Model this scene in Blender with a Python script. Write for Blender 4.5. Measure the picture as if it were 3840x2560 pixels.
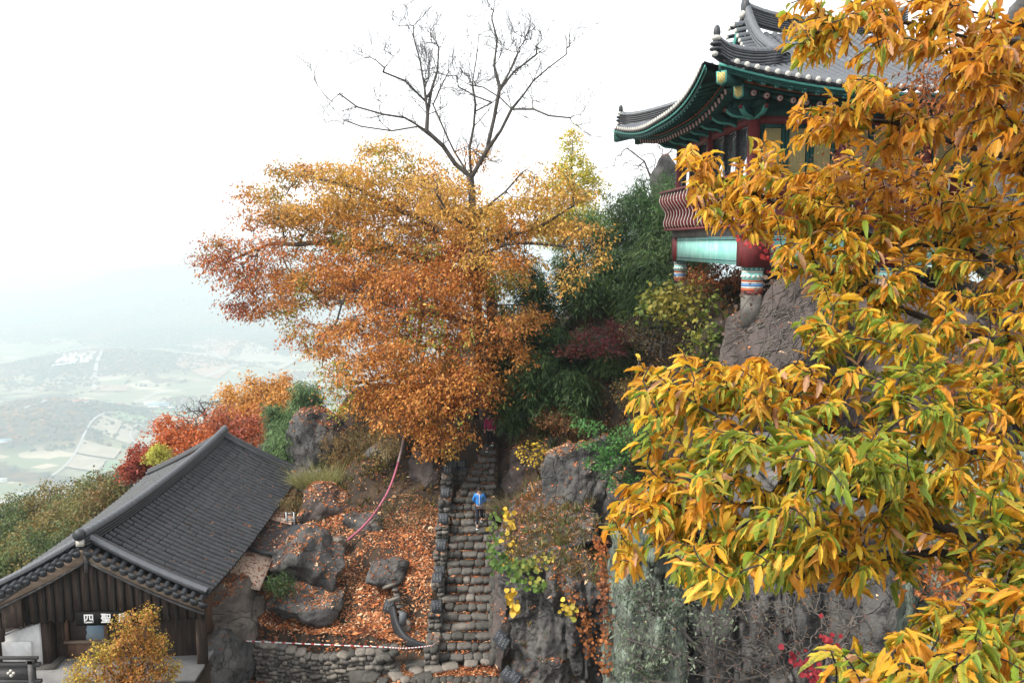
import bpy, bmesh, math, random
import numpy as np
from mathutils import Vector, Matrix
R = math.radians
rng = np.random.default_rng(11)
random.seed(5)
scene = bpy.context.scene
for o in list(bpy.data.objects):
    bpy.data.objects.remove(o)
C = scene.collection

# ------------------------------------------------------------------ camera, sky, sun, exposure
PITCH = 7.0
cam_d = bpy.data.cameras.new('camera')
cam_d.sensor_width = 36
cam_d.lens = 803 / 1024 * 36
cam_d.clip_start = 0.1
cam_d.clip_end = 30000
cam = bpy.data.objects.new('camera', cam_d)
cam.location = (0, 0, 0)
cam.rotation_euler = (R(90 - PITCH), 0, 0)
C.objects.link(cam)
scene.camera = cam

SUN_EL, SUN_AZ = 46, -112          # azimuth measured from +Y towards +X
world = bpy.data.worlds.new('World')
scene.world = world
world.use_nodes = True
wn = world.node_tree.nodes
wl = world.node_tree.links
wn.clear()
sky = wn.new('ShaderNodeTexSky')
sky.sky_type = 'NISHITA'
sky.sun_disc = False
sky.sun_elevation = R(SUN_EL)
sky.sun_rotation = R(SUN_AZ)
sky.air_density = 1.0
sky.dust_density = 3.0
ovc = wn.new('ShaderNodeMix')      # bright even overcast with a little of the clear sky behind it
ovc.data_type = 'RGBA'
ovc.inputs[0].default_value = 0.86
ovc.inputs[7].default_value = (10.2, 10.35, 10.5, 1)
bg = wn.new('ShaderNodeBackground')
bg.inputs['Strength'].default_value = 0.1
wo = wn.new('ShaderNodeOutputWorld')
wl.new(sky.outputs[0], ovc.inputs[6])
wl.new(ovc.outputs[2], bg.inputs['Color'])
wl.new(bg.outputs[0], wo.inputs['Surface'])

sun_d = bpy.data.lights.new('sun', 'SUN')
sun_d.energy = 3.0
sun_d.angle = R(12)
sun_d.color = (1.0, 0.95, 0.86)
sun = bpy.data.objects.new('sun', sun_d)
sd = Vector((math.sin(R(SUN_AZ)) * math.cos(R(SUN_EL)), math.cos(R(SUN_AZ)) * math.cos(R(SUN_EL)), math.sin(R(SUN_EL))))
sun.rotation_euler = sd.to_track_quat('Z', 'Y').to_euler()
sun.location = (0, 0, 40)
C.objects.link(sun)

vs = scene.view_settings
scene.display_settings.display_device = 'sRGB'
vs.view_transform = 'Standard'
vs.look = 'None'
vs.exposure = 0.9
vs.gamma = 1
vs.use_curve_mapping = False
scene.cycles.max_bounces = 7
scene.cycles.diffuse_bounces = 3
scene.cycles.transmission_bounces = 3
scene.cycles.transparent_max_bounces = 6
scene.cycles.volume_bounces = 1
scene.cycles.use_denoising = True

# ------------------------------------------------------------------ helpers
F = 803.0
cp, sp = math.cos(R(PITCH)), math.sin(R(PITCH))
def W(px, py, Y):
    """world point seen at pixel (px, py) of the 1024 wide frame, at world depth Y"""
    u, v = (px - 512) / F, (py - 341) / F
    y = cp - v * sp
    z = -sp - v * cp
    t = Y / y
    return Vector((u * t, Y, z * t))
def D(dx, dy, Y):
    return W(dx / 2.2969, dy / 2.2969, Y)

def setp(o, label=None, cat=None, group=None, kind=None):
    if label: o['label'] = label
    if cat: o['category'] = cat
    if group: o['group'] = group
    if kind: o['kind'] = kind
    return o
def thing(name, label, cat, loc=(0, 0, 0), rz=0.0, group=None):
    o = bpy.data.objects.new(name, None)
    o.empty_display_size = 0.2
    o.location = loc
    o.rotation_euler = (0, 0, rz)
    C.objects.link(o)
    return setp(o, label, cat, group)
def link(name, me, parent=None, m=None):
    o = bpy.data.objects.new(name, me)
    C.objects.link(o)
    if parent: o.parent = parent
    if m is not None and len(me.materials) == 0: me.materials.append(m)
    return o
def np_mesh(name, V, faces, mat=None, smooth=False, uv=None, cols=None):
    """V (N,3); faces (M,k) int array or list of lists; cols = dict name -> (N,3) point colours"""
    me = bpy.data.meshes.new(name)
    V = np.asarray(V, dtype=np.float32)
    me.vertices.add(len(V))
    me.vertices.foreach_set('co', V.ravel())
    if isinstance(faces, np.ndarray):
        k = faces.shape[1]
        tot = faces.size
        loops = faces.ravel().astype(np.int32)
        starts = np.arange(0, tot, k, dtype=np.int32)
    else:
        lens = np.array([len(f) for f in faces], dtype=np.int32)
        loops = np.array([i for f in faces for i in f], dtype=np.int32)
        starts = np.concatenate(([0], np.cumsum(lens)[:-1])).astype(np.int32)
        tot = len(loops)
    me.loops.add(tot)
    me.loops.foreach_set('vertex_index', loops)
    me.polygons.add(len(starts))
    me.polygons.foreach_set('loop_start', starts)
    me.update(calc_edges=True)
    if smooth:
        me.polygons.foreach_set('use_smooth', np.ones(len(starts), dtype=bool))
    if uv is not None:
        l = me.uv_layers.new(name='UVMap')
        l.data.foreach_set('uv', np.asarray(uv, dtype=np.float32)[loops].ravel())
    if cols:
        for cn, cv in cols.items():
            a = me.color_attributes.new(cn, 'FLOAT_COLOR', 'POINT')
            c4 = np.ones((len(V), 4), dtype=np.float32)
            c4[:, :3] = cv
            a.data.foreach_set('color', c4.ravel())
    if mat: me.materials.append(mat)
    me.validate(clean_customdata=False)
    return me

class MB:
    def __init__(s): s.v = []; s.f = []
    def add(s, V, Fc):
        b = len(s.v)
        s.v.extend([tuple(p) for p in V])
        s.f.extend([[i + b for i in f] for f in Fc])
        return s
    def box(s, c, size, rot=None, taper=1.0):
        sx, sy, sz = [d / 2 for d in size]
        P = [Vector((x * sx * (taper if z > 0 else 1), y * sy * (taper if z > 0 else 1), z * sz)) for z in (-1, 1) for y in (-1, 1) for x in (-1, 1)]
        if rot is not None: P = [rot @ p for p in P]
        P = [p + Vector(c) for p in P]
        return s.add(P, [[0, 2, 3, 1], [4, 5, 7, 6], [0, 1, 5, 4], [2, 6, 7, 3], [0, 4, 6, 2], [1, 3, 7, 5]])
    def tube(s, pts, r, n=8, caps=True):
        pts = [Vector(p) for p in pts]
        rs = r if isinstance(r, (list, tuple)) else [r] * len(pts)
        V = []; prev = None
        for i, p in enumerate(pts):
            d = (pts[min(i + 1, len(pts) - 1)] - pts[max(i - 1, 0)]).normalized()
            if prev is None:
                a = d.orthogonal().normalized()
            else:
                a = (prev - d * prev.dot(d)).normalized()
            prev = a
            b = d.cross(a)
            for k in range(n):
                t = 2 * math.pi * k / n
                V.append(p + (a * math.cos(t) + b * math.sin(t)) * rs[i])
        Fc = []
        for i in range(len(pts) - 1):
            for k in range(n):
                k2 = (k + 1) % n
                Fc.append([i * n + k, i * n + k2, (i + 1) * n + k2, (i + 1) * n + k])
        if caps:
            Fc.append(list(range(n))[::-1]); Fc.append([(len(pts) - 1) * n + k for k in range(n)])
        return s.add(V, Fc)
    def prism(s, poly, a, b, axis='y'):
        """extrude a 2-D polygon (list of (u, w)) between a and b along an axis"""
        n = len(poly)
        def pt(u, w, t):
            return {'y': (u, t, w), 'x': (t, u, w), 'z': (u, w, t)}[axis]
        V = [pt(u, w, a) for u, w in poly] + [pt(u, w, b) for u, w in poly]
        Fc = [list(range(n)), [n + i for i in range(n)][::-1]]
        for i in range(n):
            j = (i + 1) % n
            Fc.append([j, i, n + i, n + j])
        return s.add(V, Fc)
    def mesh(s, name, mat, smooth=False):
        me = np_mesh(name, np.array(s.v, dtype=np.float32), s.f, mat, smooth)
        return me
    def build(s, name, mat, parent=None, smooth=False):
        me = s.mesh(name, mat, smooth)
        bm = bmesh.new(); bm.from_mesh(me)
        bmesh.ops.recalc_face_normals(bm, faces=bm.faces)
        bm.to_mesh(me); bm.free()
        return link(name, me, parent)

def pieces(parent, name, items, ref=Vector((0, 0, 0)), limit=300, rest='rest'):
    """items: list of (mesh, matrix local to parent). nearest `limit` become objects of their own, the rest one stuff mesh"""
    base = parent.matrix_basis if parent else Matrix.Identity(4)
    items = sorted(items, key=lambda it: (base @ it[1].translation - ref).length)
    for me, M in items[:limit]:
        o = link(name, me, parent)
        o.matrix_local = M
    rest_items = items[limit:]
    if rest_items:
        mats = {}
        VV = []; FF = []; b = 0; mi = []
        cache = {}
        for me, M in rest_items:
            if me.name not in cache:
                co = np.empty(len(me.vertices) * 3, dtype=np.float32)
                me.vertices.foreach_get('co', co)
                cache[me.name] = (co.reshape(-1, 3), [list(p.vertices) for p in me.polygons], me.polygons[0].use_smooth)
            co, fs, sm = cache[me.name]
            A = np.array(M)
            VV.append(co @ A[:3, :3].T + A[:3, 3])
            FF.extend([[i + b for i in f] for f in fs])
            mk = me.materials[0]
            if mk.name not in mats: mats[mk.name] = (len(mats), mk)
            mi.extend([mats[mk.name][0]] * len(fs))
            b += len(co)
        me2 = np_mesh(rest, np.concatenate(VV), FF, None, sm)
        for k, (i, mk) in sorted(mats.items(), key=lambda q: q[1][0]):
            me2.materials.append(mk)
        me2.polygons.foreach_set('material_index', np.array(mi, dtype=np.int32))
        o = link(rest, me2, parent)
        o['kind'] = 'stuff'
def TRS(loc, rot=(0, 0, 0), sc=(1, 1, 1)):
    from mathutils import Euler
    if not hasattr(sc, '__len__'): sc = (sc, sc, sc)
    return Matrix.LocRotScale(Vector(loc), Euler(rot), Vector(sc))

# value noise in numpy
_perm = np.random.default_rng(3).random((64, 64, 64)).astype(np.float32)
def vnoise(P):
    P = np.asarray(P, dtype=np.float64)
    i = np.floor(P).astype(int); f = P - i
    f = f * f * (3 - 2 * f)
    out = 0
    for dx in (0, 1):
        for dy in (0, 1):
            for dz in (0, 1):
                w = (f[:, 0] if dx else 1 - f[:, 0]) * (f[:, 1] if dy else 1 - f[:, 1]) * (f[:, 2] if dz else 1 - f[:, 2])
                out = out + w * _perm[(i[:, 0] + dx) % 64, (i[:, 1] + dy) % 64, (i[:, 2] + dz) % 64]
    return out - 0.5
def fbm(P, oct=4, lac=2.1, gain=0.5):
    P = np.asarray(P, dtype=np.float64); a = 1.0; s = 0
    for k in range(oct):
        s = s + a * vnoise(P + 17.3 * k); P = P * lac; a *= gain
    return s

# ------------------------------------------------------------------ materials
def new_mat(name):
    m = bpy.data.materials.new(name)
    m.use_nodes = True
    n = m.node_tree.nodes
    b = n['Principled BSDF']
    return m, n, m.node_tree.links, b
def mk(name, stops, scale=4.0, rough=0.85, bump=0.3, bscale=None, stretch=(1, 1, 1), detail=6.0, spec=0.3, coords='Object', bdist=0.02, second=None, metal=0.0, cracks=None):
    """stops: list of (pos, rgb) ramp over a noise; second: (rgb, scale, lo, hi) extra patches"""
    m, n, l, b = new_mat(name)
    tc = n.new('ShaderNodeTexCoord')
    mp = n.new('ShaderNodeMapping'); mp.inputs['Scale'].default_value = stretch
    l.new(tc.outputs[coords], mp.inputs[0])
    nz = n.new('ShaderNodeTexNoise'); nz.inputs['Scale'].default_value = scale; nz.inputs['Detail'].default_value = detail
    nz.inputs['Roughness'].default_value = 0.62
    l.new(mp.outputs[0], nz.inputs[0])
    rp = n.new('ShaderNodeValToRGB')
    el = rp.color_ramp.elements
    while len(el) < len(stops): el.new(0.5)
    for e, (p, c) in zip(el, stops):
        e.position = p; e.color = (*c, 1)
    l.new(nz.outputs[0], rp.inputs[0])
    col = rp.outputs[0]
    if second:
        for (c2, s2, lo, hi) in (second if isinstance(second, list) else [second]):
            n2 = n.new('ShaderNodeTexNoise'); n2.inputs['Scale'].default_value = s2; n2.inputs['Detail'].default_value = 5
            n2.inputs['Roughness'].default_value = 0.7
            l.new(mp.outputs[0], n2.inputs[0])
            mr = n.new('ShaderNodeMapRange'); mr.inputs[1].default_value = lo; mr.inputs[2].default_value = hi
            l.new(n2.outputs[0], mr.inputs[0])
            mx = n.new('ShaderNodeMix'); mx.data_type = 'RGBA'; mx.inputs[7].default_value = (*c2, 1)
            l.new(mr.outputs[0], mx.inputs[0]); l.new(col, mx.inputs[6])
            col = mx.outputs[2]
    hgt_extra = None
    if cracks:
        nw = n.new('ShaderNodeTexNoise'); nw.inputs['Scale'].default_value = cracks * 1.4; nw.inputs['Detail'].default_value = 4
        l.new(mp.outputs[0], nw.inputs[0])
        va = n.new('ShaderNodeVectorMath'); va.operation = 'MULTIPLY_ADD'; va.inputs[1].default_value = (1.1 / cracks,) * 3
        l.new(nw.outputs['Color'], va.inputs[0]); l.new(mp.outputs[0], va.inputs[2])
        vo = n.new('ShaderNodeTexVoronoi'); vo.feature = 'DISTANCE_TO_EDGE'; vo.inputs['Scale'].default_value = cracks
        l.new(va.outputs[0], vo.inputs['Vector'])
        cm = n.new('ShaderNodeMapRange'); cm.inputs[1].default_value = 0.0; cm.inputs[2].default_value = 0.022; cm.inputs[3].default_value = .55; cm.inputs[4].default_value = 1.0
        l.new(vo.outputs['Distance'], cm.inputs[0]); hgt_extra = cm.outputs[0]
        hs = n.new('ShaderNodeHueSaturation'); l.new(cm.outputs[0], hs.inputs['Value']); l.new(col, hs.inputs['Color']); col = hs.outputs[0]
    l.new(col, b.inputs['Base Color'])
    b.inputs['Roughness'].default_value = rough
    b.inputs['Metallic'].default_value = metal
    b.inputs['Specular IOR Level'].default_value = spec
    if bump:
        nb = n.new('ShaderNodeTexNoise'); nb.inputs['Scale'].default_value = bscale or scale * 3; nb.inputs['Detail'].default_value = 6
        nb.inputs['Roughness'].default_value = 0.7
        l.new(mp.outputs[0], nb.inputs[0])
        bp = n.new('ShaderNodeBump'); bp.inputs['Strength'].default_value = bump; bp.inputs['Distance'].default_value = bdist
        hh = nb.outputs[0]
        if hgt_extra is not None:
            ad = n.new('ShaderNodeMath'); ad.operation = 'MULTIPLY_ADD'; ad.inputs[1].default_value = .5; l.new(hgt_extra, ad.inputs[0]); l.new(hh, ad.inputs[2]); hh = ad.outputs[0]
        l.new(hh, bp.inputs['Height']); l.new(bp.outputs[0], b.inputs['Normal'])
    return m
def flat(name, c, rough=0.6, spec=0.3, var=0.12, scale=6.0, bump=0.1, metal=0.0, coords='Object'):
    lo = tuple(x * (1 - var) for x in c); hi = tuple(min(1, x * (1 + var)) for x in c)
    return mk(name, [(0.3, lo), (0.7, hi)], scale=scale, rough=rough, spec=spec, bump=bump, bscale=scale * 4, bdist=0.004, metal=metal, coords=coords)
def leaf_mat(name, transl=0.35, rough=0.5, veins=False, spec=0.4):
    m, n, l, b = new_mat(name)
    at = n.new('ShaderNodeAttribute'); at.attribute_name = 'Col'
    col = at.outputs['Color']
    if veins:
        a2 = n.new('ShaderNodeAttribute'); a2.attribute_name = 'Edge'
        uv = n.new('ShaderNodeUVMap'); sx = n.new('ShaderNodeSeparateXYZ'); l.new(uv.outputs[0], sx.inputs[0])
        ab = n.new('ShaderNodeMath'); ab.operation = 'SUBTRACT'; l.new(sx.outputs[1], ab.inputs[0]); ab.inputs[1].default_value = 0.5
        aa = n.new('ShaderNodeMath'); aa.operation = 'ABSOLUTE'; l.new(ab.outputs[0], aa.inputs[0])
        tcn = n.new('ShaderNodeTexCoord')
        nz = n.new('ShaderNodeTexNoise'); nz.inputs['Scale'].default_value = 22; nz.inputs['Detail'].default_value = 4
        l.new(tcn.outputs['Object'], nz.inputs[0])
        # stripes between the side veins run up and out
        wv = n.new('ShaderNodeMath'); wv.operation = 'MULTIPLY_ADD'; l.new(aa.outputs[0], wv.inputs[0]); wv.inputs[1].default_value = -0.5; l.new(sx.outputs[0], wv.inputs[2])
        ws = n.new('ShaderNodeMath'); ws.operation = 'MULTIPLY'; l.new(wv.outputs[0], ws.inputs[0]); ws.inputs[1].default_value = 95
        si = n.new('ShaderNodeMath'); si.operation = 'SINE'; l.new(ws.outputs[0], si.inputs[0])
        e1 = n.new('ShaderNodeMath'); e1.operation = 'MULTIPLY_ADD'; l.new(si.outputs[0], e1.inputs[0]); e1.inputs[1].default_value = 0.05; l.new(aa.outputs[0], e1.inputs[2])
        e2 = n.new('ShaderNodeMath'); e2.operation = 'MULTIPLY_ADD'; l.new(nz.outputs[0], e2.inputs[0]); e2.inputs[1].default_value = 0.9; l.new(e1.outputs[0], e2.inputs[2])
        mr = n.new('ShaderNodeMapRange'); mr.inputs[1].default_value = 0.52; mr.inputs[2].default_value = 0.92
        l.new(e2.outputs[0], mr.inputs[0])
        mx = n.new('ShaderNodeMix'); mx.data_type = 'RGBA'
        l.new(mr.outputs[0], mx.inputs[0]); l.new(col, mx.inputs[6]); l.new(a2.outputs['Color'], mx.inputs[7])
        col = mx.outputs[2]
        ns = n.new('ShaderNodeTexNoise'); ns.inputs['Scale'].default_value = 75; ns.inputs['Detail'].default_value = 3; l.new(tcn.outputs['Object'], ns.inputs[0])
        sm = n.new('ShaderNodeMapRange'); sm.inputs[1].default_value = .63; sm.inputs[2].default_value = .70; sm.inputs[4].default_value = .8; l.new(ns.outputs[0], sm.inputs[0])
        m4 = n.new('ShaderNodeMix'); m4.data_type = 'RGBA'; m4.inputs[7].default_value = (.22, .08, .02, 1)
        l.new(sm.outputs[0], m4.inputs[0]); l.new(col, m4.inputs[6]); col = m4.outputs[2]
        # pale midrib
        mm = n.new('ShaderNodeMapRange'); mm.inputs[1].default_value = 0.035; mm.inputs[2].default_value = 0.0
        l.new(aa.outputs[0], mm.inputs[0])
        ml = n.new('ShaderNodeMath'); ml.operation = 'MULTIPLY'; l.new(mm.outputs[0], ml.inputs[0]); ml.inputs[1].default_value = 0.45
        m3 = n.new('ShaderNodeMix'); m3.data_type = 'RGBA'; m3.inputs[7].default_value = (0.75, 0.55, 0.2, 1)
        l.new(ml.outputs[0], m3.inputs[0]); l.new(col, m3.inputs[6]); col = m3.outputs[2]
        bp = n.new('ShaderNodeBump'); bp.inputs['Strength'].default_value = 0.5; bp.inputs['Distance'].default_value = 0.002
        l.new(si.outputs[0], bp.inputs['Height']); l.new(bp.outputs[0], b.inputs['Normal'])
    l.new(col, b.inputs['Base Color'])
    b.inputs['Roughness'].default_value = rough
    b.inputs['Specular IOR Level'].default_value = spec
    tr = n.new('ShaderNodeBsdfTranslucent'); l.new(col, tr.inputs[0])
    mix = n.new('ShaderNodeMixShader'); mix.inputs[0].default_value = transl
    l.new(b.outputs[0], mix.inputs[1]); l.new(tr.outputs[0], mix.inputs[2])
    out = [x for x in n if x.type == 'OUTPUT_MATERIAL'][0]
    l.new(mix.outputs[0], out.inputs['Surface'])
    return m
M_leaf = leaf_mat('leaf_small', 0.38, 0.6)
M_leaf_dry = leaf_mat('leaf_fallen', 0.1, 0.75, spec=0.2)
M_chestnut = leaf_mat('leaf_chestnut', 0.44, 0.42, veins=True, spec=0.45)
M_bark = mk('bark', [(0.3, (0.035, 0.030, 0.026)), (0.6, (0.10, 0.09, 0.08)), (0.85, (0.18, 0.17, 0.15))], scale=5, stretch=(1, 1, .3), bump=0.8, bscale=20)
M_twig = mk('twig', [(0.3, (0.05, 0.04, 0.035)), (0.7, (0.12, 0.10, 0.085))], scale=8, bump=0.3)
M_rock = mk('rock', [(0.28, (0.028, 0.028, 0.029)), (0.5, (0.088, 0.085, 0.083)), (0.75, (0.18, 0.168, 0.158))], scale=0.9, rough=0.9, bump=1.0, bscale=2.6, bdist=0.16, detail=9,
            cracks=.75, second=[((0.02, 0.019, 0.019), 2.2, 0.56, 0.66), ((0.16, 0.165, 0.14), 3.5, 0.62, 0.74)])
M_rock_brown = mk('rock_brown', [(0.28, (0.035, 0.028, 0.026)), (0.5, (0.09, 0.072, 0.067)), (0.75, (0.16, 0.13, 0.12))], scale=0.8, rough=0.9, bump=1.0, bscale=2.4, bdist=0.14, detail=9,
            cracks=.6, second=[((0.028, 0.035, 0.012), 1.7, 0.58, 0.68), ((0.15, 0.15, 0.13), 4, 0.64, 0.76)])
M_rock_tan = mk('rock_tan', [(0.28, (0.06, 0.052, 0.047)), (0.5, (0.17, 0.145, 0.125)), (0.75, (0.29, 0.25, 0.215))], scale=1.0, rough=0.9, bump=1.0, bscale=2.2, bdist=0.14, detail=9,
            cracks=.5, second=[((0.03, 0.028, 0.026), 1.5, 0.60, 0.72)])
M_rock_pale = mk('rock_lichen', [(0.3, (0.07, 0.06, 0.055)), (0.45, (0.12, 0.14, 0.115)), (0.62, (0.25, 0.30, 0.24)), (0.8, (0.15, 0.115, 0.10))], scale=1.6, rough=0.95, bump=0.9, bscale=7, stretch=(2.2, 2.2, .35), bdist=0.08, detail=9,
            second=[((0.03, 0.025, 0.022), 2.6, 0.54, 0.62)], cracks=.9)
M_stone = mk('cut_stone', [(0.3, (0.055, 0.050, 0.045)), (0.7, (0.16, 0.148, 0.132))], scale=2.2, rough=0.9, bump=0.6, bscale=14, bdist=0.015, coords='Object')
M_stone_dk = mk('cut_stone_dark', [(0.3, (0.035, 0.033, 0.030)), (0.7, (0.095, 0.09, 0.08))], scale=2.2, rough=0.9, bump=0.6, bscale=14, bdist=0.015)
M_stone_lt = mk('cut_stone_light', [(0.3, (0.12, 0.105, 0.09)), (0.7, (0.24, 0.215, 0.185))], scale=2.2, rough=0.9, bump=0.6, bscale=14, bdist=0.015)
M_soil = mk('soil', [(0.3, (0.014, 0.011, 0.009)), (0.5, (0.040, 0.029, 0.021)), (0.7, (0.075, 0.048, 0.030))], scale=1.2, rough=0.95, bump=0.8, bscale=9, bdist=0.04, detail=9)
# ------------------------------------------------------------------ leaves
def tmpl_simple():       # 2 quads folded on the midrib
    V = np.array([[0, 0, 0], [.45, .5, .08], [1, 0, -.12], [.45, -.5, .08], [.5, 0, 0]], dtype=float)
    Fc = np.array([[0, 4, 1], [4, 2, 1], [0, 3, 4], [4, 3, 2]])
    return V, Fc
def tmpl_quad():
    V = np.array([[0, 0, 0], [.45, .5, .05], [1, 0, -.08], [.45, -.5, .05]], dtype=float)
    return V, np.array([[0, 3, 2, 1]])
def tmpl_serrated(n=9, droop=.22, fold=.10):
    V = []; Fc = []
    for i in range(n + 1):
        t = i / n
        w = (math.sin(math.pi * min(1, t * .96 + .03)) ** .8) * .5 * (1 - .12 * t)
        if 0 < i < n: w *= (1.10 if i % 2 else .93)
        if i == n: w = .0
        z = -droop * t * t
        V += [[t + (.045 if i % 2 else 0), w, z + fold * w * 2], [t, 0, z], [t + (.045 if i % 2 else 0), -w, z + fold * w * 2]]
    for i in range(n):
        a = i * 3
        Fc += [[a, a + 1, a + 4, a + 3], [a + 1, a + 2, a + 5, a + 4]]
    return np.array(V), np.array(Fc)
T_ROUND = (np.array([[0, 0, 0], [.05, .38, .03], [.45, .52, .05], [.85, .28, 0], [1, 0, -.08], [.85, -.28, 0], [.45, -.52, .05], [.05, -.38, .03]]), np.array([[0, 2, 1, 1], [0, 4, 3, 2], [0, 6, 5, 4], [0, 7, 6, 6]]))
T_ROUND = (T_ROUND[0], np.array([[0, 2, 1], [0, 3, 2], [0, 4, 3], [0, 5, 4], [0, 6, 5], [0, 7, 6]]))
T_SIMPLE, T_QUAD, T_SERR = tmpl_simple(), tmpl_quad(), tmpl_serrated()
def unit(a):
    return a / (np.linalg.norm(a, axis=1, keepdims=True) + 1e-9)
def leaf_arrays(P, Dv, Nv, L, Wd, tmpl):
    V, Fc = tmpl
    n = len(P)
    Dv = unit(Dv)
    S = unit(np.cross(Nv, Dv)); N = np.cross(Dv, S)
    L = np.broadcast_to(L, (n,)); Wd = np.broadcast_to(Wd, (n,))
    out = (P[:, None, :] + V[None, :, 0:1] * (Dv * L[:, None])[:, None, :] + V[None, :, 1:2] * (S * Wd[:, None])[:, None, :]
           + V[None, :, 2:3] * (N * L[:, None])[:, None, :])
    k = len(V)
    FF = (Fc[None] + (np.arange(n) * k)[:, None, None]).reshape(-1, Fc.shape[1])
    return out.reshape(-1, 3), FF, k
def leaf_cloud(name, P, Dv, Nv, L, Wd, col, mat=None, tmpl=None, parent=None, edge=None, stuff=True):
    tmpl = tmpl or T_SIMPLE
    V, FF, k = leaf_arrays(P, Dv, Nv, L, Wd, tmpl)
    cols = {'Col': np.repeat(col, k, axis=0)}
    uv = None
    if edge is not None:
        cols['Edge'] = np.repeat(edge, k, axis=0)
        uv = np.tile(np.stack([tmpl[0][:, 0], tmpl[0][:, 1] + .5], 1), (len(P), 1))
    me = np_mesh(name, V, FF, mat or M_leaf, smooth=edge is not None, uv=uv, cols=cols)
    o = link(name, me, parent)
    if stuff: o['kind'] = 'stuff'
    return o
def palette(n, cols, P=None, scale=.5, jitter=.18):
    """pick colours by slow noise over the position plus jitter, so hues come in clumps"""
    cols = np.array(cols, dtype=float)
    if P is not None:
        f = np.clip(vnoise(P * scale) * 1.5 + .5 + rng.normal(0, .18, n), 0, .999)
    else:
        f = rng.random(n)
    x = f * (len(cols) - 1); i = np.minimum(x.astype(int), len(cols) - 2) if len(cols) > 1 else np.zeros(n, int)
    t = (x - i)[:, None]
    c = cols[i] * (1 - t) + cols[np.minimum(i + 1, len(cols) - 1)] * t
    return np.clip(c * np.exp(rng.normal(0, jitter, (n, 1))), 0, 1)

# ------------------------------------------------------------------ branches
def grow(trunks, targets, wander=.10, sag=.0, rmin=.012, power=2.3, rmax=None, seg=3, droop_end=0.0):
    """trunks: list of point lists (first one starts at the base; the others are attached to the nearest node).
    targets: (n,3).  returns nodes, parent, radius"""
    nodes = []; par = []
    def addn(p, q):
        nodes.append(np.array(p, dtype=float)); par.append(q); return len(nodes) - 1
    for ti, t in enumerate(trunks):
        t = [np.array(p, dtype=float) for p in t]
        if ti == 0: last = addn(t[0], -1)
        else:
            dd = [np.linalg.norm(n - t[0]) for n in nodes]; last = int(np.argmin(dd))
        for j in range(len(t)):
            if ti == 0 and j == 0: continue
            a = nodes[last]; b = t[j]
            m = max(1, int(np.linalg.norm(b - a) / .7))
            for q in range(1, m + 1):
                p = a + (b - a) * q / m
                if q < m: p = p + rng.normal(0, .045 * np.linalg.norm(b - a) / m, 3)
                last = addn(p, last)
    targets = np.asarray(targets, dtype=float)
    base = np.array(nodes)
    d0 = np.array([np.min(np.linalg.norm(base - t, axis=1)) for t in targets]) if len(targets) else []
    cap = len(nodes) + len(targets) * seg + 8
    A = np.zeros((cap, 3)); A[:len(nodes)] = base
    depth = np.zeros(cap)
    for i in range(1, len(nodes)):
        depth[i] = depth[par[i]] + np.linalg.norm(nodes[i] - nodes[par[i]])
    cnt = len(nodes); tips = []
    for ti in np.argsort(d0):
        t = targets[ti]
        dist = np.linalg.norm(A[:cnt] - t, axis=1) + .10 * depth[:cnt] + 0.25 * np.maximum(0, A[:cnt, 2] - t[2])
        i = int(np.argmin(dist)); a = A[i].copy()
        L = np.linalg.norm(t - a)
        mid = rng.normal(0, wander * L, 3)
        for q in range(1, seg + 1):
            s = q / seg
            p = a + (t - a) * s + mid * math.sin(math.pi * s) + np.array([0, 0, sag * L * math.sin(math.pi * s)])
            A[cnt] = p; par.append(i); depth[cnt] = depth[i] + L / seg
            i = cnt; cnt += 1
        tips.append(i)
    A = A[:cnt]
    w = np.zeros(cnt)
    ch = np.zeros(cnt, int)
    for i in range(1, cnt): ch[par[i]] += 1
    w[ch == 0] = 1
    for i in range(cnt - 1, 0, -1): w[par[i]] += w[i]
    r = rmin * w ** (1 / power)
    if rmax: r = np.minimum(r, rmax)
    return A, np.array(par), r, np.array(tips, dtype=int)
def branch_mesh(name, A, par, r, mat, nmax=8, parent=None):
    V = []; Fc = []; cnt = 0
    n = len(A)
    idx = np.arange(1, n)
    a = A[par[idx]]; b = A[idx]
    d = b - a; Ln = np.linalg.norm(d, axis=1); ok = Ln > 1e-4
    idx = idx[ok]; a = a[ok]; b = b[ok]; d = d[ok] / Ln[ok][:, None]
    ra = r[par[idx]]; rb = r[idx]
    ra = np.where(rb < .6 * ra, rb * 1.25, ra)
    for k, sel in ((nmax, ra > .05), (5, (ra <= .05) & (ra > .018)), (3, ra <= .018)):
        if not sel.any(): continue
        A_, B_, d_, ra_, rb_ = a[sel], b[sel], d[sel], ra[sel], rb[sel]
        h = np.where(np.abs(d_[:, 2:3]) < .9, np.array([[0, 0, 1.]]), np.array([[1., 0, 0]]))
        u = unit(np.cross(h, d_)); v = np.cross(d_, u)
        th = 2 * np.pi * np.arange(k) / k
        ring = u[:, None] * np.cos(th)[None, :, None] + v[:, None] * np.sin(th)[None, :, None]
        P1 = A_[:, None] - d_[:, None] * (ra_ * .3)[:, None, None] + ring * ra_[:, None, None]
        P2 = B_[:, None] + d_[:, None] * (rb_ * .3)[:, None, None] + ring * rb_[:, None, None]
        VV = np.concatenate([P1, P2], 1).reshape(-1, 3)
        f = np.array([[q, (q + 1) % k, k + (q + 1) % k, k + q] for q in range(k)])
        FF = (f[None] + (np.arange(len(A_)) * 2 * k)[:, None, None]).reshape(-1, 4)
        V.append(VV); Fc.append(FF + cnt); cnt += len(VV)
    me = np_mesh(name, np.concatenate(V), np.concatenate(Fc), mat, smooth=True)
    return link(name, me, parent)

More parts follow.
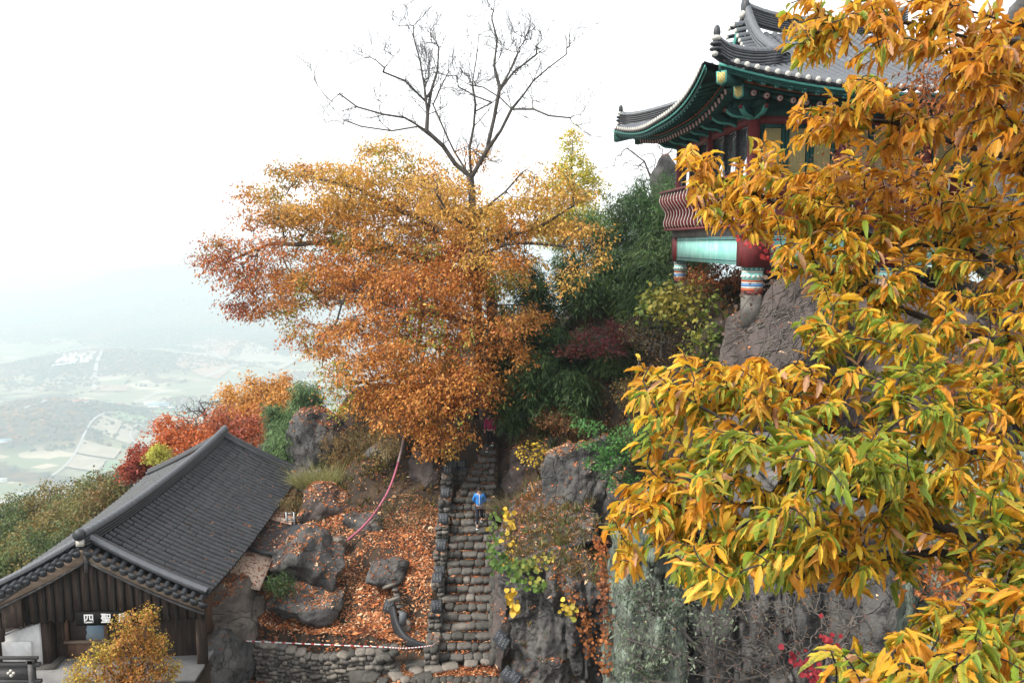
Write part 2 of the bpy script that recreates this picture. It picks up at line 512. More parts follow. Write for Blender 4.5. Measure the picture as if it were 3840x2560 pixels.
def blob_points(blobs, n, shell=.35):
    """blobs: (centre, (rx,ry,rz)); points spread in the volumes, denser towards the outside"""
    vol = np.array([np.prod(b[1]) ** .67 * (b[2] if len(b) > 2 else 1) for b in blobs]); vol = vol / vol.sum()
    k = rng.choice(len(blobs), n, p=vol)
    d = unit(rng.normal(0, 1, (n, 3)))
    rr = (shell + (1 - shell) * rng.random(n)) ** .6
    c = np.array([list(b[0]) for b in blobs])[k]; s = np.array([b[1] for b in blobs])[k]
    return c + d * rr[:, None] * s, k
def sprays(tips, base, per, length, spread, L, Wd, flatness=.35, droop=.3):
    """leafy sprays: for every tip a short flat fan of leaves around it; returns leaf arrays"""
    n = len(tips)
    out = tips - base; out[:, 2] *= .4
    out = unit(out + rng.normal(0, .35, (n, 3)))
    out[:, 2] -= droop * .5
    out = unit(out)
    T = np.repeat(tips, per, 0); O = np.repeat(out, per, 0)
    m = len(T)
    s = rng.random(m) * length - length * .35
    side = unit(np.cross(O, np.array([[0, 0, 1.]])))
    lat = rng.normal(0, spread, m)
    P = T + O * s[:, None] + side * lat[:, None] + np.array([[0, 0, 1.]]) * (rng.normal(0, spread * flatness, m) - droop * np.abs(lat))[:, None]
    Dv = O * rng.uniform(.2, 1, (m, 1)) + side * (np.sign(lat) * rng.uniform(.1, 1.1, m))[:, None] + rng.normal(0, .35, (m, 3))
    Dv[:, 2] -= droop + rng.random(m) * .4
    N = np.tile([[0, 0, 1.]], (m, 1)) + rng.normal(0, .55, (m, 3))
    LL = L * np.exp(rng.normal(0, .22, m))
    return P, Dv, N, LL, LL * (Wd / L)
def tree(name, label, cat, base, trunks, blobs, ntips, per, L, Wd, cols, rmin=.010, length=.5, spread=.22, wander=.1, power=2.3, rmax=None,
         droop=.3, bark=None, group=None, shell=.35, colfn=None, cscale=.5, tmpl=None, flatness=.35, jitter=.18, sag=0.05):
    base = Vector(base)
    t = thing(name, label, cat, base, 0, group)
    pts, _ = blob_points(blobs, ntips, shell)
    A, par, r, tips = grow(trunks, pts, wander=wander, rmin=rmin, power=power, rmax=rmax, sag=sag)
    b0 = np.array(base)
    branch_mesh('trunk', A - b0, par, r, bark or M_bark, parent=t)
    if per:
        tp = A[tips]
        P, Dv, N, LL, WW = sprays(tp, A[par[tips]], per, length, spread, L, Wd, droop=droop, flatness=flatness)
        col = colfn(P) if colfn else palette(len(P), cols, P, cscale, jitter)
        leaf_cloud('crown', P - b0, Dv, N, LL, WW, col, parent=t, tmpl=tmpl)
    return t

# ------------------------------------------------------------------ rocks
_ico = {}
def ico(level):
    if level not in _ico:
        bm = bmesh.new(); bmesh.ops.create_icosphere(bm, subdivisions=level, radius=1)
        V = np.array([v.co[:] for v in bm.verts]); Fc = np.array([[v.index for v in f.verts] for f in bm.faces]); bm.free()
        _ico[level] = (V, Fc)
    return _ico[level]
ROCKS = []
def rock_arrays(center, radii, seed, level=5, cuts=16, cut=(.5, .88), rough=.12, rot=0.0, rscale=1.6, normals=None, strata=0.0):
    g = np.random.default_rng(seed)
    V, Fc = ico(level); V = V.copy()
    N = unit(g.normal(0, 1, (cuts, 3)))
    if normals is not None: N = np.concatenate([N, unit(np.array(normals, dtype=float))])
    for q, nn in enumerate(N):
        h = g.uniform(*cut) if q < cuts else .6
        d = V @ nn
        over = np.maximum(d - h, 0)
        V = V - over[:, None] * nn * .94
    s = np.array(radii, dtype=float)
    V = V * s
    base = V.copy(); nv = unit(V / s / s)
    f1 = fbm(base * rscale / max(s) * 1.6 + seed * 3.1, 5)
    f2 = fbm(base * 2.4 + seed * 1.7, 5, 2.2, .6)
    ridge = 1 - np.abs(fbm(base * np.array([.9, .9, .45]) + seed, 3)) * 4
    V = V + nv * (f1 * rough * 2.0 * s.mean() + f2 * rough * 1.1 + np.clip(ridge, -1, 1) * rough * -.18 * s.mean())[:, None]
    if strata:
        V = V + nv * (np.sin(base[:, 2] * strata + f1 * 4) * .04 * s.mean())[:, None]
    c, si = math.cos(rot), math.sin(rot)
    V = V @ np.array([[c, si, 0], [-si, c, 0], [0, 0, 1]])
    return V, Fc
def rock(name, label, center, radii, seed, mat=None, level=5, cat='rock', group=None, parent=None, **kw):
    V, Fc = rock_arrays(center, radii, seed, level, **kw)
    me = np_mesh(name, V, Fc, mat or M_rock, smooth=True)
    o = link(name, me, parent)
    o.location = center
    if cat: setp(o, label, cat, group)
    ROCKS.append((V + np.array(center), Fc))
    return o
def sample_faces(V, Fc, n, minz=.35, box=None, ztop=None):
    a, b, c = V[Fc[:, 0]], V[Fc[:, 1]], V[Fc[:, 2]]
    cr = np.cross(b - a, c - a); ar = np.linalg.norm(cr, axis=1); nz = cr[:, 2] / (ar + 1e-9)
    w = ar * np.clip((nz - minz) / (1 - minz), 0, 1) ** 1.2
    if box is not None:
        m = (a + b + c) / 3
        w = w * ((m[:, 0] > box[0]) & (m[:, 0] < box[1]) & (m[:, 1] > box[2]) & (m[:, 1] < box[3]))
    if w.sum() <= 0: return np.zeros((0, 3)), np.zeros((0, 3))
    k = rng.choice(len(Fc), n, p=w / w.sum())
    u = rng.random((n, 2)); f = u.sum(1) > 1; u[f] = 1 - u[f]
    P = a[k] + (b[k] - a[k]) * u[:, :1] + (c[k] - a[k]) * u[:, 1:]
    return P, unit(cr[k])
FALL = [(.16, .05, .022), (.28, .085, .03), (.40, .145, .05), (.20, .065, .03), (.46, .23, .11), (.33, .105, .035)]
def litter(name, label, P, N, L=.12, cols=FALL, lift=.02, tilt=.55, cscale=.8, cat=None, parent=None, wd=.42):
    n = len(P)
    th = rng.random(n) * 2 * np.pi
    Dv = np.stack([np.cos(th), np.sin(th), np.zeros(n)], 1)
    Dv = Dv - N * (Dv * N).sum(1, keepdims=True) + rng.normal(0, .22, (n, 3))
    NN = N + rng.normal(0, tilt, (n, 3)) * .6
    LL = L * np.exp(rng.normal(-.05, .38, n))
    c = palette(n, cols, P, cscale, .4)
    pale = rng.random(n) < .10
    c[pale] = np.array([.62, .42, .26]) * np.exp(rng.normal(0, .15, (pale.sum(), 1)))
    o = leaf_cloud(name, P + N * lift, Dv, NN, LL, LL * wd, c, mat=M_leaf_dry, tmpl=T_QUAD, parent=parent)
    if label: o['label'] = label
    if cat: o['category'] = cat
    return o

def curve_pts(pts, n=8):
    pts = [Vector(p) for p in pts]; out = []
    for i in range(len(pts) - 1):
        p0, p1, p2, p3 = pts[max(i - 1, 0)], pts[i], pts[i + 1], pts[min(i + 2, len(pts) - 1)]
        for q in range(n):
            t = q / n; out.append(.5 * ((2 * p1) + (p2 - p0) * t + (2 * p0 - 5 * p1 + 4 * p2 - p3) * t * t + (3 * p1 - p0 - 3 * p2 + p3) * t ** 3))
    return out + [pts[-1]]
# ------------------------------------------------------------------ the near hillside
CT = [(-13, 20, -13.3), (-12, 24, -13.3), (-16, 20, -13.3), (-13, 30, -13.3), (-13, 37, -13.3), (-17, 28, -13.4), (-17, 36, -13.6),
      (-9, 21, -15.0), (-5, 22, -15.0), (-2, 22, -15.0), (-9, 30, -12.9), (-9.6, 35, -12.3), (-7.5, 26.6, -13.5), (-5.5, 26.6, -13.4), (-3.4, 26.4, -13.5),
      (-5.5, 29, -12.5), (-7.2, 29.5, -12.7), (-5.2, 31.3, -11.5), (-3.2, 29, -12.2), (-3.2, 31.5, -10.9), (-4.5, 33, -10.2),
      (-8, 33.5, -11.2), (-6.5, 34.5, -9.4), (-9, 38, -9.2), (-10.5, 36, -10.5), (-4.5, 36, -7.8), (-3.4, 34.6, -9.6), (-7, 42, -7.5), (-3, 40, -7), (-12, 42, -10.5), (-14, 46, -13),
      (-1.5, 26, -14.6), (-1.5, 29, -13.1), (-1.5, 32, -11.2), (-1.5, 35, -9.4), (-1.2, 37, -8.7),
      (.6, 25, -14.6), (2.5, 25, -14.8), (1, 27, -12.9), (1, 30, -11.2), (2.6, 27.5, -12.4), (3, 30, -10.6), (4.6, 27, -12.5), (1.5, 34, -8.0), (4, 34, -5.8), (3.4, 32, -8.6), (6, 34, -2.6), (4, 38, -3.0), (7.4, 28.5, -2.6), (8, 31, -1.6), (8, 38, -1.6),
      (1, 40, -4.6), (0, 48, -4.4), (8, 50, -2), (14, 30, -.7), (11, 33, -.7), (14, 40, -1), (5.2, 29, -7.2), (7, 24, -9.5), (9.5, 23, -9), (12, 22, -8),
      (1, 22, -15.0), (3, 20, -15.0), (6, 14, -15.5), (10, 10, -13), (4, 6, -11), (9, 5, -10), (0, 12, -15.5), (0, 4, -9), (-5, 10, -15.5), (-12, 10, -14.5), (10, 22, -7), (14, 16, -5),
      (-20, 24, -17.5), (-22, 30, -19.5), (-21, 38, -21), (-19, 16, -16), (-17.5, 44, -17), (-26, 20, -22), (-30, 30, -28), (-28, 42, -30), (-20, 52, -27), (-10, 55, -20), (0, 60, -14), (10, 62, -9), (-2, 80, -32), (-30, 60, -44), (20, 60, -5), (25, 30, 3), (25, 10, 3)]
CTa = np.array(CT, dtype=float)
def hgt(x, y, noise=True):
    x = np.atleast_1d(np.asarray(x, dtype=float)); y = np.atleast_1d(np.asarray(y, dtype=float))
    out = np.empty(len(x))
    for s in range(0, len(x), 20000):
        xs, ys = x[s:s + 20000], y[s:s + 20000]
        d2 = (xs[:, None] - CTa[None, :, 0]) ** 2 + (ys[:, None] - CTa[None, :, 1]) ** 2
        w = 1 / (d2 + .35) ** 1.9
        out[s:s + 20000] = (w * CTa[None, :, 2]).sum(1) / w.sum(1)
    # falls away towards the valley outside the modelled part
    far = np.maximum(0, np.maximum(-27 - x, y - 62))
    out = np.maximum(out - far * .62, -600)
    if noise:
        out = out + .16 * fbm(np.stack([x * .5, y * .5, x * 0], 1), 4) + .05 * fbm(np.stack([x * 2.2, y * 2.2, x * 0], 1), 2)
    # flat court in front of the terrace wall, and the level platform of the wooden hall
    wy = np.interp(x, [-9.4, -8.4, -4.2, -3.0], [26.9, 26.3, 25.75, 25.75])
    m = np.clip((wy + .35 - y) / .25, 0, 1) * ((x > -9.6) & (x < -.4))
    cz = np.where(x > -4.55, -14.24, -15.0)
    out = out * (1 - m) + m * cz
    m2 = np.clip((y - 25.7) / .3, 0, 1) * np.clip((37.3 - y) / .4, 0, 1) * np.clip((x + 2.75) / .15, 0, 1) * np.clip((-.45 - x) / .15, 0, 1)
    out = out * (1 - m2) + m2 * (-14.75 + (y - 25.9) * .603)
    m3 = np.clip((x + 18.2) / .5, 0, 1) * np.clip((-9.4 - x) / .8, 0, 1) * np.clip((38 - y) / .8, 0, 1) * np.clip((y - 16) / 1, 0, 1)
    out = out * (1 - m3) + m3 * -13.25
    return out
def grid_mesh(name, xs, ys, hf, mat, cols=None):
    X, Y = np.meshgrid(xs, ys)
    Z = hf(X.ravel(), Y.ravel())
    V = np.stack([X.ravel(), Y.ravel(), Z], 1)
    nx, ny = len(xs), len(ys)
    i = (np.arange(ny - 1)[:, None] * nx + np.arange(nx - 1)[None]).ravel()
    Fc = np.stack([i, i + 1, i + nx + 1, i + nx], 1)
    me = np_mesh(name, V, Fc, mat, smooth=True)
    o = link(name, me); o['kind'] = 'structure'
    return o
xs = np.concatenate([-28 - np.cumsum(np.geomspace(.5, 60, 30))[::-1], np.arange(-28, 12, .25), np.arange(12, 45, 1.5)])
ys = np.concatenate([np.arange(-25, 16, 2.0), np.arange(16, 48, .25), 48 + np.cumsum(np.geomspace(.5, 60, 32))])
grid_mesh('hillside_ground', xs, ys, hgt, M_soil)

# ------------------------------------------------------------------ valley, fields, far mountains
VS = 1.5
H0 = -400.0
def far_h(x, y):
    return VS * far_h0(np.asarray(x, float) / VS, np.asarray(y, float) / VS)
def far_h0(x, y):
    z = np.full(len(x), H0)
    P2 = np.stack([x / 900, y / 900, x * 0], 1)
    z = z + 10 * fbm(P2 * 2, 3)
    # main ridge: rises from about 3 km, crest at 4.6 km; lower towards the left edge of the view
    crest = np.interp(x / np.maximum(y, 1), [-.9, -.64, -.58, -.53, -.49, -.44, -.40, -.30, .2, .8], [-320, -318, -285, -225, -165, -138, -140, -190, -190, -120])
    t = np.clip((y - 2900 + 260 * fbm(P2 * 1.3, 3)) / 1750, 0, 1)
    up = (crest - H0)
    prof = np.clip(t, 0, 1) ** 1.25
    back = np.clip((y - 4700) / 1500, 0, 1)
    rid = (1 - np.abs(fbm(np.stack([x / 620, y / 900, x * 0 + 2], 1), 4)) * 3.2)
    z = z + up * prof * (1 - .55 * back) + rid * 42 * t * (1 - back * .6) * (up / 200) * np.clip((1 - t) * 6, .12, 1)
    # second, third range
    t2 = np.clip((y - 6000) / 2300, 0, 1)
    c2 = 60 + 50 * fbm(np.stack([x / 1700, y * 0 + 1, x * 0], 1), 3) + np.interp(x / np.maximum(y, 1), [-.8, -.62, -.5, -.3, .5], [30, 25, -10, -70, -70])
    z = np.where(y > 6000, z * (1 - t2) + t2 * np.minimum(c2 - 45, 8), z)
    # wooded knoll in the valley, lower left
    def knoll(cx, cy, rx, ry, h):
        return h * np.exp(-(((x - cx) / rx) ** 2 + ((y - cy) / ry) ** 2) ** 1.3)
    z = z + knoll(-1010, 1640, 210, 200, 62) + knoll(-1250, 2500, 330, 190, 60) + knoll(-900, 2900, 260, 150, 45) + knoll(-350, 2750, 300, 120, 25)
    return z
M_valley, n_, l_, b_ = new_mat('valley_ground')
tc = n_.new('ShaderNodeTexCoord')
mp = n_.new('ShaderNodeMapping'); mp.inputs['Scale'].default_value = (1 / 330, 1 / 150, 0.002); mp.inputs['Rotation'].default_value = (0, 0, .35)
l_.new(tc.outputs['Object'], mp.inputs[0])
vo = n_.new('ShaderNodeTexVoronoi'); vo.inputs['Scale'].default_value = 2.8; vo.distance = 'CHEBYCHEV'
l_.new(mp.outputs[0], vo.inputs['Vector'])
sx = n_.new('ShaderNodeSeparateXYZ'); l_.new(vo.outputs['Color'], sx.inputs[0])
rp = n_.new('ShaderNodeValToRGB'); rp.color_ramp.interpolation = 'CONSTANT'
for e, (p, c) in zip([rp.color_ramp.elements[0], rp.color_ramp.elements[1]] + [rp.color_ramp.elements.new(x) for x in (.3, .45, .6, .75, .88)],
                     [(0, (.20, .19, .12)), (.15, (.44, .37, .28)), (.3, (.18, .20, .12)), (.45, (.30, .26, .17)), (.6, (.20, .20, .10)), (.75, (.42, .36, .26)), (.88, (.16, .19, .10))]):
    e.position = p; e.color = (*c, 1)
l_.new(sx.outputs[0], rp.inputs[0])
n2 = n_.new('ShaderNodeTexNoise'); n2.inputs['Scale'].default_value = .0028; n2.inputs['Detail'].default_value = 7; n2.inputs['Roughness'].default_value = .65
l_.new(tc.outputs['Object'], n2.inputs[0])
n3 = n_.new('ShaderNodeTexNoise'); n3.inputs['Scale'].default_value = .02; n3.inputs['Detail'].default_value = 6
l_.new(tc.outputs['Object'], n3.inputs[0])
fr = n_.new('ShaderNodeValToRGB'); fr.color_ramp.elements[0].color = (.028, .045, .035, 1); fr.color_ramp.elements[1].color = (.14, .085, .035, 1)
fr.color_ramp.elements[0].position = .38; fr.color_ramp.elements[1].position = .68
l_.new(n3.outputs[0], fr.inputs[0])
mr = n_.new('ShaderNodeMapRange'); mr.inputs[1].default_value = .55; mr.inputs[2].default_value = .58
l_.new(n2.outputs[0], mr.inputs[0])
# forest on everything above the valley floor
sz = n_.new('ShaderNodeSeparateXYZ'); l_.new(tc.outputs['Object'], sz.inputs[0])
mz = n_.new('ShaderNodeMapRange'); mz.inputs[1].default_value = -582; mz.inputs[2].default_value = -562
l_.new(sz.outputs[2], mz.inputs[0])
mxm = n_.new('ShaderNodeMath'); mxm.operation = 'MAXIMUM'; l_.new(mr.outputs[0], mxm.inputs[0]); l_.new(mz.outputs[0], mxm.inputs[1])
mx = n_.new('ShaderNodeMix'); mx.data_type = 'RGBA'
l_.new(mxm.outputs[0], mx.inputs[0]); l_.new(rp.outputs[0], mx.inputs[6]); l_.new(fr.outputs[0], mx.inputs[7])
l_.new(mx.outputs[2], b_.inputs['Base Color']); b_.inputs['Roughness'].default_value = 1; b_.inputs['Specular IOR Level'].default_value = 0
fx = np.concatenate([np.arange(-8200, -2200, 130), np.arange(-2200, 300, 30), np.arange(300, 8200, 200)])
fy = np.concatenate([np.arange(-2000, 900, 150), np.arange(900, 3000, 22), np.arange(3000, 9300, 55)])
grid_mesh('valley_and_mountains', fx * VS, fy * VS, far_h, M_valley)

def drape(name, pts, width, mat, kind='structure', lift=1.0, label=None, cat=None):
    pts = [Vector((*p, 0)) for p in pts]
    # smooth
    P = []
    for i in range(len(pts) - 1):
        p0, p1, p2, p3 = pts[max(i - 1, 0)], pts[i], pts[i + 1], pts[min(i + 2, len(pts) - 1)]
        for q in range(8):
            t = q / 8
            P.append(.5 * ((2 * p1) + (p2 - p0) * t + (2 * p0 - 5 * p1 + 4 * p2 - p3) * t * t + (3 * p1 - p0 - 3 * p2 + p3) * t ** 3))
    P.append(pts[-1])
    V = []
    for i, p in enumerate(P):
        d = (P[min(i + 1, len(P) - 1)] - P[max(i - 1, 0)]).normalized(); s = Vector((-d.y, d.x, 0)) * width / 2
        V += [p + s, p - s]
    A = np.array([v[:] for v in V]); A[:, 2] = far_h(A[:, 0], A[:, 1]) + lift
    Fc = [[2 * i, 2 * i + 1, 2 * i + 3, 2 * i + 2] for i in range(len(P) - 1)]
    o = link(name, np_mesh(name, A, Fc, mat)); o['kind'] = kind
    return o
def G(dx, dy):      # point on the valley floor seen at display pixel (dx, dy)
    px, py = dx / 2.2969, dy / 2.2969
    u, v = (px - 512) / F, (py - 341) / F
    y = cp - v * sp; z = -sp - v * cp
    t = H0 * VS / z
    return (u * t, y * t)
M_road = flat('pale_road', (.36, .35, .33), rough=1, scale=.05)
M_fieldpale = flat('stubble_field', (.30, .26, .19), rough=1, scale=.02, var=.25)
M_fieldwhite = flat('plastic_covered_field', (.50, .50, .49), rough=.8, scale=.02, var=.1)
M_fieldgreen = flat('green_field', (.13, .20, .09), rough=1, scale=.02, var=.3)
M_fieldbrown = flat('ploughed_field', (.30, .19, .13), rough=1, scale=.02, var=.3)
for pts, w in (([(-40, 1172), (60, 1148), (160, 1130), (260, 1112), (400, 1092), (560, 1078)], 22), ([(40, 1140), (130, 1120), (220, 1106), (330, 1090)], 9),
               ([(-30, 925), (60, 930), (150, 938), (280, 945), (420, 948), (560, 952)], 11), ([(215, 895), (222, 870), (238, 850), (225, 835)], 10),
               ([(120, 1095), (165, 1062), (215, 1012), (270, 990), (330, 1000)], 4), ([(330, 1035), (300, 1015), (345, 985), (420, 978), (520, 985)], 4),
               ([(160, 985), (230, 960), (300, 935), (360, 905), (440, 890), (560, 880)], 8), ([(470, 870), (540, 850), (600, 835), (640, 845)], 8),
               ([(405, 805), (470, 815), (520, 835)], 9), ([(0, 960), (70, 972), (110, 990), (60, 1010)], 7)):
    drape('road', [G(*p) for p in pts], w * VS, M_road, lift=6)
def field(quad, m, rows=0):
    P = [G(*p) for p in quad]
    V = [(x, y) for x, y in P]
    A = np.array(V); n = 6
    uu, vv = np.meshgrid(np.linspace(0, 1, n), np.linspace(0, 1, n))
    uu, vv = uu.ravel()[:, None], vv.ravel()[:, None]
    Q = A[0] * (1 - uu) * (1 - vv) + A[1] * uu * (1 - vv) + A[2] * uu * vv + A[3] * (1 - uu) * vv
    Z = far_h(Q[:, 0], Q[:, 1]) + 5.0
    i = (np.arange(n - 1)[:, None] * n + np.arange(n - 1)[None]).ravel()
    o = link('field', np_mesh('field', np.column_stack([Q, Z]), np.stack([i, i + 1, i + n + 1, i + n], 1), m)); o['kind'] = 'structure'
for q, m in (([(150, 1075), (225, 1085), (245, 1060), (170, 1055)], M_fieldpale), ([(172, 1052), (262, 1058), (280, 1040), (190, 1035)], M_fieldpale), ([(210, 1020), (262, 1026), (285, 1000), (240, 1000)], M_fieldpale),
             ([(266, 1026), (300, 1030), (320, 1008), (288, 1001)], M_fieldpale), ([(120, 868), (190, 866), (215, 850), (150, 853)], M_fieldwhite), ([(192, 866), (212, 865), (228, 848), (216, 850)], M_fieldwhite),
             ([(0, 1000), (50, 994), (62, 978), (0, 980)], M_fieldpale), ([(0, 975), (62, 972), (85, 950), (0, 955)], M_fieldpale), ([(0, 948), (90, 944), (100, 934), (0, 936)], M_fieldgreen),
             ([(258, 1000), (330, 996), (345, 980), (275, 984)], M_fieldgreen), ([(350, 965), (430, 962), (440, 948), (365, 950)], M_fieldgreen), ([(225, 1090), (280, 1080), (285, 1062), (250, 1062)], M_fieldgreen),
             ([(200, 900), (290, 898), (300, 886), (215, 888)], M_fieldbrown), ([(100, 965), (170, 962), (180, 948), (110, 950)], M_fieldbrown), ([(300, 932), (380, 930), (385, 918), (310, 920)], M_fieldpale),
             ([(480, 900), (560, 896), (560, 884), (490, 886)], M_fieldpale), ([(400, 860), (500, 872), (540, 850), (430, 838)], M_fieldbrown), ([(540, 835), (640, 850), (680, 830), (570, 812)], M_fieldpale),
             ([(430, 812), (520, 828), (560, 806), (480, 792)], M_fieldbrown), ([(20, 905), (90, 903), (110, 892), (40, 893)], M_fieldpale), ([(250, 842), (330, 850), (345, 838), (270, 830)], M_fieldgreen)):
    field(q, m)

# farm buildings far below
def far_house(dx, dy, w, d, h, roofm, wallm, label, cat='farmhouse', rz=.3, name='farmhouse'):
    x, y = G(dx, dy)
    z = float(far_h([x], [y])[0]); w, d, h = w * VS, d * VS, h * VS
    t = thing(name, label, cat, (x, y, z), rz)
    MB().box((0, 0, h / 2), (w, d, h)).build('wall', wallm, t)
    MB().prism([(-d / 2 - .6, h), (d / 2 + .6, h), (0, h + d * .25)], -w / 2 - .5, w / 2 + .5, axis='x').build('roof', roofm, t)
M_fw = flat('far_white_wall', (.75, .75, .73), scale=.2)
M_fred = flat('far_red_roof', (.45, .12, .08), scale=.2)
M_fblue = flat('far_blue_roof', (.25, .42, .55), scale=.2)
for a in ((365, 940, 46, 16, 7, M_fblue, M_fw, 'long pale blue roofed shed beside the road in the hazy valley'), (345, 934, 26, 14, 6, M_fw, M_fw, 'white shed just left of the long blue shed in the valley'),
          (275, 948, 22, 10, 5, M_fred, M_fw, 'red roofed farmhouse on the valley road below the white fields'), (250, 946, 18, 10, 5, M_fw, M_fw, 'white farmhouse left of the red roofed one on the valley road'),
          (190, 983, 30, 9, 5, M_fred, M_fw, 'red roofed house between the valley fields left of the green patch'), (14, 1050, 20, 9, 5, M_fblue, M_fw, 'small blue roofed house at the left edge beyond the wooded knoll'),
          (392, 946, 16, 9, 5, M_fw, M_fw, 'small white building right of the long blue shed'), (4, 1108, 14, 9, 5, M_fw, M_fw, 'white house near the highway at the left edge of the valley')):
    far_house(*a)
# woods of the valley: clumps of crowns on the forested parts
n = 19000
X = rng.uniform(-2300, 100, n * 4); Y = rng.uniform(1150, 4000, n * 4)
Z = far_h0(X, Y)
msk = (Z > -384) | (fbm(np.stack([X / 330, Y / 200, X * 0 + 5], 1), 3) > .27) | ((np.abs(fbm(np.stack([X / 260, Y / 260, X * 0 + 9], 1), 2)) < .012))
X, Y, Z = X[msk][:n] * VS, Y[msk][:n] * VS, Z[msk][:n] * VS
iv, ifc = ico(1)
jit = 1 + rng.normal(0, .16, (len(X), len(iv), 1))
sc = rng.uniform(5, 10, len(X))
VV = (iv[None] * jit * np.stack([sc, sc, sc * .9], 1)[:, None] + np.stack([X, Y, Z + 3], 1)[:, None]).reshape(-1, 3)
FFc = (ifc[None] + (np.arange(len(X)) * len(iv))[:, None, None]).reshape(-1, 3)
cc = palette(len(X), [(.025, .045, .035), (.04, .06, .04), (.09, .075, .04), (.18, .09, .04)], np.stack([X, Y, Z], 1), .004, .3)
o = link('distant_woods', np_mesh('distant_woods', VV, FFc, leaf_mat('far_foliage', .05, .95, spec=0), cols={'Col': np.repeat(cc, len(iv), 0)}))
setp(o, 'hazy autumn woods and hedgerows covering the valley and lower slopes', 'woods', kind='stuff')

# air
hz = MB().box((0, 5400, -298), (24300, 17000, 642)).build('haze', None)
hz['kind'] = 'stuff'
hm = bpy.data.materials.new('haze'); hm.use_nodes = True
hn = hm.node_tree.nodes; hn.clear()
pv = hn.new('ShaderNodeVolumePrincipled'); pv.inputs['Color'].default_value = (.70, .80, .85, 1); pv.inputs['Density'].default_value = .00031
pv.inputs['Anisotropy'].default_value = 0.15
ho = hn.new('ShaderNodeOutputMaterial'); hm.node_tree.links.new(pv.outputs[0], ho.inputs['Volume'])
hz.data.materials.append(hm)
# ------------------------------------------------------------------ shared building materials
M_tile = mk('roof_tile', [(0.3, (0.014, 0.016, 0.020)), (0.7, (0.040, 0.044, 0.051))], scale=3.0, rough=0.55, bump=0.3, bscale=25, bdist=.006, spec=0.5)
nt_ = M_tile.node_tree; oi_ = nt_.nodes.new('ShaderNodeObjectInfo'); mr_ = nt_.nodes.new('ShaderNodeMapRange'); mr_.inputs[3].default_value = .72; mr_.inputs[4].default_value = 1.05
nt_.links.new(oi_.outputs['Random'], mr_.inputs[0]); hv_ = nt_.nodes.new('ShaderNodeHueSaturation'); nt_.links.new(mr_.outputs[0], hv_.inputs['Value'])
bs_ = nt_.nodes['Principled BSDF']; src_ = bs_.inputs['Base Color'].links[0].from_socket; nt_.links.new(src_, hv_.inputs['Color']); nt_.links.new(hv_.outputs[0], bs_.inputs['Base Color'])
M_tile2 = mk('roof_tile_weathered', [(0.3, (0.055, 0.062, 0.072)), (0.7, (0.13, 0.14, 0.155))], scale=2.0, rough=0.6, bump=0.3, bscale=25, bdist=.006, spec=0.45)
M_tile_pan = mk('pan_tile', [(0.3, (0.003, 0.003, 0.004)), (0.7, (0.010, 0.011, 0.013))], scale=3.0, rough=0.7, bump=0.3, bscale=25, bdist=.006)
M_tile_pan2 = mk('pan_tile_weathered', [(0.3, (0.022, 0.024, 0.028)), (0.7, (0.05, 0.053, 0.06))], scale=3.0, rough=0.7, bump=0.3, bscale=25, bdist=.006)
M_plaster = mk('lime_plaster', [(0.3, (0.38, 0.36, 0.32)), (0.7, (0.62, 0.60, 0.55))], scale=6, rough=.9, bump=.3, second=((.16, .14, .12), 9, .58, .72))
M_wood_dk = mk('weathered_board', [(0.3, (0.022, 0.016, 0.013)), (0.55, (0.062, 0.042, 0.032)), (0.8, (0.14, 0.105, 0.085))], scale=4, stretch=(2.5, 2.5, .25), rough=.85, bump=.5, bscale=20, bdist=.01)
M_wood_blk = mk('dark_batten', [(0.3, (0.008, 0.007, 0.006)), (0.7, (0.03, 0.024, 0.02))], scale=5, stretch=(2, 2, .3), rough=.85, bump=.3)
M_wood_lt = mk('pale_timber', [(0.3, (0.20, 0.145, 0.105)), (0.7, (0.36, 0.275, 0.205))], scale=2.5, stretch=(.4, 1, 3), rough=.8, bump=.3, second=((.06, .05, .04), 3, .62, .75))
M_wood_br = mk('brown_timber', [(0.3, (0.10, 0.055, 0.035)), (0.7, (0.20, 0.12, 0.08))], scale=2.5, stretch=(2, 2, .4), rough=.8, bump=.3)
M_wood_gr = mk('grey_timber', [(0.3, (0.045, 0.042, 0.042)), (0.7, (0.11, 0.105, 0.105))], scale=3, stretch=(.4, 2, 2), rough=.8, bump=.3)
M_concrete = mk('concrete', [(0.3, (0.13, 0.13, 0.135)), (0.7, (0.22, 0.215, 0.21))], scale=1.5, rough=.9, bump=.3, second=((.11, .10, .09), 2.5, .58, .75))
M_ply = mk('plywood', [(0.3, (0.44, 0.33, 0.26)), (0.7, (0.58, 0.46, 0.37))], scale=1.5, stretch=(1, .2, 1), rough=.8, bump=.1)
M_black = mk('black_sheet', [(0.3, (0.012, 0.013, 0.015)), (0.7, (0.03, 0.032, 0.036))], scale=1.5, rough=.55, bump=.3, bscale=3, bdist=.02)
M_white = flat('white_paint', (.75, .75, .74), rough=.5)
M_glass_dk = flat('dark_glass', (.02, .022, .025), rough=.06, spec=.8, bump=0)
M_metal = flat('grey_metal', (.17, .18, .19), rough=.4, metal=.6)

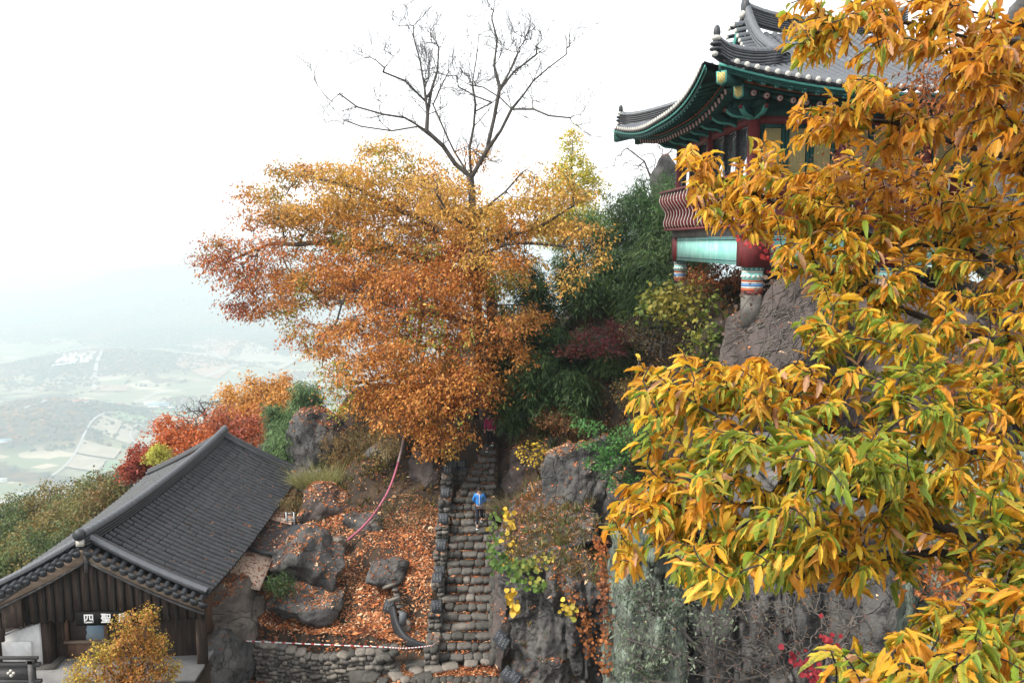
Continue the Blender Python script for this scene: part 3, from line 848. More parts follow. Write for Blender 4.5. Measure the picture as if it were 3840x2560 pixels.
def half_tile(name, r, L, n=6, taper=.9, mat=None, thick=.02):
    """one cover tile: a half pipe along +x from 0 to L, open side down, lower end (x=0) a little wider"""
    V = []; Fc = []
    for x, s in ((0, 1), (L, taper)):
        for k in range(n + 1):
            a = math.pi * k / n
            V.append((x, -math.cos(a) * r * s, math.sin(a) * r * s))
    for k in range(n): Fc.append([k, k + 1, n + 2 + k, n + 1 + k])
    b0 = len(V); V += V[:n + 1]
    Fc.append([b0 + i for i in range(n + 1)][::-1])
    me = np_mesh(name, V, Fc, mat, smooth=False)
    me.polygons.foreach_set('use_smooth', np.array([True] * n + [False]))
    return me
def orient(p, d, up):
    d = Vector(d).normalized(); up = Vector(up); y = up.cross(d).normalized(); z = d.cross(y)
    M = Matrix((d, y, z)).transposed().to_4x4(); M.translation = Vector(p)
    return M

# ------------------------------------------------------------------ the wooden hall, lower left
HS = 8.8 / 8.15
HA = Vector((-11.9 * HS, 21.56 * HS, -8.8)); HR = R(2.8)
GZ = -13.25 - HA.z          # ground in the hall's own frame
hall = thing('temple_hall', 'dark wooden hall with a long black tiled gable roof and board gable, lower left', 'hall', HA, HR)
RW, RD, RL = 3.45, 1.75, 13.5    # half width, drop, length
def rz_(t):                       # t 0 ridge .. 1 eave; concave slope, z of the tile bed
    return -.42 - RD * (t * .82 + .18 * (1 - (1 - t) ** 2))
def rlift(y):                     # the ridge and eaves rise a little towards both ends
    s = abs(y - RL / 2) / (RL / 2)
    return .26 * s ** 2.4
# pan tile bed with real troughs between the cover rows
NR = 42; SP = RL / NR
for side in (1, -1):
    V = []; nx = 12; ys_ = np.linspace(0.0, RL, NR * 4 + 1)
    for yy in ys_:
        ph = (yy / SP) % 1
        for i in range(nx + 1):
            t = i / nx
            V.append((side * t * RW, yy, rz_(t) + rlift(yy) - .02 - .06 * math.sin(math.pi * ph) - (.0 if i < nx else .0)))
    m_ = len(ys_)
    Fc = [[j * (nx + 1) + i, j * (nx + 1) + i + 1, (j + 1) * (nx + 1) + i + 1, (j + 1) * (nx + 1) + i] for j in range(m_ - 1) for i in range(nx)]
    o = link('roof_slope', np_mesh('roof_slope', V, Fc, M_tile_pan, smooth=True), hall)
tile_me = half_tile('roof_tile', .084, .345, taper=.995, mat=M_tile)
items = []
for side in (1, -1):
    for k in range(NR + 1):
        yy = k * SP
        if k in (0, NR): continue
        for j in range(11):
            t0, t1 = (j + 1) / 11 * 1.015, j / 11 * 1.015
            p0 = Vector((side * t0 * RW, yy, rz_(min(t0, 1.02)) + rlift(yy)))
            p1 = Vector((side * t1 * RW, yy, rz_(t1) + rlift(yy)))
            d = p1 - p0
            M = orient(p0 + Vector((random.uniform(-.01, .01), random.uniform(-.006, .006), random.uniform(0, .004))), d + Vector((0, random.uniform(-.005, .005), 0)), (0, 0, 1))
            items.append((tile_me, M))
pieces(hall, 'roof_tile', items, ref=Vector((0, 0, 0)), rest='roof_tiles')
# drooping end tiles of the pans along both eaves
mb = MB()
for side in (1, -1):
    for k in range(NR):
        yc = (k + .5) * SP; z = rz_(1) + rlift(yc)
        pts = [(yc + SP * .42 * math.cos(a), z - .03 - .09 * math.sin(a)) for a in [math.pi * q / 6 for q in range(7)]]
        mb.prism(pts, side * RW, side * (RW + .03), axis='x')
mb.build('eave_edge_tiles', M_tile, hall)['kind'] = 'stuff'
# main ridge: stacked flat courses under a rounded cap
def ridge_band(parent, name, P, h, w, mat, capmat, courses=5, capr=.12, upv=Vector((0, 0, 1))):
    P = [Vector(p) for p in P]
    for c in range(courses):
        mb = MB(); z0 = h * c / courses; z1 = h * (c + .82) / courses; ww = w * (1 - .05 * c)
        for i in range(len(P) - 1):
            pass
        V = []
        for i, p in enumerate(P):
            d = (P[min(i + 1, len(P) - 1)] - P[max(i - 1, 0)]); s = Vector((-d.y, d.x, 0)).normalized() * ww / 2
            V += [p - s + upv * z0, p + s + upv * z0, p + s + upv * z1, p - s + upv * z1]
        Fc = [[4 * i + q, 4 * i + (q + 1) % 4, 4 * i + 4 + (q + 1) % 4, 4 * i + 4 + q] for i in range(len(P) - 1) for q in range(4)] + [[0, 1, 2, 3], [4 * len(P) - 1, 4 * len(P) - 2, 4 * len(P) - 3, 4 * len(P) - 4]]
        mb.add(V, Fc); mb.build(name + '_course', mat, parent)
    # cap tiles one by one
    seglen = .34; D_ = [0]
    for i in range(len(P) - 1): D_.append(D_[-1] + (P[i + 1] - P[i]).length)
    n = max(1, int(D_[-1] / seglen)); me = half_tile(name + '_cap', capr, D_[-1] / n * 1.04, n=8, taper=.93, mat=capmat)
    def at(s):
        for i in range(len(P) - 1):
            if s <= D_[i + 1] or i == len(P) - 2:
                return P[i].lerp(P[i + 1], (s - D_[i]) / (D_[i + 1] - D_[i]))
    for q in range(n):
        a, b = at(D_[-1] * q / n), at(min(D_[-1], D_[-1] * (q + 1) / n))
        o = link(name + '_cap_tile', me, parent); o.matrix_local = orient(a + upv * h * .97, b - a, upv)
rp_ = [(0, y, -.42 + rlift(y) * .9) for y in np.linspace(-.28, RL + .28, 19)]
ridge_band(hall, 'ridge', rp_, .34, .34, M_tile, M_tile2, courses=4, capr=.13)
# end ornament of the ridge: dark disc and plaster
mb = MB(); mb.tube([(0, -.42, -.02 + rlift(0) * .9), (0, -.27, -.02 + rlift(0) * .9)], .17, n=14); mb.build('ridge_end_tile', M_tile, hall)
MB().box((0, -.3, -.28 + rlift(0) * .9), (.22, .12, .2)).build('ridge_end_plaster', M_plaster, hall)
# verges: a double line of cover tiles running down the slope, and short tiles pointing out over the gable
for yv, sg in ((.06, -1), (RL - .06, 1)):
    for side in (1, -1):
        P = [(side * (.1 + t * (RW - .1)), yv, rz_(t) + rlift(yv) + .06) for t in np.linspace(0, 1.01, 12)]
        ridge_band(hall, 'verge', P, .10, .22, M_tile, M_tile2 if sg < 0 else M_tile, courses=1, capr=.10, upv=Vector((0, 0, 1)))
        P = [(side * (.1 + t * (RW - .1)), yv - sg * .24, rz_(t) + rlift(yv) + .05) for t in np.linspace(0, 1.01, 12)]
        ridge_band(hall, 'verge', P, .05, .2, M_tile, M_tile, courses=1, capr=.085)
vt = half_tile('verge_tile', .088, .52, mat=M_tile)
bm_ = MB(); bm_.prism([(.15 * math.cos(a), -.02 - .2 * math.sin(a) ** .8) for a in [math.pi * q / 8 for q in range(9)]], -.03, 0, axis='x'); lip = bm_.mesh('verge_lip', M_tile)
for k in range(14):
    for side in (1, -1):
        t = (k + .35) / 13.6
        if t > 1: continue
        x = side * t * RW; z = rz_(t) - .02 + rlift(0)
        o = link('verge_tile', vt, hall); o.matrix_local = orient((x, -.30, z - .07), (0, 1, .16), (side * .35, 0, 1))
        l2 = link('verge_drip_tile', lip, hall); l2.matrix_local = orient((x + side * .125, -.26, z - .10), (0, 1, .16), (side * .45, 0, 1))
# soffit boards under the verge, bargeboards
for side in (1, -1):
    mb = MB(); V = []
    for t in np.linspace(0, 1.0, 8):
        x = side * t * RW * .985; z = rz_(t) - .13 + rlift(0)
        V += [(x, -.02, z), (x, -.02, z - .36 - .05 * (1 - t)), (x, .06, z - .36 - .05 * (1 - t)), (x, .06, z)]
    Fc = [[4 * i + q, 4 * i + (q + 1) % 4, 4 * i + 4 + (q + 1) % 4, 4 * i + 4 + q] for i in range(7) for q in range(4)] + [[0, 1, 2, 3], [28, 31, 30, 29]]
    mb.add(V, Fc).build('bargeboard', M_wood_lt, hall)
    V = []
    for t in np.linspace(0, 1.0, 8):
        x = side * t * RW * .985; z = rz_(t) - .54 + rlift(0)
        V += [(x, -.05, z), (x, -.05, z - .07), (x, .05, z - .07), (x, .05, z)]
    MB().add(V, Fc).build('bargeboard_strip', M_wood_gr, hall)
MB().box((0, -.04, rz_(0) - .34), (.10, .09, .62)).build('bargeboard_joint', M_wood_gr, hall)
# gable boards and cover battens
bz = -2.72
nb = 25; bw = 2 * 3.3 / nb
for k in range(nb):
    x = -3.3 + (k + .5) * bw
    top = rz_(abs(x) / RW) - .45 + rlift(0)
    lo = bz - random.uniform(0, .05)
    if top - lo < .05: continue
    MB().box((x, .24 + random.uniform(0, .02), (top + lo) / 2), (bw * .98, .03, top - lo)).build('gable_board', M_wood_dk, hall)
    MB().box((x + bw / 2, .20, (top + lo) / 2 - .02), (.085, .045, top - lo)).build('gable_batten', M_wood_blk, hall)
for s in (1, -1):
    MB().box((s * 3.1, .55, (rz_(1) - .2 + GZ) / 2), (.26, .26, abs(GZ - rz_(1)) - .2)).build('corner_post', M_wood_dk, hall)
# body of the building: walls set back under the roof
wt = rz_(1) - .05
MB().box((2.7, RL / 2 + .4, (GZ + wt) / 2), (.14, RL - 1.6, wt - GZ)).build('side_wall', M_wood_br, hall)
MB().box((-2.7, RL / 2 + .4, (GZ + wt) / 2), (.14, RL - 1.6, wt - GZ)).build('side_wall', M_wood_br, hall)
MB().box((0, RL - .45, (GZ - 1.6) / 2), (5.54, .12, -1.6 - GZ)).build('rear_wall', M_wood_br, hall)
fz0, fz1 = GZ, bz + .1
# front wall with the poster window
wallx = [(-2.75, -1.28), (.02, 2.75)]
for a, b in wallx:
    MB().box(((a + b) / 2, 1.05, (fz0 + fz1) / 2), (b - a, .12, fz1 - fz0)).build('front_wall', M_wood_dk, hall)  # dark wood, with the porch's shade put into its colour too
MB().box((-.63, 1.052, (fz0 + fz0 + .62) / 2), (1.28, .12, .62)).build('front_wall_sill', M_wood_br, hall)
MB().box((-.63, 1.0, fz0 + .66), (1.4, .18, .07)).build('window_sill', M_wood_lt, hall)
for x in (-1.24, -.02):
    MB().box((x, 1.0, (fz0 + .7 + fz1) / 2), (.1, .14, fz1 - fz0 - .7)).build('window_post', M_wood_br, hall)
MB().box((-.63, 1.04, (fz0 + .7 + fz1) / 2), (1.14, .02, fz1 - fz0 - .72)).build('window_backing', M_glass_dk, hall)
MB().box((-1.75, .7, (fz0 + fz1) / 2), (.42, .42, fz1 - fz0)).build('porch_post', M_wood_dk, hall)
MB().box((-1.75, .7, fz0 + .1), (.8, .8, .22)).build('post_base', M_stone, hall)
MB().box((-2.25, .9, fz0 + .9), (.5, .05, 1.7)).build('door_panel', M_wood_dk, hall)
MB().box((0, 3.8, fz0 + .05), (6.4, 8.6, .10)).build('floor', M_concrete, hall)

# poster: a picture of a rock and blue sky with lines of text
mp_, n_, l_, b_ = new_mat('poster_print')
tc = n_.new('ShaderNodeTexCoord'); s_ = n_.new('ShaderNodeSeparateXYZ'); l_.new(tc.outputs['Generated'], s_.inputs[0])
rp = n_.new('ShaderNodeValToRGB'); rp.color_ramp.elements[0].color = (.45, .55, .60, 1); rp.color_ramp.elements[1].color = (.12, .30, .52, 1); rp.color_ramp.elements[0].position = .1
ad = n_.new('ShaderNodeMath'); ad.operation = 'MULTIPLY_ADD'; l_.new(s_.outputs[0], ad.inputs[0]); ad.inputs[1].default_value = .5; l_.new(s_.outputs[2], ad.inputs[2])
mm = n_.new('ShaderNodeMath'); mm.operation = 'MULTIPLY'; mm.inputs[1].default_value = .7; l_.new(ad.outputs[0], mm.inputs[0]); l_.new(mm.outputs[0], rp.inputs[0])
nz = n_.new('ShaderNodeTexNoise'); nz.inputs['Scale'].default_value = 3; l_.new(tc.outputs['Generated'], nz.inputs[0])
q1 = n_.new('ShaderNodeMath'); q1.operation = 'MULTIPLY_ADD'; l_.new(nz.outputs[0], q1.inputs[0]); q1.inputs[1].default_value = .6; l_.new(s_.outputs[0], q1.inputs[2])
q2 = n_.new('ShaderNodeMath'); q2.operation = 'MULTIPLY_ADD'; l_.new(s_.outputs[2], q2.inputs[0]); q2.inputs[1].default_value = .35; l_.new(q1.outputs[0], q2.inputs[2])
q3 = n_.new('ShaderNodeMath'); q3.operation = 'LESS_THAN'; l_.new(q2.outputs[0], q3.inputs[0]); q3.inputs[1].default_value = .86
mx = n_.new('ShaderNodeMix'); mx.data_type = 'RGBA'; mx.inputs[7].default_value = (.07, .055, .05, 1); l_.new(q3.outputs[0], mx.inputs[0]); l_.new(rp.outputs[0], mx.inputs[6])
l_.new(mx.outputs[2], b_.inputs['Base Color']); b_.inputs['Roughness'].default_value = .35
po = MB().box((0, 0, 0), (1.06, .012, 1.30)).build('poster', mp_)
po.matrix_world = Matrix.Translation(HA) @ Matrix.Rotation(HR, 4, 'Z') @ Matrix.Translation((-.63, 1.018, fz0 + 1.30))
setp(po, 'blue poster with a rock photograph and text in the hall window', 'poster')
mb = MB(); tr_ = random.Random(4)
for r_ in range(9):
    x = -.16
    while x < .44:
        w = tr_.uniform(.02, .06)
        mb.box((x + w / 2, -.0085, .52 - r_ * .055), (w, .003, .018)); x += w + .014
mb.build('poster_text', M_white, po)

# signboard over the entrance
def text_obj(body, size, mat, parent, M, name='lettering', depth=.006, font_bold=False, align='CENTER'):
    cu = bpy.data.curves.new(name, 'FONT'); cu.body = body; cu.size = size; cu.extrude = depth; cu.align_x = align; cu.align_y = 'CENTER'; cu.offset = size * .018
    to = bpy.data.objects.new(name, cu); C.objects.link(to)
    dg = bpy.context.evaluated_depsgraph_get(); me = bpy.data.meshes.new_from_object(to.evaluated_get(dg))
    bpy.data.objects.remove(to); me.materials.clear(); me.materials.append(mat)
    o = link(name, me, parent); o.matrix_local = M
    return o
sb = MB().box((0, 0, 0), (2.0, .07, .42)).build('signboard', flat('black_lacquer', (.006, .006, .006), rough=.7, spec=.1))
sb.matrix_world = Matrix.Translation(HA) @ Matrix.Rotation(HR, 4, 'Z') @ Matrix.Translation((.52, .12, -2.62))
setp(sb, 'black wooden signboard with three white Chinese characters on the gable of the hall', 'signboard')
for i, ch in enumerate('四聖庵'):
    text_obj(ch, .32, M_white, sb, Matrix.Translation((-.62 + i * .52, -.042, 0)) @ Matrix.Rotation(R(90), 4, 'X'))

# ------------------------------------------------------------------ the terrace railing, lower left corner
ry = 22.0
rail = thing('balustrade', 'grey carved timber balustrade with clover cutouts in the lower left corner', 'railing', (-14.9, ry, -13.2))
rtz = W(20, 657, ry).z + 13.2
MB().tube([(-3, 0, rtz), (1.15, 0, rtz)], .055, n=8).build('handrail', M_wood_gr, rail)
MB().box((-.9, 0, rtz - .20), (4.2, .13, .10)).build('middle_rail', M_wood_gr, rail)
MB().box((-.9, 0, rtz - .72), (4.2, .13, .10)).build('bottom_rail', M_wood_gr, rail)
for x in (.95, -.25, -1.4, -2.6):
    MB().box((x, 0, (rtz - .05) / 2 - .05), (.14, .16, rtz + .05)).build('baluster', M_wood_gr, rail)
    MB().box((x, 0, rtz - .1), (.24, .16, .12)).build('bracket', M_wood_gr, rail)
for x in (.35, -.83, -2.0):
    MB().box((x, 0, rtz - .46), (1.02, .04, .42)).build('panel', M_wood_gr, rail)
    mb = MB()
    for a in range(4):
        mb.tube([(x + .075 * math.cos(a * math.pi / 2), -.035, rtz - .46 + .075 * math.sin(a * math.pi / 2)), (x + .075 * math.cos(a * math.pi / 2), -.018, rtz - .46 + .075 * math.sin(a * math.pi / 2))], .05, n=10)
    mb.build('clover_cutout', M_plaster, rail)
MB().box((-14.4, 19.6, -13.32), (6.6, 8.2, .22)).build('paved_terrace', M_concrete)['kind'] = 'structure'
# pale ramp parapet and the dark timber roof edge left of the hall
rm = thing('ramp_parapet', 'pale rendered ramp wall rising behind the grey balustrade at the left edge', 'parapet', (-15.9, 23.6, -13.2))
MB().prism([(-3.2, -.2), (1.25, -.2), (1.25, 1.5), (-3.2, -.1)], 0, .35, axis='y').build('wall_slab', M_white, rm)
MB().box((.6, -.12, .55), (.9, .05, .9)).build('white_gate', M_white, rm)
st_ = thing('stair_railing', 'dark timber sloping rail and boards left of the hall entrance', 'railing', (-16.4, 23.2, -13.2))
for k in range(6):
    MB().box((-1.9 + k * .62, .0, -.1 + k * .44 - .05), (.66, .08, .95)).build('board', M_wood_dk, st_)
mb = MB(); mb.tube([(-2.6, -.08, .1), (1.75, -.08, 3.15 - .15)], .055, n=6); mb.build('handrail', M_wood_gr, st_)

# ------------------------------------------------------------------ sheets and boards under the right eave of the hall
E = lambda a, b, Y: D(a, b, Y * 1.05)
def slab(name, label, cat, corners, th, mat, sagv=0.0, n=8):
    a, b, c, d = [Vector(p) for p in corners]
    cen = (a + b + c + d) / 4
    V = []
    for k, off in enumerate((0, -th)):
        for i in range(n + 1):
            for j in range(n + 1):
                u, v = i / n, j / n
                p = a * (1 - u) * (1 - v) + b * u * (1 - v) + c * u * v + d * (1 - u) * v
                p = p + Vector((0, 0, off - sagv * math.sin(math.pi * u) * math.sin(math.pi * v) + (vnoise(np.array([[p.x * 2, p.y * 2, 1.]]))[0] * .04 if sagv else 0))) - cen
                V.append(p)
    m = n + 1; Fc = []
    for i in range(n):
        for j in range(n):
            q = [i * m + j, (i + 1) * m + j, (i + 1) * m + j + 1, i * m + j + 1]
            Fc.append(q); Fc.append([x + m * m for x in q][::-1])
    for i in range(n):
        for e in ([i * m, (i + 1) * m], [i * m + n, (i + 1) * m + n], [i, i + 1], [n * m + i, n * m + i + 1]):
            Fc.append([e[0], e[1], e[1] + m * m, e[0] + m * m])
    o = link(name, np_mesh(name, V, Fc, mat, smooth=bool(sagv))); o.location = cen
    setp(o, label, cat)
    Vw = np.array([list(v + cen) for v in V]); tri = np.array([f[:3] for f in Fc] + [[f[0], f[2], f[3]] for f in Fc])
    return o, Vw, tri
SH = []
SH.append(slab('plywood_board', 'pale plywood board strewn with leaves, lowest under the right eave of the hall', 'board', (E(508, 1328, 25.9), E(596, 1352, 25.9), E(630, 1272, 27.9), E(548, 1252, 27.9)), .05, M_ply))
SH.append(slab('black_awning', 'black sheet awning strewn with leaves between the pale boards beside the hall roof', 'awning', (E(560, 1252, 27.6), E(640, 1275, 27.6), E(672, 1205, 30.2), E(600, 1185, 30.2)), .04, M_black, .12))
SH.append(slab('corrugated_cover', 'rusty leaf covered board above the black awning beside the hall', 'board', (E(606, 1190, 30.2), E(668, 1206, 30.2), E(680, 1172, 31.5), E(625, 1160, 31.5)), .04, M_ply))
SH.append(slab('roof_board', 'topmost pale board with leaves at the far right eave of the hall', 'board', (E(622, 1165, 31.5), E(655, 1172, 31.5), E(685, 1120, 34.0), E(655, 1110, 34.0)), .04, M_ply))
bk = thing('black_gutter', 'black curved gutter hose hanging from the awning onto the boulder', 'gutter', E(560, 1252, 27.5))
mb = MB(); o0 = E(560, 1252, 27.5); mb.tube([Vector((0, 0, 0)), E(600, 1268, 27.4) - o0, E(640, 1272, 27.3) - o0, E(668, 1262, 27.6) - o0, E(690, 1242, 28.4) - o0], .07, n=8); mb.build('pipe', M_black, bk, smooth=True)
a_, b_2, c_ = E(640, 1270, 27.7), E(700, 1235, 29.0), E(668, 1205, 30.0)
slab('folded_tarpaulin', 'black folded tarpaulin hanging down beside the black awning', 'tarpaulin', (a_, b_2, b_2 + Vector((0, .3, .5)), c_), .04, M_black)
ld = thing('steel_stand', 'small grey steel ladder frame standing at the end of the awning', 'frame', E(668, 1215, 30.4))
for s in (-.16, .16):
    MB().box((s, 0, .1), (.07, .07, 1.3)).build('upright', M_metal, ld)
for z in (.15, .42, .68): MB().box((0, 0, z), (.3, .05, .06)).build('rung', M_metal, ld)
# leaves lying on the roof and the sheets
for o, V, T in SH:
    P, N = sample_faces(V, T, 420 if 'board' in o.name or 'plywood' in o.name else 420, .5)
    lt = litter('leaves_on_sheet', None, P - np.array(o.location), N, L=.085, lift=.012, parent=o)
yy = rng.uniform(.3, RL - .3, 900); tt = rng.uniform(.15, 1, 900) ** .7
Pl = np.stack([tt * RW, yy, np.array([rz_(a) + rlift(b) for a, b in zip(tt, yy)]) - .02], 1); Nl = np.tile([.48, 0, .87], (900, 1))
o = litter('leaves_on_roof', None, Pl, Nl, L=.075, lift=.03, parent=hall)
# ------------------------------------------------------------------ the painted temple on stilts, upper right
M_green = mk('painted_green', [(0.3, (0.005, 0.035, 0.030)), (0.7, (0.012, 0.075, 0.062))], scale=3, rough=.7, bump=.1)
M_green_lt = flat('painted_light_green', (.07, .28, .235), rough=.6, scale=5)
M_red = mk('painted_red', [(0.3, (0.085, 0.010, 0.012)), (0.7, (0.15, 0.022, 0.024))], scale=3, rough=.6, bump=.1, second=((.20, .09, .08), 9, .64, .76))
M_orange = flat('painted_orange', (.36, .08, .03), rough=.6)
M_turq = mk('turquoise_panel', [(0.3, (0.19, 0.52, 0.46)), (0.7, (0.36, 0.66, 0.60))], scale=2.5, stretch=(1, 1, .5), rough=.6, bump=.05, second=((.50, .70, .66), 5, .55, .7))
M_turq_dk = flat('turquoise_dark', (.05, .22, .20), rough=.6)
M_gold = flat('gold_paint', (.55, .40, .13), rough=.5)
M_pink = flat('pink_paint', (.50, .22, .20), rough=.6)
M_navy = flat('navy_line', (.02, .03, .06), rough=.6)
M_lattice = flat('lattice_tan', (.36, .29, .13), rough=.7)
M_papr = flat('lattice_back', (.035, .04, .03), rough=.8)
M_blue = flat('painted_blue', (.10, .22, .45), rough=.6)
m, n, l, b = new_mat('window_glass')
b.inputs['Base Color'].default_value = (.9, .92, .93, 1); b.inputs['Roughness'].default_value = .03; b.inputs['Metallic'].default_value = 0.92
M_glass = m

TA = Vector(W(750, 242, 25.0)); TA.z = 0
TR = R(4.0)
tmp = thing('painted_temple', 'green and red painted temple hall on stilts with upturned grey tiled roof, upper right', 'temple', TA, TR)
TW, TD = 8.2, 8.0            # plan of the columns: x right, y back
OV = 2.0                      # eave overhang
X0, X1, Y0, Y1 = -OV + .1, TW + OV, -OV, TD + 3.0
ZE = 4.32
GX = 1.25                     # gable plane
YM = (Y0 + Y1) / 2
DR = YM - Y0
def prof(d): return .33 * d + .022 * d * d
def clift(s, along):          # uplift of the eave towards a corner; s = distance to the corner along the eave
    return .66 * max(0, 1 - s / 5.6) ** 1.9
def roofz_front(x, d):
    s = min(x - X0, X1 - x)
    return ZE + prof(d) + clift(max(s, 0), 0) * max(0, 1 - d / 4.5)
def roofz_left(y, d):
    s = min(y - Y0, Y1 - y)
    return ZE + prof(d) + clift(max(s, 0), 0) * max(0, 1 - d / 4.5)
def flare(s): return -.32 * max(0, 1 - s / 4.5) ** 2       # eave line bows outwards at corners
def PF(x, d):                 # front slope point
    s = min(x - X0, X1 - x); return Vector((x, Y0 + d + flare(max(s, 0)) * max(0, 1 - d / 3), roofz_front(x, d)))
def PL(y, d):
    s = min(y - Y0, Y1 - y); return Vector((X0 + d + flare(max(s, 0)) * max(0, 1 - d / 3), y, roofz_left(y, d)))
GD = GX - X0                   # depth of the hip part
# beds
def bed(name, lines):
    V = []; Fc = []; n = len(lines[0])
    for ln in lines: V += ln
    for i in range(len(lines) - 1):
        for j in range(n - 1): Fc.append([i * n + j, (i + 1) * n + j, (i + 1) * n + j + 1, i * n + j + 1])
    return link(name, np_mesh(name, V, Fc, M_tile_pan2, smooth=True), tmp)
def fmax(x): return min(DR, max(.02, x - X0) if x < GX else DR, max(.02, X1 - x) if X1 - x < GD else DR)
def frontline(x):
    dm = fmax(x) if x < GX or x > X1 - GD else DR
    return [PF(x, dm * q / 10) - Vector((0, 0, .03)) for q in range(11)]
sp_ = .30
fx_ = np.arange(X0, X1 + .01, sp_ / 2)
bed('front_roof_slope', [[p + Vector((0, 0, .0 if i % 2 else .0)) for p in frontline(x)] for i, x in enumerate(fx_)])
ly_ = np.arange(Y0, Y1 + .01, .30)
def leftline(y):
    dm = min(GD, max(.02, y - Y0), max(.02, Y1 - y))
    return [PL(y, dm * q / 8) - Vector((0, 0, .03)) for q in range(9)]
bed('left_roof_slope', [leftline(y) for y in ly_])
# back slope (seen only from elsewhere)
bed('back_roof_slope', [[Vector((p.x, 2 * YM - p.y, p.z)) for p in frontline(x)] for x in np.arange(X0, X1 + .01, .8)])
tt_me = half_tile('roof_tile', .105, .36, taper=.99, mat=M_tile2)
capm = MB(); capm.add(*[(lambda V, Fc: (V * np.array([.06, .088, .088]), Fc.tolist()))(*ico(2))][0]); cap_me = capm.mesh('eave_cap', M_plaster, True)
items = []; caps = []
def rowtiles(fn, dm, jit=.004):
    n = int(dm / .335)
    for j in range(n):
        p0, p1 = fn(j * .335), fn((j + 1) * .335)
        M = orient(p0 + Vector((random.uniform(-jit, jit), random.uniform(-jit, jit), .0)), p1 - p0, (0, 0, 1))
        items.append((tt_me, M))
    if n:
        p0, p1 = fn(0), fn(.3); M = orient(p0 + (p0 - p1).normalized() * .0 + Vector((0, 0, .02)), p1 - p0, (0, 0, 1)); caps.append((cap_me, M))
for x in np.arange(X0 + .22, X1 - .1, sp_):
    dm = fmax(x); rowtiles(lambda d, x=x: PF(x, d), dm)
for y in np.arange(Y0 + .22, Y1 - .1, sp_):
    dm = min(GD, y - Y0, Y1 - y); rowtiles(lambda d, y=y: PL(y, d), dm)
pieces(tmp, 'roof_tile', items, ref=Vector((0, 0, 4)), rest='roof_tiles')
pieces(tmp, 'eave_cap', caps, rest='eave_caps')
# drip edge: curved pan ends
def edge_strip(name, P, z0, z1, mat, off=0.0, thick=.03):
    V = []
    for i, p in enumerate(P):
        V += [p + Vector((0, 0, z0)), p + Vector((0, 0, z1))]
    V2 = []
    for i, p in enumerate(P):
        d = (P[min(i + 1, len(P) - 1)] - P[max(i - 1, 0)]); s = Vector((d.y, -d.x, 0)).normalized() * thick
        V2 += [p + s + Vector((0, 0, z0)), p + s + Vector((0, 0, z1))]
    n = len(P); A = V + V2; Fc = []
    for i in range(n - 1):
        a, b, c, d = 2 * i, 2 * i + 1, 2 * i + 3, 2 * i + 2
        Fc += [[a, b, c, d], [x + 2 * n for x in (d, c, b, a)], [b, b + 2 * n, c + 2 * n, c], [a, d, d + 2 * n, a + 2 * n]]
    Fc += [[0, 2 * n, 2 * n + 1, 1], [2 * n - 2, 2 * n - 1, 4 * n - 1, 4 * n - 2]]
    mb = MB().add(A, Fc); return mb.build(name, mat, tmp)
def scallop(fn, a, b, name):
    mb = MB(); k = int((b - a) / sp_)
    for q in range(k):
        c = a + (q + .5) * sp_; e = fn(c, .0); t = (fn(c + .05, 0) - fn(c - .05, 0)).normalized(); up = Vector((0, 0, 1))
        out = Vector((t.y, -t.x, 0)); 
        if (out.y > 0 and name[0] == 'f') or (out.x > 0 and name[0] == 'l'): out = -out
        for (r1, r2, o_) in ((.155, .0, .0),):
            P1 = [e + t * (.15 * math.cos(w)) - up * (.10 * math.sin(w) + .02) + out * .03 for w in [math.pi * i / 6 for i in range(7)]]
            P2 = [p - out * .03 for p in P1]
            mb.add(P1 + P2, [list(range(7)), list(range(13, 6, -1))] + [[i, i + 7, i + 8, i + 1] for i in range(6)])
    o = mb.build(name, M_tile, tmp); o['kind'] = 'stuff'
scallop(PF, X0 + .1, X1 - .1, 'front_pan_ends')
scallop(PL, Y0 + .1, Y1 - .1, 'left_pan_ends')
# eave boards, rafters
frontE = [PF(x, 0) for x in np.linspace(X0 + .02, X1 - .02, 40)]
leftE = [PL(y, 0) for y in np.linspace(Y1 - .02, Y0 + .02, 46)]
edge_strip('front_eave_board', [p + Vector((0, .05, 0)) for p in frontE], -.19, -.12, M_green_lt)
edge_strip('front_fascia', [p + Vector((0, .09, 0)) for p in frontE], -.33, -.18, M_green)
edge_strip('left_eave_board', [p + Vector((.05, 0, 0)) for p in leftE], -.19, -.12, M_green_lt)
edge_strip('left_fascia', [p + Vector((.09, 0, 0)) for p in leftE], -.33, -.18, M_green)
def Pin(fn, a, d, dz): return fn(a, 0) + (fn(a, d) - fn(a, 0)) * 1.0 + Vector((0, 0, dz))
def under(fn, a, d, dz):      # a point below the roof: follows the eave lift, slope gentler than the roof
    e = fn(a, 0); i = fn(a, 1.0); h = Vector((i.x - e.x, i.y - e.y, 0))
    return e + h * d + Vector((0, 0, .20 * d + dz))
in1 = .72
edge_strip('front_orange_strip', [under(PF, x, in1, -.40) for x in np.linspace(X0 + .7, X1 - .7, 36)], 0, .07, M_orange)
edge_strip('front_green_strip', [under(PF, x, in1, -.52) for x in np.linspace(X0 + .7, X1 - .7, 36)], 0, .115, M_green_lt if False else M_green)
edge_strip('left_orange_strip', [under(PL, y, in1, -.40) for y in np.linspace(Y1 - .7, Y0 + .7, 40)], 0, .07, M_orange)
edge_strip('left_green_strip', [under(PL, y, in1, -.52) for y in np.linspace(Y1 - .7, Y0 + .7, 40)], 0, .115, M_green)
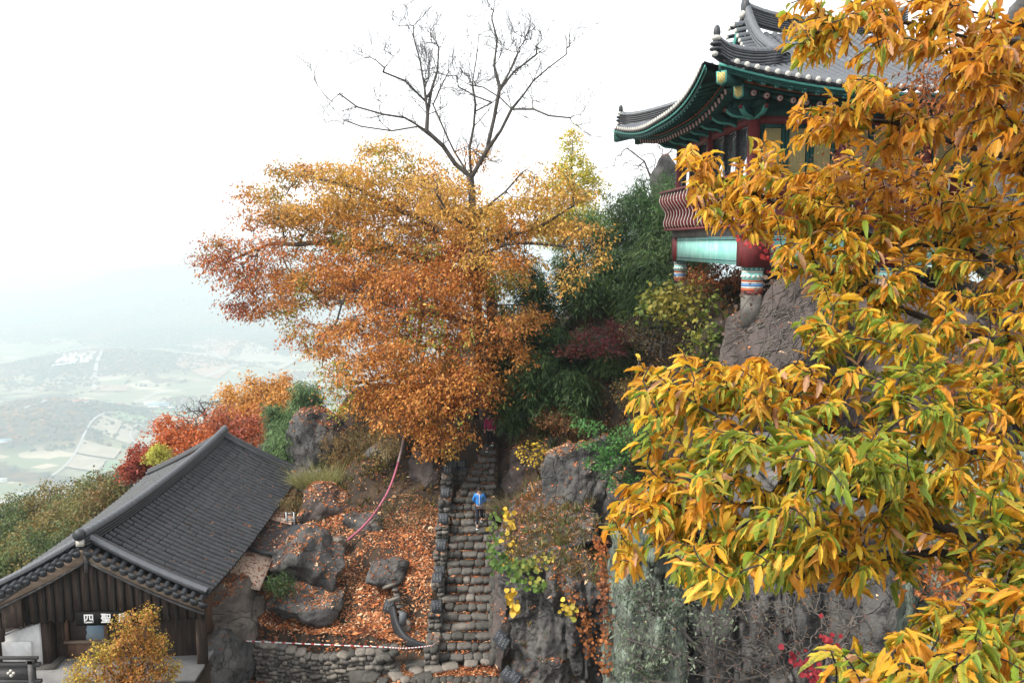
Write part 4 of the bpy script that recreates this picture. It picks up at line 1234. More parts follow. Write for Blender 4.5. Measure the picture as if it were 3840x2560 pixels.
def raft(fn, a, tilt_in, nm):
    # flying rafter (square) and round rafter, each with a painted end
    p0 = under(fn, a, .08, -.34); p1 = under(fn, a, 1.25, -.30)
    mb = MB(); d = (p1 - p0); mb.tube([p0, p1], .062, n=4); o = mb.build('flying_rafter', M_green, tmp)
    e = MB(); dn = d.normalized(); e.tube([p0 - dn * .012, p0], .078, n=4); e.build('rafter_end', M_green_lt, o)
    e = MB(); e.tube([p0 - dn * .018, p0 - dn * .010], .042, n=4); e.build('rafter_end_mark', M_navy, o)
    q0 = under(fn, a, in1 + .05, -.62); q1 = under(fn, a, 2.35, -.42)
    mb = MB(); d = (q1 - q0); mb.tube([q0, q1], .085, n=8); o = mb.build('round_rafter', M_green, tmp, True)
    dn = d.normalized()
    e = MB(); e.tube([q0 - dn * .012, q0], .09, n=10); e.build('rafter_end', M_pink, o)
    e = MB(); e.tube([q0 - dn * .020, q0 - dn * .010], .062, n=6); e.build('flower_petals', M_plaster, o)
    e = MB(); e.tube([q0 - dn * .026, q0 - dn * .018], .03, n=6); e.build('flower_centre', M_red, o)
for x in np.arange(X0 + .95, X1 - .9, .40): raft(PF, x, 1, 'f')
for y in np.arange(Y0 + .95, Y1 - .9, .36): raft(PL, y, 1, 'l')
# boards above the rafters
for nm, fn, rngv in (('front_soffit', PF, np.linspace(X0 + .05, X1 - .05, 30)), ('left_soffit', PL, np.linspace(Y0 + .05, Y1 - .05, 36))):
    V = []; Fc = []
    for a in rngv:
        s = min(a - rngv[0], rngv[-1] - a) + .05
        for d in (0.02, .5, 1.2, 2.3):
            V.append(under(fn, a, min(d, s), -.25 + (.02 if d > 1 else 0)))
    for i in range(len(rngv) - 1):
        for j in range(3): Fc.append([i * 4 + j, i * 4 + j + 1, (i + 1) * 4 + j + 1, (i + 1) * 4 + j])
    link(nm, np_mesh(nm, V, Fc, M_green), tmp)
# corner beams with gold panels
c0 = PF(X0 + .02, 0)
for (dx, dz, w, h, nm) in ((.10, -.52, .22, .36, 'corner_beam'), (.85, -.90, .22, .36, 'corner_beam')):
    p0 = c0 + Vector((dx, dx, dz + .2 * dx)); p1 = p0 + Vector((1.7, 1.7, .25))
    rot = (p1 - p0).to_track_quat('X', 'Z').to_matrix()
    L_ = (p1 - p0).length
    o = MB().box((p0 + p1) / 2, (L_, w, h), rot).build(nm, M_green, tmp)
    M0 = rot.to_4x4(); M0.translation = p0
    pl = MB().prism([(-.15, .18), (.15, .18), (.15, -.12), (0, -.21), (-.15, -.12)], -.03, 0, axis='x').build('end_panel', M_green_lt, o)
    pl.matrix_local = M0
    p2 = MB().prism([(-.11, .14), (.11, .14), (.11, -.09), (0, -.16), (-.11, -.09)], -.04, -.03, axis='x').build('gold_panel', M_gold, o)
    p2.matrix_local = M0
    mb = MB()
    for q in range(5):
        for w2 in range(4):
            if (q + w2) % 2: mb.box((-.045, -.075 + .05 * w2, -.08 + q * .048), (.008, .02, .03))
    p3 = mb.build('gold_panel_marks', M_turq_dk, o); p3.matrix_local = M0
c1 = PF(X0 + .02, 0); c1 = Vector((PL(Y1 - .02, 0).x, PL(Y1 - .02, 0).y, PL(Y1 - .02, 0).z))
for (dx, dz) in ((.10, -.50), (.85, -.84)):
    p0 = c1 + Vector((dx, -dx, dz + .2 * dx)); p1 = p0 + Vector((1.7, -1.7, .25)); rot = (p1 - p0).to_track_quat('X', 'Z').to_matrix()
    MB().box((p0 + p1) / 2, ((p1 - p0).length, .22, .32), rot).build('corner_beam', M_green, tmp)
# ridges
def hip_pts(c, sx, sy, n=12):
    P = []
    for q in range(n + 1):
        d = GD * q / n
        z = roofz_front(X0 + d, d) - .02
        fl = -.32 * max(0, 1 - d / 3)
        P.append(Vector((X0 + d + fl * .75, (Y0 + d + fl * .75) if sy > 0 else (Y1 - d - fl * .75), z + .05)))
    return P
for sy in (1, -1):
    P = hip_pts(0, 1, sy); P = P[1:]
    # the ridge turns up at its end
    P[0] = P[0] + Vector((0, 0, .10)); P[1] = P[1] + Vector((0, 0, .03))
    ridge_band(tmp, 'hip_ridge', P, .42, .30, M_tile, M_tile2, courses=5, capr=.14)
    e = P[0]
    u = Vector((-.7, -.7 * sy, 0))
    mb = MB(); mb.add([Vector(v * np.array([.10, .10, .21])) + e + u * .02 + Vector((0, 0, .62)) for v in ico(2)[0]], ico(2)[1].tolist()); mb.add([Vector(v * np.array([.17, .17, .07])) + e + u * .06 + Vector((0, 0, .31)) for v in ico(2)[0]], ico(2)[1].tolist()); mb.add([Vector(v * np.array([.18, .18, .07])) + e + u * .06 + Vector((0, 0, .17)) for v in ico(2)[0]], ico(2)[1].tolist()); mb.build('hip_end_tile', M_tile, tmp)
    mb = MB(); V, Fc = ico(2)
    mb.add([Vector(v * np.array([.14, .14, .08])) + e + u * .04 + Vector((0, 0, .47)) for v in V], Fc.tolist())
    mb.add([Vector(v * np.array([.10, .10, .08])) + e + u * .12 + Vector((0, 0, .04)) for v in V], Fc.tolist())
    mb.build('hip_end_plaster', M_plaster, tmp, True)
rz0 = ZE + prof(DR)
RP = []
for x in np.linspace(GX - .05, X1 - GD + .05, 18):
    s = abs(x - (GX + X1 - GD) / 2) / ((X1 - 2 * GD - X0) / 2); RP.append(Vector((x, YM, rz0 - .06 + .45 * s ** 2.6)))
ridge_band(tmp, 'main_ridge', RP, .50, .34, M_tile, M_tile2, courses=6, capr=.15)
MB().prism([(-.20, .0), (.20, .0), (.20, .55), (0, .80), (-.20, .55)], -.10, .08, axis='x').build('ridge_end_tile', M_tile, tmp).location = RP[0]
V, Fc = ico(2); MB().add([Vector(v * np.array([.13, .24, .15])) for v in V], Fc.tolist()).build('ridge_end_plaster', M_plaster, tmp, True).location = RP[0] + Vector((-.08, 0, .18))
# verge ridges down the gable
for sy in (1, -1):
    P = []
    for q in range(13):
        d = DR - (DR - GD + .35) * q / 12
        y = YM - (DR - d) if sy > 0 else YM + (DR - d)
        P.append(Vector((GX, y, ZE + prof(d) + .05 + (.55 * max(0, 1 - q / 5) ** 2))))
    ridge_band(tmp, 'gable_ridge', P, .30, .30, M_tile2, M_tile2, courses=3, capr=.14)
    # short verge tiles with plastered ends pointing left
    items = []; caps2 = []
    for q in range(15):
        d = DR - .25 - (DR - GD - .35) * q / 14; y = YM - sy * (DR - d); z = ZE + prof(d) + (.40 * max(0, 1 - q / 6) ** 2)
        M = orient((GX - .52, y, z - .08), (1, 0, .2), (0, -sy * .4, 1)); o = link('verge_tile', half_tile('verge_tile', .10, .5, mat=M_tile2) if q == 0 and sy == 1 else bpy.data.meshes['verge_tile.001'], tmp); o.matrix_local = M
        o = link('verge_cap', cap_me, tmp); o.matrix_local = Matrix.Translation((GX - .52, y, z - .07))
# gable triangle
V = [Vector((GX + .3, YM - (DR - GD), ZE + prof(GD)))]; 
for q in range(13):
    d = GD + (DR - GD) * q / 12; V.append(Vector((GX + .3, YM - (DR - d), ZE + prof(d))))
for q in range(13):
    d = DR - (DR - GD) * q / 12; V.append(Vector((GX + .3, YM + (DR - d), ZE + prof(d))))
link('gable_wall', np_mesh('gable_wall', V, [list(range(len(V)))], M_green), tmp)
for sy in (1, -1):
    P = []
    for q in range(10):
        d = DR - (DR - GD - .2) * q / 9; P.append(Vector((GX - .32, YM - sy * (DR - d), ZE + prof(d) - .12 + .3 * max(0, 1 - q / 4) ** 2)))
    V = []
    for p in P: V += [p, p - Vector((0, 0, .34)), p - Vector((-.05, 0, .34)), p + Vector((.05, 0, 0))]
    Fc = [[4 * i + k, 4 * i + (k + 1) % 4, 4 * i + 4 + (k + 1) % 4, 4 * i + 4 + k] for i in range(9) for k in range(4)]
    MB().add(V, Fc).build('gable_bargeboard', M_green_lt if sy < 0 else M_green, tmp)

# timber body
FZ = .62                       # floor level
LZ = 3.58                      # underside of the lintel
colsx = [0, 2.75, 5.45, TW]; colsy = [0, 4.0, TD]
def column(x, y, r=.19, z0=FZ, z1=LZ + .35):
    MB().tube([(x, y, z0), (x, y, (z0 + z1) / 2), (x, y, z1)], [r, r * .98, r * .92], n=16).build('column', M_red, tmp, True)
for x in colsx: column(x, 0)
for y in colsy[1:]: column(0, y)
column(TW, TD); column(TW, 4.0)
def beam(nm, a, b, h, w, mat): 
    a, b = Vector(a), Vector(b); rot = (b - a).to_track_quat('X', 'Z').to_matrix()
    MB().box((a + b) / 2, ((b - a).length, w, h), rot).build(nm, mat, tmp)
beam('front_lintel', (.1, .0, LZ + .14), (TW, .0, LZ + .14), .28, .16, M_red)
beam('left_lintel', (0, .1, LZ + .14), (0, TD, LZ + .14), .28, .16, M_red)
beam('front_tie_beam', (-.5, .02, LZ + .38), (TW + .5, .02, LZ + .38), .30, .22, M_green)
beam('left_tie_beam', (.02, -.5, LZ + .39), (.02, TD + .5, LZ + .39), .30, .22, M_green)
beam('front_purlin', (-.7, -.02, LZ + .58), (TW + .7, -.02, LZ + .58), .26, .26, M_green)
beam('left_purlin', (-.02, -.7, LZ + .59), (-.02, TD + .7, LZ + .59), .26, .26, M_green)
beam('front_board', (0, .08, LZ + .65), (TW, .08, LZ + .5), .4, .05, M_green)
beam('left_board', (.08, 0, LZ + .65), (.08, TD, LZ + .5), .4, .05, M_green)
# bracket arms: scroll shaped, two tiers at every column
def bracket(x, y, dx, dy):
    prof_ = []
    for q in range(9):
        t = q / 8; prof_.append((.05 + t * .85, -.28 + .30 * t ** 1.5 + .05 * math.sin(t * math.pi * 2)))
    for q in range(9):
        t = 1 - q / 8; prof_.append((.05 + t * .72, -.05 + .26 * t + .03 * math.sin(t * 7)))
    g = MB().prism(prof_, -.06, .06, axis='y').build('bracket_arm', M_green, tmp)
    M = orient((x, y, LZ + .38), (dx, dy, 0), (0, 0, 1)); g.matrix_local = M
    e = MB().prism([(a + .012, b_ - .03) for a, b_ in prof_[:9]] + [(a + .02, b_ + .025) for a, b_ in prof_[:9][::-1]], -.075, .075, axis='y').build('bracket_rim', M_green_lt, g)
    r2 = MB().tube([(.9, -.05, .02), (.9, .05, .02)], .07, n=8).build('bracket_scroll', M_red, g)
    MB().box((x + dx * .1, y + dy * .1, LZ + .50), (.34, .34, .2), taper=1.25).build('bracket_block', M_green, tmp)
for x in colsx: bracket(x, 0, 0, -1)
for x in (1.4, 4.1, 6.8): bracket(x, 0, 0, -1)
for y in colsy: bracket(0, y, -1, 0)
for y in (1.35, 2.7, 5.35, 6.7): bracket(0, y, -1, 0)
bracket(-.02, -.02, -.7, -.7)
# front: lattice doors
for a, b_ in zip(colsx[:-1], colsx[1:]):
    n = 3; w = (b_ - a - .4) / n
    for k in range(n):
        cx = a + .2 + w * (k + .5)
        o = MB().box((cx, .05, (FZ + LZ) / 2), (w - .02, .02, LZ - FZ)).build('door_panel', M_papr, tmp)
        fr_ = MB()
        for sx in (-1, 1): fr_.box((cx + sx * (w / 2 - .06), -.01, (FZ + LZ) / 2), (.10, .07, LZ - FZ))
        fr_.box((cx, -.01, LZ - .06), (w - .22, .068, .12)); fr_.box((cx, -.01, FZ + .8), (w - .22, .068, .1)); fr_.box((cx, -.01, FZ + .06), (w - .22, .068, .12))
        fr_.build('door_frame', M_green, o)
        bars = MB(); nb_ = 12
        for q in range(nb_): bars.box((cx - w / 2 + .13 + (w - .26) * (q + .5) / nb_, .015, (FZ + .85 + LZ - .12) / 2), (.034, .03, LZ - .12 - FZ - .85))
        o2 = bars.build('lattice', M_lattice, o)
        MB().box((cx, .012, FZ + .44), (w - .22, .03, .6)).build('kick_board', M_red, o)
MB().box((TW / 2, .12, (FZ + LZ) / 2), (TW, .03, LZ - FZ)).build('inner_wall', M_papr, tmp)
# left: large panes
for a, b_ in zip(colsy[:-1], colsy[1:]):
    n = 3; w = (b_ - a - .4) / n
    for k in range(n):
        cy = a + .2 + w * (k + .5)
        g = MB().box((.03, cy, (FZ + LZ) / 2), (.015, w - .1, LZ - FZ - .1)).build('window_pane', M_glass, tmp)
        fr_ = MB()
        for s in (-1, 1): fr_.box((0, cy + s * (w / 2 - .03), (FZ + LZ) / 2), (.08, .06, LZ - FZ))
        fr_.box((0, cy, LZ - .03), (.078, w - .12, .06)); fr_.box((0, cy, FZ + .03), (.078, w - .12, .06))
        fr_.build('window_frame', M_glass_dk, g)
MB().box((TW / 2, TD / 2 + .5, LZ + .3), (TW - .5, TD - 1.5, .1)).build('ceiling', M_wood_dk, tmp)
MB().box((TW, TD / 2, (FZ + LZ) / 2), (.1, TD, LZ - FZ)).build('right_wall', M_plaster, tmp)
MB().box((TW / 2, TD, (FZ + LZ) / 2), (TW, .1, LZ - FZ)).build('back_wall', M_plaster, tmp)
MB().box((TW / 2, TD / 2, FZ - .03), (TW + .3, TD + .3, .06)).build('floor_slab', M_wood_br, tmp)

# balcony with wavy slats
BZ0, BZ1, BO = .55, 1.93, .62
def slatp(t):                  # outward offset of the wavy face, t 0 bottom .. 1 top
    return .10 + .28 * t + .085 * math.sin(t * math.pi * 2 * 1.5 + .5)
poly = [(slatp(t), BZ0 + (BZ1 - BZ0) * t) for t in np.linspace(0, 1, 14)]
inner = [(slatp(t) - .12, BZ0 + (BZ1 - BZ0) * t) for t in np.linspace(0, 1, 14)]
edge_ = [(slatp(t) + .018, BZ0 + (BZ1 - BZ0) * t) for t in np.linspace(0, 1, 14)]
sl_me = MB().prism([(-a, b_) for a, b_ in poly] + [(-a, b_) for a, b_ in inner[::-1]], -.02, .02, axis='y').mesh('slat', M_red)
ed_me = MB().prism([(-a, b_) for a, b_ in edge_] + [(-a, b_) for a, b_ in poly[::-1]], -.017, .017, axis='y').mesh('slat_edge', M_plaster)
def balcony_run(p, q, nrm):
    p, q = Vector(p), Vector(q); L_ = (q - p).length; n = int(L_ / .40)
    ang = math.atan2(-nrm[1], -nrm[0])
    for k in range(n + 1):
        pos = p.lerp(q, k / n)
        M = Matrix.Translation(pos) @ Matrix.Rotation(ang, 4, 'Z')
        o = link('slat', sl_me, tmp); o.matrix_local = M
        e = link('slat_edge', ed_me, o)
    V = []
    for pos in (p, q):
        for a, b_ in poly: V.append(pos + Vector((nrm[0] * (a - .09), nrm[1] * (a - .09), b_)))
    Fc = [[i, i + 1, 14 + i + 1, 14 + i] for i in range(13)]
    link('balcony_board', np_mesh('balcony_board', V, Fc, M_red, smooth=True), tmp)
    c = (p + q) / 2 + Vector((nrm[0] * .36, nrm[1] * .36, 0))
    d = (q - p).normalized()
    sz = (abs(d.x) * (L_ + .1) + .12, abs(d.y) * (L_ + .1) + .12, .08)
    MB().box(c + Vector((0, 0, BZ1 + .05)), sz).build('balcony_rail', M_red, tmp)
    MB().box((p + q) / 2 + Vector((nrm[0] * .02, nrm[1] * .02, BZ0 - .04)), (abs(d.x) * L_ + .30, abs(d.y) * L_ + .30, .08)).build('balcony_edge_beam', M_red, tmp)
balcony_run((-.42, -.35, 0), (-.42, TD, 0), (-1, 0))
balcony_run((-.42 + .1, -.42, 0), (TW, -.42, 0), (0, -1))
MB().box((-.2, TD / 2, FZ - .08), (.6, TD + .6, .06)).build('balcony_floor', M_wood_br, tmp)
# concrete beam, turquoise panels, lower columns and painted bases
MB().box((-.08, TD / 2, .38), (.34, TD + .1, .34)).build('ring_beam', M_concrete, tmp)
MB().box((TW / 2 + .15, -.08, .38), (TW - .1, .34, .34)).build('ring_beam', M_concrete, tmp)
def panel(a, b_, axis):
    if axis == 'y':
        o = MB().box((-.15, (a + b_) / 2, -.25), (.06, b_ - a, .90)).build('wall_panel', M_turq, tmp)
        mb = MB(); mb.box((-.183, (a + b_) / 2, .09), (.006, b_ - a - .2, .025)); mb.box((-.183, (a + b_) / 2, -.58), (.006, b_ - a - .2, .025))
        mb.box((-.183, a + .12, -.245), (.006, .02, .64)); mb.box((-.183, b_ - .12, -.245), (.006, .02, .64)); mb.build('panel_lines', M_navy, o)
    else:
        o = MB().box(((a + b_) / 2, -.15, -.25), (b_ - a, .06, .90)).build('wall_panel', M_turq, tmp)
        mb = MB(); mb.box(((a + b_) / 2, -.183, .09), (b_ - a - .2, .006, .025)); mb.box(((a + b_) / 2, -.183, -.58), (b_ - a - .2, .006, .025)); mb.build('panel_lines', M_navy, o)
panel(.42, TD - .35, 'y'); panel(.5, 4.0, 'x'); panel(4.7, TW, 'x')
def lower_col(x, y, w, zb):
    MB().box((x, y, (-.74 + .21) / 2), (w, w, .95)).build('lower_column', M_red, tmp)
    bands = [(-.74, -.86, M_turq_dk), (-.86, -.92, M_plaster), (-.92, -1.14, M_turq), (-1.14, -1.20, M_orange), (-1.20, -1.26, M_plaster), (-1.26, -1.34, M_blue), (-1.34, -1.40, M_plaster), (-1.40, -1.48, M_orange), (-1.48, -1.6, M_red), (-1.6, zb, M_stone)]
    b0 = MB().tube([(x, y, -.74), (x, y, zb)], w * .40, n=18).build('painted_base', M_turq_dk, tmp, True)
    for i, (z1, z0, mm_) in enumerate(bands):
        MB().tube([(x, y, z0 + .004), (x, y, z1 - .004)], w * .40 + .012 + .004 * (i % 2), n=18).build('painted_band', mm_, b0, True)
    mb = MB()
    for k in range(14):
        a = k * math.tau / 14
        mb.tube([(x + math.cos(a) * w * .40, y + math.sin(a) * w * .40, -1.03), (x + math.cos(a) * (w * .40 + .028), y + math.sin(a) * (w * .40 + .028), -1.03 + .02)], .055, n=6)
    mb.build('painted_swirls', M_plaster, b0)
    mb = MB()
    for k in range(14):
        a = (k + .5) * math.tau / 14
        mb.tube([(x + math.cos(a) * w * .40, y + math.sin(a) * w * .40, -.80), (x + math.cos(a) * (w * .40 + .028), y + math.sin(a) * (w * .40 + .028), -.80)], .035, n=4)
    mb.build('painted_squares', M_plaster, b0)
lower_col(.12, .02, .78, -2.6); lower_col(.05, TD - .1, .56, -3.2); lower_col(4.35, .0, .6, -2.2); lower_col(TW, 0, .6, -2.2)
# ------------------------------------------------------------------ stones: a few rounded block shapes shared by steps and walls
def block_mesh(name, seed, mat, n=2, round_=.15, rough=.15):
    g = np.random.default_rng(seed)
    bm = bmesh.new(); bmesh.ops.create_cube(bm, size=1.0)
    bmesh.ops.subdivide_edges(bm, edges=bm.edges[:], cuts=n - 1, use_grid_fill=True)
    V = np.array([v.co[:] for v in bm.verts]); Fc = [[v.index for v in f.verts] for f in bm.faces]; bm.free()
    ln = np.linalg.norm(V, axis=1, keepdims=True)
    V = V * (1 - round_ * (ln - .5) / .37 * .55)
    V = V + g.normal(0, rough * .5, V.shape) * .6
    sk = g.normal(0, .10, (2,))
    V[:, 0] *= 1 + sk[0] * V[:, 2]; V[:, 1] *= 1 + sk[1] * V[:, 0]
    return np_mesh(name, V, Fc, mat, smooth=False)
ST_DK = [block_mesh('stone', s, M_stone_dk) for s in range(6)]
ST_MD = [block_mesh('stone', s + 10, M_stone) for s in range(7)]
ST_LT = [block_mesh('stone', s + 20, M_stone_lt) for s in range(4)]
rs = random.Random(8)
def pick(w=(.3, .6, .1)):
    return rs.choice(rs.choices([ST_DK, ST_MD, ST_LT], w)[0])

# the long stair
SY0, SZ0, TRD, RIS = 25.9, -14.2, .33, .199
stair = thing('stone_stair', 'long steep stair of rough grey stone blocks climbing between wall and cliff', 'stairs', (-1.55, SY0, SZ0))
items = []
NS = 27
def stair_x(k):
    y = k
    xl = -.88 + .0 * k; xr = .80
    if k > 17: xl = -.88 + (k - 17) * .135
    if k < 3: xl -= .08 * (3 - k)
    return xl, xr
for k in range(NS):
    xl, xr = stair_x(k)
    x = xl + rs.uniform(-.1, .05); z = k * RIS; y = k * TRD
    while x < xr - .1:
        w = rs.uniform(.22, .62)
        if x + w > xr - .12: w = xr + rs.uniform(-.02, .08) - x
        d = rs.uniform(.24, .31); h = rs.uniform(.19, .24)
        fw = (.9, .1, 0) if k > 15 else ((.4, .58, .02) if k > 7 else (.15, .77, .08))  # darker mix up the flight puts the tree's shade into the stone colour
        items.append((pick(fw), TRS((x + w / 2, y + d / 2 + rs.uniform(-.03, .03), z - h / 2 + RIS + rs.uniform(-.015, .025)), (rs.uniform(-.08, .08), rs.uniform(-.06, .06), rs.uniform(-.12, .12)), (w * 1.0, d * 1.1, h * rs.uniform(.98, 1.2)))))
        x += w + .012
pieces(stair, 'stone', items)
# dark earth under the blocks
mb = MB()
for k in range(NS):
    xl, xr = stair_x(k); mb.box(((xl + xr) / 2, k * TRD + .24, (k + .5) * RIS - .5), (xr - xl + .3, .34, 1.0 + RIS - .09))
mb.build('packed_earth', M_soil, stair)
# leaves on the treads
n = 2200
kk = rng.integers(0, NS, n); xx = np.array([rng.uniform(*stair_x(k)) for k in kk]); edge = rng.random(n) ** 2
P = np.stack([-1.55 + xx, SY0 + kk * TRD + .34 - .12 * edge, SZ0 + (kk + 1) * RIS + .005 + edge * .0], 1)
litter('leaves_on_steps', 'fallen brown leaves scattered over the stair treads', P, np.tile([0, 0, 1.], (n, 1)), L=.085, cat='fallen leaves', lift=.01)
# irregular stones lining the right side of the stair
items = []
rimr = thing('stair_edge_stones', 'dark upright stones lining the lower right edge of the stair', 'kerb stones', (-.62, SY0, SZ0))
for k in range(11):
    items.append((pick((.8, .2, 0)), TRS((rs.uniform(-.04, .06) , k * .34 + .1, k * .205 + .12), (rs.uniform(-.3, .3), rs.uniform(-.2, .2), rs.uniform(-.4, .4)), (rs.uniform(.26, .38), rs.uniform(.34, .46), rs.uniform(.38, .58)))))
pieces(rimr, 'stone', items)

# the parapet wall on the left of the stair
pw = thing('stair_parapet', 'stepped dry stone parapet along the left side of the stair', 'wall', (-2.72, SY0 - .35, SZ0 - .3))
items = []
PL_ = 8.0
def ptop(y): return .95 + max(0, (y - .35)) * .603
y = 0.0
lvl = 0
for yi in np.arange(0, PL_, .40):
    top = ptop(math.floor(yi / 1.1) * 1.1 + .3)
    zb = max(-.2, (yi - 1.0) * .603 - .1)
    z = zb
    while z < top - .05:
        h = rs.uniform(.15, .23)
        if z + h > top - .08: h = top - z
        for xo in (-.11, .11):
            items.append((pick((.35, .6, .05)), TRS((xo + rs.uniform(-.02, .02), yi + .2 + rs.uniform(-.04, .04), z + h / 2), (rs.uniform(-.08, .08), rs.uniform(-.08, .08), rs.uniform(-.15, .15)), (.25, rs.uniform(.38, .46), h * 1.12))))
        z += h
pieces(pw, 'stone', items, rest='core_stones')
yy_ = rng.uniform(0.1, PL_, 420)
P = np.stack([-2.72 + rng.uniform(-.24, .24, 420), SY0 - .35 + yy_, SZ0 - .3 + np.array([ptop(math.floor(a / 1.1) * 1.1 + .3) for a in yy_]) + .04], 1)
litter('leaves_on_parapet', 'brown leaves caught on top of the stair parapet', P, np.tile([0, 0, 1.], (420, 1)), L=.085, cat='fallen leaves', lift=.01)
# retaining wall at the head of the stair base (behind the woman) and left of the upper flight
uw = thing('upper_stone_wall', 'small dark dry stone wall behind the hiker in blue, left of the upper steps', 'wall', (-2.0, 33.5, -10.9))
items = []
for r_ in range(6):
    x = -.75
    while x < .55:
        w = rs.uniform(.16, .30); items.append((pick((.75, .25, 0)), TRS((x + w / 2, rs.uniform(-.04, .04) + r_ * .02, r_ * .19 + .1), (0, rs.uniform(-.1, .1), rs.uniform(-.1, .1)), (w * 1.03, .35, .215)))); x += w
pieces(uw, 'stone', items)
# steps turning left above
us = thing('upper_steps', 'narrow shadowed stone steps turning left under the orange tree', 'stairs', (-2.1, 35.3, -9.55))
items = []
for k in range(6):
    for q in range(3):
        items.append((pick((.6, .4, 0)), TRS((-.7 + .5 * q - k * .14 + rs.uniform(-.04, .04), k * .33, k * .21), (0, 0, rs.uniform(-.1, .1) + .2), (.52, .46, .17))))
pieces(us, 'stone', items)

# rubble retaining wall in front of the leafy terrace
rw = thing('rubble_wall', 'low rubble retaining wall of mixed grey stones below the leaf covered slope', 'wall', (-8.9, 26.3, -15.2))
items = []
def wline(s):               # s 0..1 along the wall
    return Vector((4.4 * s, -.75 * s + .35 * math.sin(s * math.pi) * -1, 0))
for r_ in range(10):
    s = rs.uniform(-.02, .02)
    top = 1.45
    while s < 1:
        w = rs.uniform(.16, .36); h = rs.uniform(.13, .19)
        p = wline(s + w / 8.8)
        items.append((pick((.08, .5, .42)), TRS((p.x, p.y + rs.uniform(-.04, .04), r_ * .152 + .08 + .1 * math.sin(s * 9)), (rs.uniform(-.12, .12), rs.uniform(-.25, .25), rs.uniform(-.15, .15)), (w * 1.06, .34, h * 1.14))))
        s += w / 4.4
pieces(rw, 'stone', items, rest='small_stones')
# pier, built block and loose slabs right of the wall
pr = thing('stone_pier', 'squat concrete pier with small stones piled on top, at the tape line', 'pier', (-4.15, 25.35, -15.3))
MB().box((0, 0, .72), (.78, .55, 1.1)).build('pier_block', M_stone, pr)
MB().box((-.85, .1, .62), (.86, .45, 1.0)).build('side_block', M_stone_dk, pr)
items = [(pick((.5, .4, .1)), TRS((rs.uniform(-.33, .33), rs.uniform(-.2, .25), 1.32 + .16 * r_), (0, 0, rs.uniform(0, 3)), (rs.uniform(.2, .34), .28, .18))) for r_ in range(4) for q in range(6 - r_)]
pieces(pr, 'stone', items)
lw = thing('low_step_wall', 'low dark stone wall joining the pier to the foot of the stair', 'wall', (-3.75, 25.75, -15.05))
items = []
for r_ in range(5):
    x = .1
    while x < 1.35:
        w = rs.uniform(.22, .4); items.append((pick((.5, .5, 0)), TRS((x + w / 2, r_ * .14, r_ * .2 + .1), (0, 0, rs.uniform(-.1, .1)), (w * 1.03, .4, .22)))); x += w
pieces(lw, 'stone', items)
lb = thing('stepping_stones', 'loose flat stone slabs at the foot of the stair', 'stones', (-3.0, 25.2, -14.28))
items = []
for (x, y, w, d, lt) in ((-.9, -.1, .42, .8, 1), (-.2, .1, .5, .35, 1), (.35, .15, .6, .4, 1), (.9, .35, .55, .4, 1), (-1.6, -.3, .5, .6, 0), (-1.2, -.6, .35, .4, 0), (.1, -.35, .6, .4, 0), (1.6, .55, .45, .35, 1), (-.5, -.5, .3, .3, 1), (-.2, .5, .9, .45, 0), (2.2, .75, .6, .4, 1)):
    items.append((rs.choice(ST_LT if lt else ST_DK), TRS((x, y, .08 + .0), (rs.uniform(-.1, .1), rs.uniform(-.1, .1), rs.uniform(-.6, .6)), (w, d, .22))))
pieces(lb, 'stone', items)
bt = thing('bottom_kerb', 'row of small dark stones along the bottom edge before the stair', 'kerb stones', (-1.9, 24.72, -14.36))
items = [(pick((.9, .1, 0)), TRS((-1.3 + q * .24, rs.uniform(-.04, .04), .10), (0, 0, rs.uniform(-.3, .3)), (.26, .3, .3))) for q in range(13)]
pieces(bt, 'stone', items)

# ------------------------------------------------------------------ boulders and cliffs
B = {}
rock('boulder', 'large tan boulder with a split pale face, right of the hall porch', D(505, 1445, 27.0) + Vector((0, 0, .15)), (2.3, 1.8, 2.55), 21, M_rock_tan, cuts=10, cut=(.5, .8), rot=.3, normals=[(.8, -.6, .35), (-.1, -.25, 1)])
rock('boulder', 'dark rounded rock base below the tan boulder at the bottom', D(470, 1545, 25.3), (1.7, 1.2, 1.4), 22, M_rock, cuts=8, rot=.8)  # darker rock colour stands in for the shaded hollow below the boulder
rock('boulder', 'dark pointed boulder sprinkled with leaves beside the black awning', D(706, 1300, 28.6) + Vector((0, 0, .25)), (1.6, 1.4, 1.5), 23, M_rock, cuts=9, cut=(.5, .8), normals=[(.6, -.5, .6), (-.6, -.4, .6)])
rock('boulder', 'low flat rock covered with leaves below the pointed boulder', D(700, 1385, 27.6), (1.5, 1.0, .75), 24, M_rock, cuts=9)
rock('boulder', 'big dark rounded boulder with leaves on top, above the hall roof corner', D(728, 1020, 37.5), (1.55, 1.3, 1.9), 25, M_rock, cuts=7, cut=(.7, .95))
rock('boulder', 'dark rock below the rounded boulder beside the hall roof', D(715, 1120, 36.3), (1.2, 1.2, 1.3), 26, M_rock, cuts=9)
rock('boulder', 'rock buried in leaves beside the steel stand', D(745, 1178, 33.2), (1.35, 1.2, 1.25), 27, M_rock_brown, cuts=8, cut=(.6, .9))
rock('boulder', 'wide grey rock face behind the pink hose', D(905, 1090, 35.0), (1.9, 1.1, 1.6), 28, M_rock, cuts=10)
rock('boulder', 'pale grey slanted rock left of the upper stair', D(985, 1085, 33.9), (.95, .9, 1.35), 29, M_rock_brown, cuts=9, cut=(.5, .8))
rock('boulder', 'dark low rock at the lower end of the pink hose', D(845, 1205, 31.9), (1.2, .8, .7), 30, M_rock, cuts=9)
rock('boulder', 'small grey stone lying by the end of the pink hose', D(778, 1240, 30.6), (.32, .3, .25), 31, M_rock_tan, level=4, cuts=8)
